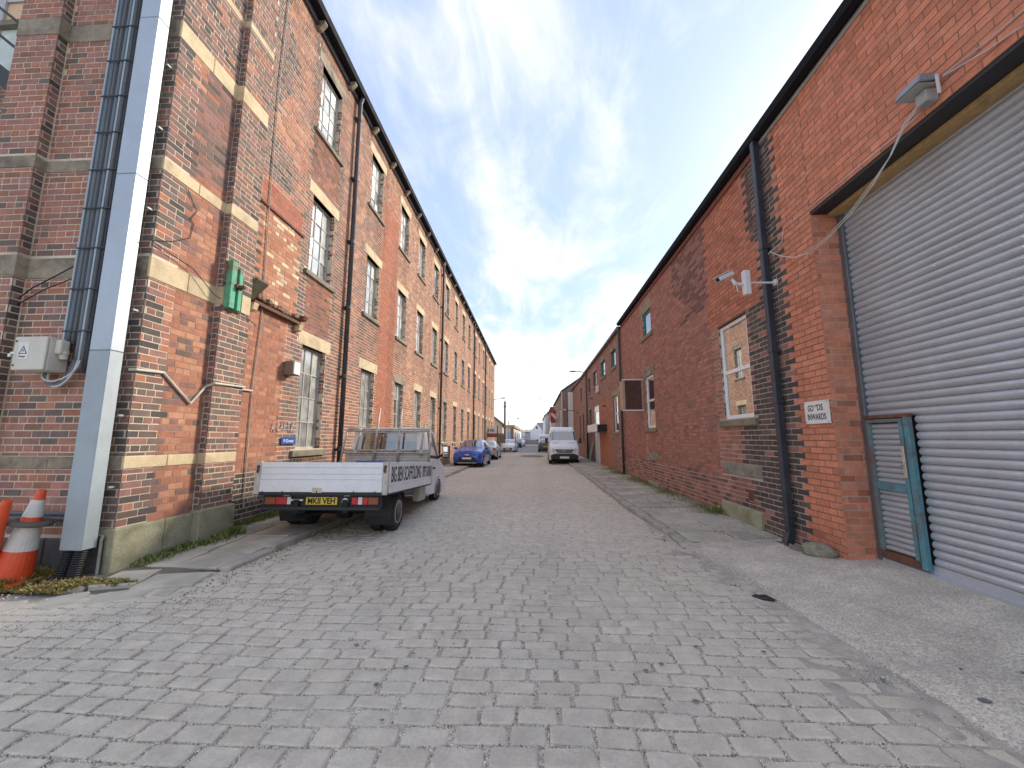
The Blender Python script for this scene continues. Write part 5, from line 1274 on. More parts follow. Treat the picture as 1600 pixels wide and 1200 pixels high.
# stone by the pillar, scrap of rubber, drain plate, chips on the ground
def rock(loc, s, seed, mat, name, label, cat):
    me = bpy.data.meshes.new(name); bm = bmesh.new(); bmesh.ops.create_icosphere(bm, subdivisions=3, radius=1)
    r = random.Random(seed); off = r.random() * 50
    for v_ in bm.verts:
        n_ = v_.co.normalized(); k = 0.70 + 0.5 * vnoise(n_.x * 1.6 + off, n_.y * 1.6 + n_.z * 1.9 + off) + 0.16 * vnoise(n_.x * 5 + n_.z * 4, n_.y * 5 + off); v_.co = Vector((n_.x * s[0] * k, n_.y * s[1] * k, max(n_.z, -0.45) * s[2] * k))
    bm.to_mesh(me); bm.free(); me.materials.append(mat); me.shade_smooth(); o = bpy.data.objects.new(name, me); COL.objects.link(o); o.location = loc; tag(o, label, cat); return o
o = rock((3.44, 5.20, 0.13), (0.12, 0.18, 0.10), 3, mk('boulder_stone', (0.33, 0.31, 0.23), 0.95, var=0.3, scale=14, fine=60, bmp=1.0, bdist=0.015, dirt=(0.14, 0.14, 0.08), dirt_amt=0.8, dirt_scale=9), 'boulder', 'mossy grey stone at the foot of the red brick pillar', 'stone'); o.rotation_euler = (0.1, -0.1, 0.5)
rock((3.42, 5.56, 0.075), (0.09, 0.16, 0.035), 6, mk('dirt_clod', (0.20, 0.17, 0.13), 0.95, var=0.3), 'dirt_pile', 'flat pile of dirt beside the downpipe shoe', 'dirt')
mb = MB(); mb.box(3.36, 3.56, 5.70, 5.98, 0.045, 0.066); tag(recentre(mb.build('drain_plate', m_rust, bevel=0.006), (3.46, 5.84, 0.045)), 'rusty iron drain plate under the downpipe', 'drain')
mb = MB(); r = random.Random(4)
pts = [(2.03 + 0.13 * t_, 4.06 - 0.13 * t_ + 0.012 * math.sin(9 * t_), 0.022 + 0.012 * r.random()) for t_ in lin(0, 1, 9)]
mb.tube(pts, [0.008, 0.02, 0.026, 0.018, 0.022, 0.015, 0.024, 0.018, 0.006], 6); mb.tube([(2.06, 4.05, 0.035), (2.12, 4.00, 0.05), (2.19, 3.95, 0.03)], [0.006, 0.014, 0.005], 5)
tag(recentre(mb.build('rubber_scrap', mk('scrap_rubber', (0.03, 0.03, 0.032), 0.7)), (2.1, 4.0, 0.01)), 'torn scrap of black rubber lying on the setts by the apron', 'debris')

# ------------------------------------------------------------------ vehicles
m_tyre = mk('tyre_rubber', (0.022, 0.022, 0.023), 0.85, var=0.25, scale=12, dirt=(0.12, 0.11, 0.10), dirt_amt=0.35, dirt_scale=8)
m_rim = mk('wheel_rim', (0.62, 0.60, 0.56), 0.5, metal=0.15, var=0.15, dirt=(0.35, 0.29, 0.22), dirt_amt=0.5, dirt_scale=10)
m_plastic = mk('black_plastic', (0.028, 0.029, 0.031), 0.6, var=0.15)
m_under = mk('underbody', (0.02, 0.02, 0.02), 0.9, var=0.3)
m_truckw = mk('truck_white', (0.86, 0.87, 0.87), 0.45, var=0.05, scale=3, fine=25, dirt=(0.66, 0.64, 0.60), dirt_amt=0.4, dirt_scale=3.5, coat=0.2)
m_alu = mk('dull_aluminium', (0.60, 0.58, 0.54), 0.55, metal=0.25, var=0.15, dirt=(0.25, 0.22, 0.18), dirt_amt=0.5, dirt_scale=6)
m_scaf = mk('scaffold_tube', (0.60, 0.55, 0.48), 0.55, metal=0.2, var=0.2, dirt=(0.20, 0.13, 0.09), dirt_amt=0.6, dirt_scale=7)
m_carglass = glass('car_glass', (0.015, 0.018, 0.02), 0.25, 0.02, transp=0.35)
m_carglass_d = glass('car_glass_dark', (0.012, 0.014, 0.016), 0.22, 0.02)
m_redl = mk('red_lens', (0.55, 0.02, 0.02), 0.25, var=0.05); m_ambl = mk('amber_lens', (0.30, 0.08, 0.03), 0.3, var=0.05); m_whl = mk('clear_lens', (0.75, 0.72, 0.70), 0.2, var=0.05)
m_ylw = mk('rear_plate', (0.80, 0.55, 0.05), 0.45, var=0.05); m_whp = mk('front_plate', (0.78, 0.78, 0.75), 0.45, var=0.04)
def wheel(root, x, y, r, w, side, rimr=0.6, zc=None, spokes=0, M=None):
    """tyre with a rim as its sub-part; side = +1 rim faces +x"""
    zc = r if zc is None else zc
    t_ = MB(); prof = [(r * rimr, -w / 2), (r * 0.86, -w / 2), (r * 0.965, -w / 2 + 0.02), (r, -w / 2 + 0.045)]
    for k in range(4): a = -w / 2 + 0.045 + (w - 0.09) * (k + 0.5) / 4; prof += [(r, a - 0.012), (r - 0.008, a - 0.006), (r - 0.008, a + 0.006), (r, a + 0.012)]
    prof += [(r, w / 2 - 0.045), (r * 0.965, w / 2 - 0.02), (r * 0.86, w / 2), (r * rimr, w / 2)]
    t_.lathe(prof, (x, y, zc), 'x', 28)
    o = t_.build('wheel', m_tyre, root, smooth=False, M=M)
    q = MB(); e = x + side * w / 2
    s = lambda d: e - side * d
    q.lathe([(r * rimr * 1.02, s(0.0)), (r * rimr * 0.93, s(-0.004)), (r * rimr * 0.85, s(0.05)), (r * 0.33, s(0.06)), (r * 0.30, s(0.02)), (r * 0.12, s(0.012)), (0.01, s(0.0))], (0, y, zc), 'x', 24)
    for k in range(spokes):
        a = 6.283 * k / spokes; q.tube([(s(0.0), y + 0.06 * math.cos(a), zc + 0.06 * math.sin(a)), (s(0.002), y + r * rimr * 0.95 * math.cos(a), zc + r * rimr * 0.95 * math.sin(a))], 0.022, 6)
    q.build('rim', m_rim, o, smooth=False, M=M)
    return o
# ---- the scaffolder's flatbed, front wheels on the road, near side up on the kerb
KT = 0.9
truck = thing('flatbed_truck', 'white scaffolding flatbed truck parked half on the left kerb', 'truck', (-3.17, 6.55, 0.0), rz=math.radians(1.8), scale=KT, local=True)
BM = Matrix.Translation((0, 0, 0.35)) @ Matrix.Rotation(math.radians(-3.3), 4, 'X') @ Matrix.Translation((0, 0, -0.35))
Z0, Z1 = 0.727, 1.222
def tb(mb, name, mat, parent=None, **k): return mb.build(name, mat, parent or truck, M=BM, **k)
bed = tb(MB().box(-1.08, 1.08, -0.965, 2.0, Z0 + 0.02, Z0 + 0.07), 'bed_floor', mk('bed_ply', (0.16, 0.13, 0.10), 0.9, var=0.3))
tb(MB().box(-1.10, 1.10, -1.0, 2.02, Z0 - 0.03, Z0 + 0.018), 'bed_frame', m_plastic)
zs = [Z0 + 0.02, Z0 + 0.215, Z0 + 0.305, Z0 + 0.405, Z1]
tail = tb(MB().box(-1.01, 1.01, -0.985, -0.965, Z0 + 0.02, Z1 - 0.002), 'tailboard', m_alu)
for a, b in zip(zs, zs[1:]): tb(MB().box(-1.008, 1.008, -1.010, -0.986, a + 0.0015, b - 0.0015), 'plank', m_truckw, tail, bevel=0.004)
for s in (-1, 1):
    a, b = sorted((s * 1.012, s * 1.10)); c = tb(MB().box(a, b, -1.016, -0.95, Z0 - 0.02, Z1 + 0.012), 'corner_post', mk('post_paint', (0.60, 0.57, 0.50), 0.6, var=0.15, dirt=(0.28, 0.19, 0.12), dirt_amt=0.5, dirt_scale=8) if 'post_paint' not in MATS else MATS['post_paint'], bevel=0.008)
    q = MB(); q.tube([(s * 1.05, -1.03, Z1 - 0.06), (s * 1.045, -1.035, Z1 - 0.13), (s * 1.055, -1.03, Z1 - 0.17)], [0.014, 0.022, 0.012], 8); q.lathe([(0.025, -1.03), (0.025, -1.014)], (s * 1.05, 0, Z1 - 0.07), 'y', 10); tb(q, 'latch', m_rust, c)
    sb = tb(MB().box(*sorted((s * 1.075, s * 1.092)), -0.95, 2.0, Z0 + 0.01, Z1), 'side_board', m_alu)
    a, b = sorted((s * 1.093, s * 1.112))
    for z_a, z_b in ((Z0 + 0.0, Z0 + 0.118), (Z0 + 0.121, Z1)): tb(MB().box(a, b, -0.948, 1.985, z_a, z_b), 'plank', m_truckw, sb, bevel=0.004)
    tb(MB().box(*sorted((s * 1.085, s * 1.125)), 1.99, 2.04, Z0 - 0.02, Z1 + 0.02), 'front_post', m_alu)
tb(MB().box(-0.13, 0.03, -1.0135, -1.0105, Z0 + 0.01, Z0 + 0.09), 'sticker', mk('yellowed_sticker', (0.62, 0.55, 0.36), 0.6, var=0.15), tail)
for x in (-0.95, -0.62, -0.05, 0.55, 0.9): tb(MB().box(x - 0.006, x + 0.006, -1.02, -1.0105, Z0 - 0.01, Z0 + 0.04), 'hinge', m_plastic, tail)
# lettering on the side board
o = put_text('BIG BEN SCAFFOLDING', 0.36, m_ink, truck, (1.1145, -0.88, Z0 + 0.175), (0, 1, 0), fit=1.90, bold=0.003, PM=BM)
o = put_text('07973 670103', 0.33, m_ink, truck, (1.1145, 1.14, Z0 + 0.18), (0, 1, 0), fit=0.80, bold=0.003, PM=BM)
# rear bar, lights, plate
bar = tb(MB().box(-0.98, 0.98, -0.97, -0.90, 0.46, 0.515), 'rear_bar', m_plastic, bevel=0.008)
tb(MB().box(-0.98, 0.98, -0.905, -0.885, 0.515, 0.70), 'light_panel', m_plastic)
for s in (-1, 1):
    segs = ((0.50, 0.60, m_redl), (0.60, 0.68, m_whl), (0.68, 0.77, m_redl), (0.77, 0.94, m_ambl)) if s > 0 else ((0.50, 0.57, m_whl), (0.57, 0.76, m_redl), (0.76, 0.94, m_ambl))
    lc = tb(MB().box(*sorted((s * 0.49, s * 0.95)), -0.925, -0.90, 0.54, 0.675), 'tail_light', m_plastic)
    for a, b, m in segs: tb(MB().box(*sorted((s * (a + 0.003), s * (b - 0.003))), -0.94, -0.926, 0.548, 0.667), 'lens', m, lc, bevel=0.006)
np_ = tb(MB().box(-0.26, 0.26, -0.93, -0.918, 0.545, 0.665), 'number_plate', m_ylw, bevel=0.003)
o = put_text('MKII VEH', 0.125, m_ink, truck, (-0.225, -0.932, 0.562), (1, 0, 0), fit=0.45, bold=0.0035, PM=BM)
q = MB(); q.lathe([(0.055, -0.95), (0.045, -0.925)], (0.40, 0, 0.60), 'y', 14); tb(q, 'reverse_lamp', m_whl)
for x in (-0.58, 0.42): tb(MB().box(x - 0.05, x + 0.05, -0.94, -0.90, 0.68, 0.74), 'bracket', m_alu)
tb(MB().box(-0.55, -0.30, -0.945, -0.925, 0.605, 0.63), 'lamp_cover', m_whl)
# chassis
ch = MB(); ch.box(-0.45, -0.36, -0.95, 3.6, 0.48, 0.68); ch.box(0.36, 0.45, -0.95, 3.6, 0.48, 0.68)
for y in (-0.6, 0.4, 1.2, 2.2): ch.box(-0.36, 0.36, y, y + 0.08, 0.5, 0.66)
ch.lathe([(0.13, -0.11), (0.15, 0.0), (0.13, 0.11)], (0.0, 0, 0.35), 'x', 16); ch.tube([(-0.8, 0, 0.35), (0.8, 0, 0.35)], 0.06, 10); ch.tube([(0, 0, 0.36), (0, 2.4, 0.5)], 0.045, 8)
ch.box(-0.75, -0.48, 0.9, 1.7, 0.38, 0.62); ch.tube([(-0.3, 0.5, 0.40), (-0.3, -0.3, 0.36), (-0.55, -0.7, 0.36)], 0.035, 8)
ch.box(-1.0, 1.0, 0.75, 1.9, Z0 - 0.10, Z0 - 0.035)
ch.build('chassis', m_under, truck)
KL = 0.11
for s, dz in ((-1, KL), (1, 0)):
    for xc in (0.645, 0.885): wheel(truck, s * xc, 0, 0.335, 0.205, s, zc=0.335 + dz)
    wheel(truck, s * 0.86, 3.5, 0.335, 0.21, s, zc=0.335 + (dz if s < 0 else 0))
    # mudguard: arch plus flap
    n_ = 10; q = MB(); x0, x1 = sorted((s * 0.53, s * 0.985)); R1, R2 = 0.43, 0.41; zc = 0.36 + dz * 0.5
    ps = [math.radians(a) for a in lin(15, 205, n_)]
    vs = [(x, R * math.cos(a), zc + R * math.sin(a)) for x in (x0, x1) for R in (R1, R2) for a in ps]
    fs = []
    for k in range(n_ - 1):
        fs += [(k, k + 1, 2 * n_ + k + 1, 2 * n_ + k), (n_ + k, n_ + k + 1, 3 * n_ + k + 1, 3 * n_ + k), (k, k + 1, n_ + k + 1, n_ + k), (2 * n_ + k, 2 * n_ + k + 1, 3 * n_ + k + 1, 3 * n_ + k)]
    q.add(vs, fs); q.build('mudguard', m_plastic, truck)
    q = MB(); q.box(x0, x1, -0.435, -0.415, 0.43 + dz * 0.4, 0.68); q.build('mud_flap', m_plastic, truck, bevel=0.01)
# rack of scaffold tube behind the cab
rack = tb(MB().box(-1.02, 1.02, 2.045, 2.06, Z1 - 0.25, Z1 + 0.21), 'headboard', m_alu)
for k in range(4): tb(MB().box(-1.0, 1.0, 2.030, 2.0445, Z1 - 0.02 + k * 0.058, Z1 + 0.032 + k * 0.058), 'slat', m_alu, rack, bevel=0.006)
for (p, q_) in (((-1.0, 2.03, 2.01), (1.02, 2.03, 2.01)), ((-1.0, 2.0, 1.965), (1.02, 2.0, 1.965)), ((-1.05, 2.02, 1.50), (1.02, 2.02, 1.50)), ((-1.08, 2.0, 1.44), (1.02, 2.0, 1.44)), ((-1.12, 2.0, 1.18), (-1.0, 2.02, 2.03)), ((1.04, 2.0, 1.18), (1.03, 2.02, 2.06)), ((-0.76, 1.98, 1.42), (-0.66, 2.0, 2.04)), ((-0.30, 1.97, 1.20), (-0.22, 1.98, 2.52)), ((0.28, 1.97, 1.20), (0.32, 1.98, 2.50)), ((0.82, 1.98, 1.36), (0.90, 2.0, 2.14))):
    tb(MB().tube([p, q_], 0.0245, 10), 'tube', m_scaf, rack, smooth=True)
for x, z in ((-0.24, 1.98), (-0.28, 1.46), (0.31, 1.99), (0.29, 1.46), (-0.70, 1.99), (-0.75, 1.46), (0.88, 1.99), (0.84, 1.46)): tb(MB().box(x - 0.045, x + 0.045, 1.95, 2.04, z - 0.04, z + 0.04), 'clamp', m_alu, rack, bevel=0.01)
tb(MB().box(-0.45, 0.12, 1.3, 1.9, Z1 - 0.05, Z1 + 0.025), 'blue_sheet', mk('blue_tarp', (0.05, 0.12, 0.42), 0.6, var=0.2), bevel=0.02, seg=2)
# cab
arch = [(3.5 + 0.42 * math.cos(a), 0.36 + 0.42 * math.sin(a)) for a in [math.radians(x) for x in lin(8, 172, 11)]]
low = [(2.12, 1.30), (2.12, 0.50), (2.5, 0.42), (3.06, 0.42)] + arch[::-1] + [(3.93, 0.40), (4.40, 0.42), (4.46, 0.60), (4.44, 0.85), (4.30, 1.04), (4.10, 1.13), (3.60, 1.30)]
cabb = tb(MB().prism(low, -0.96, 0.96, 'yz'), 'cab', m_truckw, bevel=0.03, seg=3)
def taper(poly, hw0, z0, hw1, z1):
    hw = lambda z: hw0 + (hw1 - hw0) * (z - z0) / (z1 - z0)
    mb = MB(); n = len(poly); mb.v = [(-hw(z), y, z) for y, z in poly] + [(hw(z), y, z) for y, z in poly]
    mb.f = [tuple(range(n)), tuple(range(n, 2 * n))[::-1]] + [(i, (i + 1) % n, n + (i + 1) % n, n + i) for i in range(n)]; return mb
tb(taper([(2.14, 1.98), (2.2, 2.06), (2.95, 2.07), (3.08, 2.0)], 0.86, 1.98, 0.80, 2.07), 'cab_roof', m_truckw, cabb, bevel=0.02, seg=2)
for s in (-1, 1):
    q = MB(); q.hexa([(s * 0.95, 2.12, 1.295), (s * 0.70, 2.12, 1.295), (s * 0.70, 2.16, 1.295), (s * 0.95, 2.45, 1.295), (s * 0.865, 2.14, 1.99), (s * 0.66, 2.14, 1.99), (s * 0.66, 2.18, 1.99), (s * 0.865, 2.40, 1.99)]); tb(q, 'rear_pillar', m_truckw, cabb, bevel=0.02, seg=2)
    q = MB(); q.tube([(s * 0.93, 3.58, 1.29), (s * 0.84, 3.05, 2.0)], 0.04, 8); tb(q, 'windscreen_pillar', m_truckw, cabb)
    q = MB(); q.add([(s * 0.945, 2.47, 1.30), (s * 0.945, 3.55, 1.30), (s * 0.855, 3.03, 1.98), (s * 0.862, 2.42, 1.98)], [(0, 1, 2, 3)]); tb(q, 'side_window', m_carglass, cabb)
    mr = tb(MB().box(*sorted((s * 1.10, s * 1.30)), 3.22, 3.30, 1.33, 1.66), 'mirror', m_plastic, bevel=0.03, seg=3)
    tb(MB().box(*sorted((s * 1.12, s * 1.28)), 3.212, 3.219, 1.36, 1.63), 'mirror_glass', glass('mirror_glass', (0.2, 0.2, 0.2), 0.8, 0.02) if 'mirror_glass' not in MATS else MATS['mirror_glass'], mr)
    q = MB(); q.tube([(s * 0.93, 3.35, 1.34), (s * 1.12, 3.27, 1.42)], 0.035, 8); tb(q, 'mirror_arm', m_plastic, mr)
    tb(MB().box(*sorted((s * 0.961, s * 0.972)), 2.50, 3.05, 1.05, 1.09), 'door_handle', m_plastic, cabb)
    q = MB(); n_ = 13
    for R in (0.42, 0.46): q.v += [(s * 0.975, 3.5 + R * math.cos(a), 0.36 + R * math.sin(a)) for a in [math.radians(x) for x in lin(-5, 185, n_)]]
    q.f = [(k, k + 1, n_ + k + 1, n_ + k) for k in range(n_ - 1)]; tb(q, 'arch_lip', m_truckw, cabb)
tb(MB().add([(-0.70, 2.15, 1.42), (0.70, 2.15, 1.42), (0.66, 2.165, 1.93), (-0.66, 2.165, 1.93)], [(0, 1, 2, 3)]), 'rear_window', m_carglass, cabb)
tb(MB().box(-0.70, 0.70, 2.125, 2.165, 1.29, 1.42), 'rear_panel', m_truckw, cabb); tb(MB().box(-0.66, 0.66, 2.14, 2.18, 1.93, 1.99), 'rear_header', m_truckw, cabb)
tb(MB().add([(-0.90, 3.60, 1.30), (0.90, 3.60, 1.30), (0.80, 3.07, 2.0), (-0.80, 3.07, 2.0)], [(0, 1, 2, 3)]), 'windscreen', m_carglass, cabb)
for x in (-0.55, -0.1, 0.5): tb(MB().prism([(2.40, 1.28), (2.52, 1.28), (2.50, 1.75), (2.42, 1.75)], x - 0.17, x + 0.17, 'yz'), 'seat_back', m_plastic, cabb, bevel=0.05, seg=3)
tb(MB().box(-0.9, 0.9, 2.2, 3.5, 1.25, 1.31), 'cab_interior', m_under, cabb)
tb(MB().box(*(0.80, 0.965), 1.55, 2.08, 0.36, 0.70), 'locker', mk('dirty_white', (0.50, 0.48, 0.44), 0.6, var=0.2), bevel=0.02)
tb(MB().box(-0.965, -0.80, 1.55, 2.08, 0.36, 0.70), 'locker', MATS['dirty_white'], bevel=0.02)

# ---- cars and vans: a body skin lofted through stations and cut into painted panels and panes
def crom(P, seg):
    P = np.array(P, float); n = len(P); out = []
    for i in range(n - 1):
        p0, p1, p2, p3 = P[max(i - 1, 0)], P[i], P[i + 1], P[min(i + 2, n - 1)]
        for k in range(seg):
            t = k / seg; m1 = (p2 - p0) * 0.35; m2 = (p3 - p1) * 0.35
            out.append((2 * t**3 - 3 * t**2 + 1) * p1 + (t**3 - 2 * t**2 + t) * m1 + (-2 * t**3 + 3 * t**2) * p2 + (t**3 - t**2) * m2)
    out.append(P[-1]); return np.array(out)
def skin(root, st, paint, cuts, seg=5, rs=4):
    D = crom(st, seg); rings = []
    for (y, zb, zs, zw, zt, c, wb, ws, ww, wt) in D:
        half = crom([(wb, zb), (ws, zs), (ww, zw), (wt, zt), (wt * 0.6, zt + c * 0.8), (0, zt + c)], rs)
        full = [(x, z) for x, z in half] + [(-x, z) for x, z in half[-2::-1]]
        rings.append([(x, y, z) for x, z in full])
    nr = len(rings[0]); H = 5 * rs
    parts = {}
    allv = [p for R in rings for p in R]
    for i in range(len(rings) - 1):
        for j in range(nr - 1):
            s = (i + 0.5) / seg; jj = j + 0.5; r_ = (jj if jj < H else 2 * H - jj) / rs; sd = jj > H
            key = ('body', paint)
            for (nm, s0, s1, r0, r1, m) in cuts:
                if s0 < s < s1 and r0 < r_ < r1: key = (nm + ('|l' if sd and nm.startswith('side') else ''), m)
            parts.setdefault(key, []).append((i * nr + j, i * nr + j + 1, (i + 1) * nr + j + 1, (i + 1) * nr + j))
    parts[('body', paint)] += [tuple(range(nr))[::-1], tuple((len(rings) - 1) * nr + j for j in range(nr))]
    parts[('body', paint)].append((0, nr - 1, (len(rings) - 1) * nr + nr - 1, (len(rings) - 1) * nr))
    body = None
    for key in sorted(parts, key=lambda k: k[0] != 'body'):
        fs = parts[key]; used = sorted({i for f in fs for i in f}); mp_ = {a: b for b, a in enumerate(used)}
        mb = MB(); mb.v = [allv[i] for i in used]; mb.f = [tuple(mp_[i] for i in f) for f in fs]
        o = mb.build(key[0].split('|')[0], key[1], root if body is None else body, smooth=True)
        if body is None: body = o
    return body
def car(name, label, loc, rz, paint, kind='hatch', k=0.88, lights=True, rear_plate=True, group='cars parked along the street', detail=True):
    c = thing(name, label, 'car', loc, rz=rz, group=group, scale=k, local=True)
    if kind == 'hatch':
        st = [(0.00, .24, .42, .60, .66, .03, .58, .68, .64, .50), (0.22, .20, .48, .78, .84, .05, .80, .83, .79, .62), (0.95, .18, .50, .92, 1.00, .05, .83, .85, .82, .68), (1.75, .18, .50, .96, 1.40, .06, .83, .85, .81, .56), (2.5, .18, .50, .98, 1.46, .06, .83, .85, .81, .57), (3.35, .18, .50, 1.0, 1.40, .06, .83, .85, .80, .55), (3.78, .22, .50, .98, 1.06, .04, .81, .83, .77, .60), (3.95, .30, .50, .80, .88, .03, .70, .76, .70, .56)]
        wy = (0.78, 3.25); L = 3.95; rw = 0.29
    elif kind == 'saloon':
        st = [(0.00, .24, .42, .58, .64, .03, .60, .70, .66, .52), (0.25, .20, .48, .74, .80, .05, .82, .86, .82, .64), (1.25, .18, .50, .90, .97, .05, .86, .88, .84, .70), (2.05, .18, .50, .94, 1.36, .06, .86, .88, .83, .56), (2.7, .18, .50, .95, 1.41, .06, .86, .88, .83, .57), (3.35, .18, .50, .96, 1.34, .05, .86, .88, .82, .55), (3.95, .20, .50, .95, 1.01, .05, .85, .87, .81, .66), (4.40, .24, .52, .92, .98, .04, .82, .85, .79, .64), (4.52, .32, .55, .82, .88, .03, .74, .80, .74, .6)]
        wy = (0.85, 3.6); L = 4.52; rw = 0.30
    else:  # van
        st = [(0.00, .32, .55, .86, .94, .03, .76, .86, .82, .68), (0.16, .26, .62, 1.04, 1.12, .04, .93, .95, .92, .80), (0.72, .25, .70, 1.22, 1.36, .04, .95, .97, .95, .84), (1.42, .25, .70, 1.28, 2.17, .05, .95, .97, .95, .74), (1.95, .25, .70, 1.28, 2.34, .06, .95, .97, .95, .77), (3.6, .25, .70, 1.28, 2.36, .06, .95, .97, .95, .78), (5.5, .25, .70, 1.28, 2.36, .06, .95, .97, .95, .78), (5.72, .28, .70, 1.28, 2.30, .05, .93, .95, .93, .74)]
        wy = (0.95, 4.7); L = 5.72; rw = 0.34
    g = m_carglass_d
    if kind == 'van': cuts = [('windscreen', 2.2, 2.9, 3.05, 5.1, g), ('side_window', 2.5, 3.9, 2.15, 2.8, g)]
    elif kind == 'saloon': cuts = [('windscreen', 2.12, 2.92, 3.1, 5.1, g), ('side_window', 2.5, 3.95, 2.15, 2.85, g), ('side_window', 4.1, 5.3, 2.15, 2.85, g), ('rear_window', 5.1, 5.9, 3.15, 5.1, g)]
    else: cuts = [('windscreen', 2.12, 2.92, 3.1, 5.1, g), ('side_window', 2.5, 3.95, 2.15, 2.85, g), ('side_window', 4.1, 5.2, 2.15, 2.85, g), ('rear_window', 5.1, 5.9, 3.15, 5.1, g)]
    b = skin(c, st, paint, cuts)
    hw = 0.97 if kind == 'van' else (0.88 if kind == 'saloon' else 0.85)
    for y in wy:
        for s in (-1, 1):
            q = MB(); q.lathe([(rw + 0.055, s * (hw - 0.12)), (rw + 0.055, s * (hw + 0.004)), (rw * 0.5, s * (hw + 0.005))], (0, y, rw + 0.01), 'x', 22); q.build('wheel_arch', m_under, b)
            wheel(c, s * (hw - 0.10), y, rw, 0.22, s, rimr=0.66, spokes=5 if detail else 0)
    MB().box(-hw + 0.1, hw - 0.1, 0.25, L - 0.25, 0.16, 0.30).build('underside', m_under, b)
    mz = 1.0 if kind != 'van' else 1.35; my = st[2][0] + 0.28
    for s in (-1, 1):
        q = MB()
        if kind == 'van': q.box(*sorted((s * (hw + 0.06), s * (hw + 0.24))), my, my + 0.12, mz - 0.05, mz + 0.30)
        else: q.box(*sorted((s * (hw + 0.0), s * (hw + 0.17))), my, my + 0.10, mz - 0.06, mz + 0.06)
        q.tube([(s * (hw - 0.08), my + 0.06, mz - 0.02), (s * (hw + 0.08), my + 0.05, mz)], 0.03, 6)
        q.build('mirror', m_plastic if kind == 'van' else paint, c, bevel=0.03, seg=2)
    return c, b
def lozenge(root, name, mat, c, rx, ry, rz_, rotz=0, roty=0, M=None):
    """flattened ellipsoid: lamps, badges"""
    mb = MB(); n, m = 14, 7
    mb.v = [(rx * math.cos(6.283 * i / n) * math.sin(math.pi * (j + .5) / m), ry * math.sin(6.283 * i / n) * math.sin(math.pi * (j + .5) / m), rz_ * math.cos(math.pi * (j + .5) / m)) for j in range(m) for i in range(n)]
    mb.f = [(j * n + i, j * n + (i + 1) % n, (j + 1) * n + (i + 1) % n, (j + 1) * n + i) for j in range(m - 1) for i in range(n)] + [tuple(range(n)), tuple((m - 1) * n + i for i in range(n))]
    return mb.build(name, mat, root, smooth=True, M=Matrix.Translation(c) @ Matrix.Rotation(rotz, 4, 'Z') @ Matrix.Rotation(roty, 4, 'Y'))
m_chrome = mk('chrome', (0.7, 0.7, 0.72), 0.15, metal=1.0, var=0.03)
m_lamp = mk('headlamp', (0.62, 0.64, 0.66), 0.12, var=0.05, coat=0.5)
# blue hatchback, nose to the camera
m_blue = mk('blue_paint', (0.008, 0.075, 0.42), 0.3, var=0.05, coat=0.8)
c, b = car('hatchback_car', 'bright blue hatchback facing the camera with wheels on the kerb', (-3.55, 20.25, 0.05), math.radians(-1.5), m_blue, k=0.92)
MB().prism([(-0.62, 0.27), (0.62, 0.27), (0.42, 0.52), (0.16, 0.60), (-0.16, 0.60), (-0.42, 0.52)], -0.02, 0.3, 'xz').build('grille', m_plastic, b, bevel=0.02)
MB().box(-0.55, 0.55, -0.035, 0.2, 0.20, 0.24).build('lower_lip', m_alu, b, bevel=0.01)
MB().box(-0.26, 0.26, -0.04, -0.021, 0.42, 0.53).build('number_plate', m_whp, b)
lozenge(b, 'badge', m_chrome, (0, -0.01, 0.655), 0.14, 0.03, 0.04)
for s in (-1, 1):
    lozenge(b, 'headlight', m_lamp, (s * 0.62, 0.19, 0.70), 0.22, 0.10, 0.07, s * 0.75, -s * 0.35)
    lozenge(b, 'fog_light', m_whl, (s * 0.66, 0.12, 0.34), 0.04, 0.03, 0.045)
# silver saloon, tail to the camera
m_silver = mk('silver_paint', (0.47, 0.47, 0.45), 0.35, metal=0.4, var=0.05, coat=0.5)
c, b = car('saloon_car', 'silver saloon parked tail first behind the blue hatchback', (-3.50, 31.4, 0.03), math.radians(180), m_silver, 'saloon', k=0.90)
for s in (-1, 1):
    lozenge(b, 'tail_light', m_redl, (s * 0.66, 4.44, 0.80), 0.17, 0.10, 0.13, 0, s * 0.4)
MB().box(-0.28, 0.28, 4.515, 4.54, 0.74, 0.86).build('number_plate', m_ylw, b)
MB().box(-0.72, 0.72, 4.46, 4.545, 0.30, 0.40).build('bumper_strip', m_plastic, b)
# white hatchback further on, nose to the camera
m_wpaint = mk('white_car_paint', (0.85, 0.85, 0.84), 0.35, var=0.04, coat=0.5)
c, b = car('hatchback_car', 'small white hatchback facing the camera beside the timber gate', (-3.05, 42.6, 0.0), math.radians(-3), m_wpaint, k=0.92, detail=False)
MB().prism([(-0.48, 0.30), (0.48, 0.30), (0.55, 0.46), (0.45, 0.52), (-0.45, 0.52), (-0.55, 0.46)], -0.02, 0.2, 'xz').build('grille', m_plastic, b)
MB().box(-0.26, 0.26, -0.035, -0.021, 0.36, 0.47).build('number_plate', m_whp, b)
for s in (-1, 1): lozenge(b, 'headlight', m_lamp, (s * 0.60, 0.17, 0.70), 0.22, 0.09, 0.08, s * 0.7)
m_navy = mk('navy_paint', (0.02, 0.03, 0.06), 0.35, var=0.05, coat=0.5)
c, b = car('estate_car', 'dark blue car with raised roof parked beyond the white hatchback', (-3.25, 63.0, 0.0), 0, m_navy, k=1.05, detail=False)
MB().box(-0.5, 0.5, -0.03, 0.1, 0.40, 0.58).build('grille', m_chrome, b)
for s in (-1, 1): lozenge(b, 'headlight', m_lamp, (s * 0.6, 0.17, 0.70), 0.2, 0.09, 0.08, s * 0.7)
c, b = car('white_car', 'distant white car last in the row on the left', (-3.0, 75.0, 0.0), 0, m_wpaint, k=1.05, detail=False)
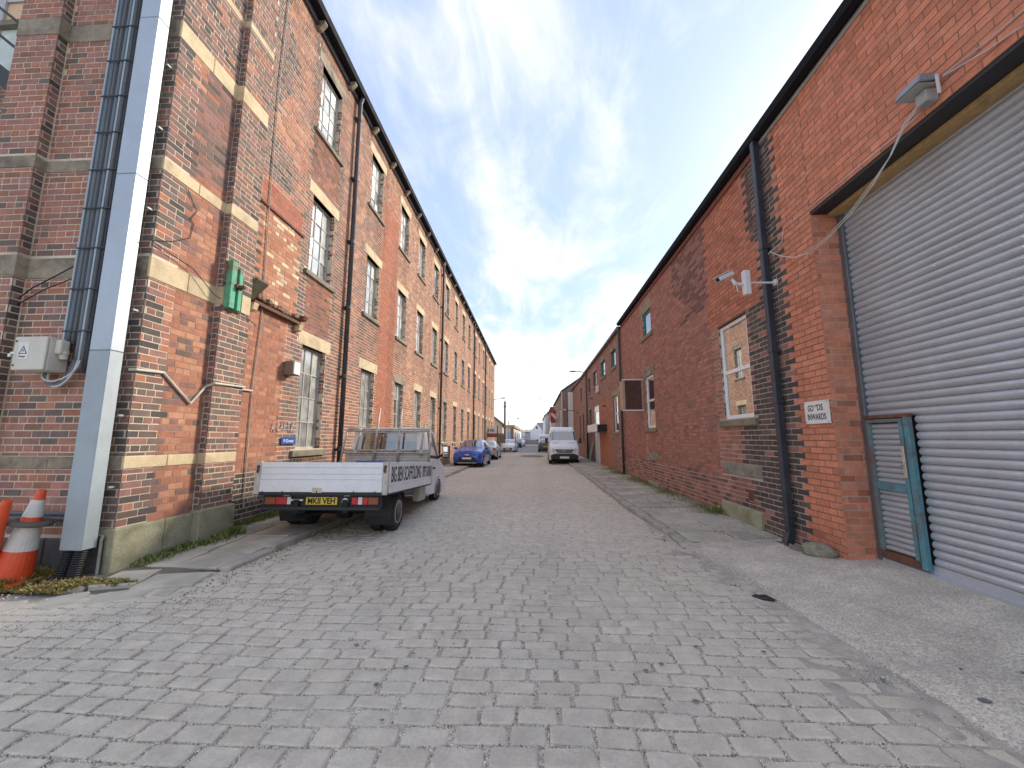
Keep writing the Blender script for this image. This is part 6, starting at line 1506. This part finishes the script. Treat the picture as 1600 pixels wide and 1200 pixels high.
# right side: dark hatch seen from behind, white van beyond, big white van in front
m_grey = mk('grey_paint', (0.06, 0.062, 0.065), 0.35, var=0.05, coat=0.5)
c, b = car('hatchback_car', 'dark grey hatchback seen from behind beyond the white van', (1.05, 46.4, 0.0), math.radians(180), m_grey, k=0.92, detail=False)
for s in (-1, 1): lozenge(b, 'tail_light', m_redl, (s * 0.68, 3.78, 0.86), 0.10, 0.07, 0.14)
MB().box(-0.26, 0.26, 3.93, 3.965, 0.62, 0.73).build('number_plate', m_ylw, b)
c, b = car('panel_van', 'distant white panel van with grey windscreen behind the dark hatchback', (1.25, 56.0, 0.0), 0, m_wpaint, 'van', k=0.86, detail=False, group='white vans parked on the right')
c['category'] = 'van'
m_vanw = mk('van_white', (0.86, 0.86, 0.85), 0.35, var=0.04, coat=0.4)
c, b = car('panel_van', 'large white panel van facing the camera against the right kerb', (1.66, 23.15, 0.02), math.radians(-0.8), m_vanw, 'van', k=0.91, group='white vans parked on the right')
c['category'] = 'van'
MB().prism([(-0.86, 0.30), (0.86, 0.30), (0.88, 0.55), (0.62, 0.66), (-0.62, 0.66), (-0.88, 0.55)], -0.05, 0.35, 'xz').build('bumper', m_plastic, b, bevel=0.05, seg=2)
MB().prism([(-0.46, 0.70), (0.46, 0.70), (0.60, 0.94), (-0.60, 0.94)], -0.03, 0.2, 'xz').build('grille', m_plastic, b, bevel=0.01)
for z in (0.76, 0.83, 0.90): MB().box(-0.5, 0.5, -0.04, -0.031, z - 0.012, z + 0.012).build('grille_bar', m_alu, b)
q = MB(); n_ = 20
q.v = [(0.115 * k * math.cos(6.283 * i / n_), -0.05 - d, 0.84 + 0.115 * k * math.sin(6.283 * i / n_)) for k, d in ((1, 0), (0.84, 0.01)) for i in range(n_)]
q.f = [(i, (i + 1) % n_, n_ + (i + 1) % n_, n_ + i) for i in range(n_)]
for a in (90, 210, 330): q.tube([(0, -0.058, 0.84), (0.10 * math.cos(math.radians(a)), -0.055, 0.84 + 0.10 * math.sin(math.radians(a)))], [0.02, 0.006], 6)
q.build('badge', m_chrome, b)
MB().box(-0.29, 0.29, -0.075, -0.051, 0.36, 0.49).build('number_plate', m_whp, b)
for s in (-1, 1):
    lozenge(b, 'headlight', m_lamp, (s * 0.74, 0.10, 0.86), 0.18, 0.10, 0.17, s * 0.6, -s * 0.35)
    MB().box(*sorted((s * 0.30, s * 0.72)), 0.60, 0.66, 1.335, 1.345).build('wiper_vent', m_plastic, b)
# extra number-plate screws and bonnet lines are below a pixel here

# ------------------------------------------------------------------ beyond: buildings, pole, lamps, trees
m_fb = mk('far_brown_brick', (0.30, 0.21, 0.165), 0.9, var=0.25, scale=2, fine=20, bmp=0.3)
m_fb2 = mk('far_red_brick', (0.33, 0.17, 0.135), 0.9, var=0.25, scale=2, fine=20, bmp=0.3)
m_wr = mk('white_render', (0.72, 0.71, 0.70), 0.8, var=0.08, scale=1)
m_pr = mk('pale_render', (0.62, 0.60, 0.57), 0.8, var=0.08, scale=1)
pj = thing('projecting_building', 'brown brick building with white panels stepping forward beyond the terrace', 'building', (2.6, 37.2, 0))
MB().prism([(2.58, 0), (12, 0), (12, 7.0), (5.6, 8.0), (2.58, 5.95)], 37.05, 55.0, 'xz').build('wall', m_fb, pj)
MB().prism([(2.45, 5.90), (5.6, 8.08), (12, 7.08), (12, 7.18), (5.6, 8.2), (2.40, 5.98)], 36.9, 55.1, 'xz').build('roof', m_slate, pj)
for z0, z1 in ((2.4, 4.05), (4.12, 5.85)): 
    f = MB().box(3.05, 3.56, 36.98, 37.045, z0, z1).build('panel', m_white, pj)
    MB().box(3.01, 3.05, 36.96, 37.045, z0 - 0.04, z1 + 0.04).build('panel_trim', m_iron, f)
MB().tube([(2.5, 37.02, 0), (2.5, 37.02, 5.9)], 0.06, 8).build('drainpipe', m_pr, pj)
MB().box(2.65, 2.85, 36.9, 37.045, 4.1, 4.25).build('wall_lamp', m_white, pj)
for y in (40, 44.5, 49):
    f = MB().box(2.55, 2.577, y, y + 1.6, 1.9, 4.3).build('window', m_wr, pj); MB().box(2.54, 2.549, y + 0.12, y + 1.48, 2.0, 4.2).build('pane', m_pane_gr, f)
fr_ = thing('far_shop', 'red brick shop with white front past the projecting building', 'building', (2.3, 55.2, 0))
MB().box(2.30, 10, 55.2, 70, 0, 5.7).build('wall', m_fb2, fr_)
MB().box(2.26, 2.298, 55.3, 62, 0, 4.2).build('shop_front', m_wr, fr_)
MB().box(2.1, 10, 55.15, 70, 5.705, 5.9).build('parapet', m_slate, fr_)
wb = thing('white_building', 'white rendered building with sloping roof at the end of the right row', 'building', (1.9, 72, 0))
MB().prism([(1.75, 0), (9, 0), (9, 7.5), (5.5, 8.5), (1.75, 5.6)], 71, 92, 'xz').build('wall', m_wr, wb); MB().prism([(1.6, 5.5), (5.5, 8.55), (9, 7.55), (9, 7.7), (5.5, 8.75), (1.55, 5.65)], 70.8, 92, 'xz').build('roof', m_slate, wb)
sb = thing('letting_board', 'red and white diagonal letting board over the white van', 'sign board', (2.0, 50, 0))
MB().box(1.90, 2.85, 50, 50.04, 3.45, 5.1).build('board', mk('board_red', (0.45, 0.03, 0.05), 0.5), sb)
q = MB(); q.add([(1.92, 49.985, 4.55), (2.15, 49.985, 4.75), (2.80, 49.985, 4.0), (2.55, 49.985, 3.85)], [(0, 1, 2, 3)]); q.add([(2.3, 49.984, 4.35), (2.45, 49.984, 4.5), (2.8, 49.984, 4.85), (2.82, 49.984, 4.6)], [(0, 1, 2, 3)]); q.build('white_arrow', m_white, sb)
MB().box(1.90, 2.85, 50, 50.04, 2.95, 3.44).build('lower_panel', m_white, sb)
MB().tube([(2.35, 50.1, 0), (2.35, 50.1, 5.1)], 0.05, 6).build('post', m_white, sb)
# left side past the mill
yg = thing('yard_sign', 'white fascia sign over red board and gate posts at the end of the mill', 'sign', (-4.5, 42.0, 0))
MB().box(-5.55, -4.15, 42.0, 42.08, 2.05, 2.75).build('fascia', m_signw, yg)
MB().box(-5.55, -4.15, 42.0, 42.08, 1.62, 2.04).build('lower_board', mk('sign_red_brown', (0.33, 0.10, 0.07), 0.7, var=0.25), yg)
for i, (x, h_) in enumerate(((-5.45, .3), (-5.27, .22), (-5.12, .3), (-4.85, .25), (-4.68, .3), (-4.52, .22))): MB().box(x, x + 0.10, 41.985, 41.998, 2.22, 2.22 + h_).build('faded_mark', m_iron, yg)
for x in (-5.58, -4.15): MB().box(x, x + 0.1, 42.0, 42.12, 0, 2.85).build('post', m_iron, yg)
tg = thing('timber_gate', 'weathered timber board gate beside the white hatchback', 'gate', (-3.9, 44.0, 0))
for i in range(8): MB().box(-4.35 + i * 0.115, -4.35 + i * 0.115 + 0.105, 44.0, 44.04, 0.05, 2.0 + 0.1 * (i % 2)).build('board', mk('weathered_board', (0.20, 0.15, 0.10), 0.9, var=0.3) if i == 0 else MATS['weathered_board'], tg)
for z in (0.5, 1.6): MB().box(-4.38, -3.4, 44.05, 44.1, z, z + 0.1).build('rail', MATS['weathered_board'], tg)
hs = thing('gable_house', 'cream gabled house behind the telegraph pole', 'house', (-8, 55, 0))
MB().prism([(-12, 0), (-4.6, 0), (-4.6, 3.4), (-8.2, 6.2), (-12, 3.4)], 54, 58, 'xz').build('wall', mk('cream_render', (0.62, 0.54, 0.44), 0.8, var=0.15), hs)
MB().prism([(-12.3, 3.2), (-8.2, 6.25), (-4.3, 3.2), (-4.3, 3.4), (-8.2, 6.5), (-12.3, 3.4)], 53.7, 58.2, 'xz').build('roof', m_slate, hs)
ws = thing('workshop_row', 'low white workshops with blue and brown doors behind the parked cars', 'building', (-4.6, 60, 0))
MB().box(-12, -3.5, 62, 95, 0, 3.2).build('wall', m_wr, ws)
MB().box(-12.2, -3.3, 61.8, 95.2, 3.2, 3.6).build('roof_edge', mk('ochre_fascia', (0.45, 0.36, 0.16), 0.8, var=0.2), ws)
MB().box(-4.45, -3.9, 61.95, 61.995, 0, 2.6).build('door', mk('pale_blue_door', (0.35, 0.52, 0.66), 0.6), ws)
MB().box(-3.9, -3.45, 61.9, 61.995, 0, 3.2).build('pillar', m_fb2, ws)
for y in (66, 74, 82): MB().box(-3.495, -3.45, y, y + 2.5, 0, 2.5).build('door', mk('rust_door', (0.36, 0.16, 0.10), 0.7) if 'rust_door' not in MATS else MATS['rust_door'], ws)
wh = thing('white_gable_house', 'white gabled house with grey roof closing the end of the street', 'house', (0.3, 100, 0))
MB().prism([(-1.35, -0.3), (2.1, -0.3), (2.1, 3.1), (0.35, 5.25), (-1.35, 3.3)], 100, 112, 'xz').build('wall', mk('bluish_white_render', (0.66, 0.67, 0.72), 0.8, var=0.06), wh)
MB().prism([(2.1, 2.9), (0.35, 5.3), (0.40, 5.5), (6.5, 5.5), (6.5, 2.9)], 100.3, 112, 'xz').build('roof', mk('grey_tile', (0.30, 0.29, 0.27), 0.8, var=0.2), wh)
MB().box(2.11, 6.4, 100.6, 112, -0.3, 2.9).build('rear_wing', m_pr, wh)
MB().box(0.10, 0.50, 99.95, 100.0, 3.9, 4.5).build('gable_vent', m_ink, wh)
gs = thing('grey_shed', 'grey and white industrial shed left of the white gabled house', 'shed', (-3.5, 118, 0))
MB().box(-6.5, -3.2, 118, 130, -0.3, 3.4).build('wall', m_pr, gs); MB().box(-3.19, -1.4, 118, 130, -0.3, 3.2).build('shutter', mk('blue_grey_steel', (0.25, 0.30, 0.36), 0.6, var=0.1), gs); MB().box(-6.7, -1.2, 117.8, 130, 3.41, 3.75).build('roof', m_wr, gs)
bw = thing('boundary_wall', 'long low brick and fence wall across the end of the street', 'wall', (0, 98, 0))
MB().box(-5.2, 1.2, 97.5, 97.8, -0.3, 1.15).build('wall', mk('dull_wall', (0.26, 0.21, 0.18), 0.9, var=0.2), bw)
MB().box(-5.2, -2.6, 97.3, 97.49, 1.0, 2.0).build('hoarding', mk('tan_hoarding', (0.42, 0.34, 0.28), 0.9, var=0.2), bw)
m_pole = mk('pole_timber', (0.16, 0.135, 0.115), 0.9, var=0.25)
tp = thing('telegraph_pole', 'dark timber telegraph pole with wires beyond the mill', 'telegraph pole', (-4.08, 52, 0))
MB().tube([(-4.08, 52, 0), (-4.08, 52, 6.45)], [0.15, 0.12], 10).build('pole', m_pole, tp)
MB().box(-4.25, -3.88, 51.82, 51.88, 5.65, 5.85).build('crossarm', m_pole, tp)
tips = [(3.0, 38, 6.0), (2.5, 47, 5.6), (2.4, 55, 5.2), (-4.2, 49.2, 5.6), (0.5, 100, 4.6), (3.5, 30, 6.0)]
for i, p in enumerate(tips):
    a = Vector((-4.08, 52, 6.2)); b = Vector(p)
    MB().tube([a.lerp(b, t_) - Vector((0, 0, 0.5 * 4 * t_ * (1 - t_))) for t_ in lin(0, 1, 12)], 0.009, 4).build('wire', m_wire, tp)
m_lampc = mk('lamp_column', (0.33, 0.35, 0.37), 0.5, metal=0.4)
def lamp(x, y, h, arm, label, double=False):
    l = thing('street_lamp', label, 'street lamp', (x, y, 0), group='street lamps', local=True)
    r0 = 0.012 * y / 10
    MB().tube([(0, 0, 0), (0, 0, h)], [0.09, 0.05], 8).build('column', m_lampc, l)
    for s in ((-1, 1) if double else (1,)):
        MB().tube([(0, 0, h), (s * arm * 0.5, 0, h + 0.15), (s * arm, 0, h + 0.15)], 0.035, 6).build('arm', m_lampc, l)
        lozenge(l, 'lantern', m_lampc, (s * (arm + 0.3 * (1 if arm > 0 else -1)), 0, h + 0.13), 0.42, 0.16, 0.09)
lamp(-0.3, 140, 12.0, 2.6, 'slim double armed lamp beyond the low sheds', True)
lamp(3.3, 110, 12.5, -1.6, 'tall slim lamp rising left of the white gabled house')
lamp(1.45, 90, 6.0, 0.4, 'short lamp post in front of the white gabled house')
lw = thing('street_lamp', 'lantern on a bracket arm fixed to the far end of the mill', 'street lamp', (-5.2, 48.5, 6.3), group='street lamps', local=True)
MB().tube([(0, 0, 0), (0.9, 0, 0.15)], 0.035, 6).build('arm', m_lampc, lw); lozenge(lw, 'lantern', m_lampc, (1.2, 0, 0.2), 0.32, 0.13, 0.08)
lw = thing('street_lamp', 'lantern on a bracket arm reaching out from the terrace gutter', 'street lamp', (3.55, 27.3, 6.05), group='street lamps', local=True)
MB().tube([(0, 0, 0), (-0.4, 0, 0.12), (-0.7, 0, 0.12)], 0.03, 6).build('arm', m_lampc, lw); lozenge(lw, 'lantern', m_lampc, (-0.9, 0, 0.12), 0.28, 0.10, 0.06)
lw = thing('street_lamp', 'small lantern on the pole side below the wires', 'street lamp', (-4.0, 58, 4.0), group='street lamps', local=True)
MB().tube([(0, 0, 0), (1.1, 0, 0.35)], 0.03, 6).build('arm', m_lampc, lw); lozenge(lw, 'lantern', m_lampc, (1.4, 0, 0.45), 0.28, 0.10, 0.07); MB().tube([(0, 0, -4), (0, 0, 0)], 0.06, 6).build('column', m_lampc, lw)
al = thing('alarm_box', 'red and white alarm box on the terrace wall above the entrance', 'alarm box', (3.5, 23.6, 4.2))
MB().box(3.44, 3.575, 21.9, 22.4, 4.05, 4.45).build('cover', m_white, al, bevel=0.03); MB().box(3.435, 3.439, 21.95, 22.1, 4.1, 4.4).build('stripe', MATS['board_red'], al)
for i, (y, z, lb_) in enumerate(((24.6, 3.95, 'dark wall lamp on the terrace left of the alarm box'), (20.0, 3.1, 'small dark wall lamp on the orange brick patch'), (33.0, 3.6, 'dark wall lamp near the far end of the terrace'))):
    q = thing('wall_lamp', lb_, 'wall lamp', (3.5, y, z)); MB().tube([(3.575, y, z), (3.38, y, z + 0.05)], 0.03, 6).build('arm', m_iron, q); lozenge(q, 'lamp_head', m_iron, (-0.16, 0, 0.02), 0.09, 0.07, 0.08)
# leaning green plank by the entrance and a strip at the wall foot
q = thing('leaning_plank', 'green painted ladder plank leaning on the terrace beside the entrance', 'plank', (3.45, 24.6, 0.08))
for dy in (0, 0.32): MB().hexa([(3.25, 24.5 + dy, 0.08), (3.30, 24.5 + dy, 0.08), (3.30, 24.62 + dy, 0.08), (3.25, 24.62 + dy, 0.08), (3.50, 24.5 + dy, 1.25), (3.55, 24.5 + dy, 1.25), (3.55, 24.62 + dy, 1.25), (3.50, 24.62 + dy, 1.25)]).build('stile', mk('ladder_green', (0.40, 0.48, 0.28), 0.7, var=0.2) if 'ladder_green' not in MATS else MATS['ladder_green'], q)
for i in range(5): MB().box(3.28 + 0.04 * i, 3.31 + 0.04 * i, 24.62, 24.82, 0.25 + i * 0.2, 0.29 + i * 0.2).build('rung', MATS['ladder_green'], q)
q = MB().box(3.30, 3.36, 25.2, 30.5, 0.10, 0.17).build('white_strip', m_white); tag(recentre(q, (3.33, 27.8, 0.1)), 'white board edge lying along the foot of the terrace wall', 'board')
# far treeline and grey-brown hill
def tree(x, y, h, w, label, col, seed):
    t_ = thing('bare_tree', label, 'tree', (x, y, 0), group='trees beyond the end of the street', local=True)
    r = random.Random(seed); mb = MB()
    mb.tube([(0, 0, -0.3), (0.1, 0, h * 0.35), (0, 0, h * 0.7)], [0.2, 0.14, 0.05], 7)
    for i in range(16):
        a = r.uniform(0, 6.28); z0 = h * r.uniform(0.25, 0.6); L = w * r.uniform(0.5, 1.0)
        mb.tube([(0, 0, z0), (L * 0.5 * math.cos(a), L * 0.5 * math.sin(a), z0 + h * 0.15), (L * math.cos(a), L * math.sin(a), z0 + h * r.uniform(0.2, 0.38))], [0.07, 0.05, 0.02], 5)
    mb.build('trunk', m_pole, t_)
    V, F = [], []
    for i in range(2600):
        a = r.uniform(0, 6.28); e = r.gauss(0, 0.42); ra = w * abs(r.gauss(0, 0.5)); cz = h * (0.62 + 0.22 * e)
        p = Vector((ra * math.cos(a), ra * math.sin(a), cz)); s = r.uniform(0.08, 0.22)
        d1 = Vector((r.gauss(0, 1), r.gauss(0, 1), r.gauss(0, 1))).normalized() * s; d2 = Vector((r.gauss(0, 1), r.gauss(0, 1), r.gauss(0, 1))).normalized() * s * 0.6
        o = len(V); V += [tuple(p), tuple(p + d1), tuple(p + d1 * 0.5 + d2)]; F.append((o, o + 1, o + 2))
    m = MB(); m.v = V; m.f = F; me = bpy.data.meshes.new('crown'); me.from_pydata(V, [], F); me.materials.append(col); o = bpy.data.objects.new('crown', me); COL.objects.link(o); o.parent = t_
m_tw1 = mk('twig_beige', (0.30, 0.25, 0.17), 0.9, var=0.25); m_tw2 = mk('spring_green', (0.26, 0.27, 0.10), 0.9, var=0.25)
for i, (x, y, h, w, c_, lb_) in enumerate(((-7.0, 125, 7.0, 2.6, m_tw2, 'olive green tree behind the low workshops'), (-3.2, 135, 5.6, 2.4, m_tw1, 'beige bare tree over the grey shed'), (-0.6, 138, 6.0, 2.4, m_tw1, 'beige bare tree left of the white gabled house'), (-5.2, 132, 5.4, 2.6, m_tw1, 'bare brown tree between the workshops and the shed'), (1.2, 142, 6.2, 2.3, m_tw1, 'bare tree half hidden by the white gabled house'))):
    tree(x, y, h, w, lb_, c_, 50 + i)
o = grid_sheet('far_hill', mk('dull_hill', (0.30, 0.29, 0.25), 0.95, var=0.2, scale=0.05), lin(-400, 400, 40), lin(200, 700, 8), lambda x, y: 2.0 + 8 * (vnoise(x * 0.02 + 5, y * 0.01) - 0.4) + (y - 200) * 0.01 - 3); struct(o)
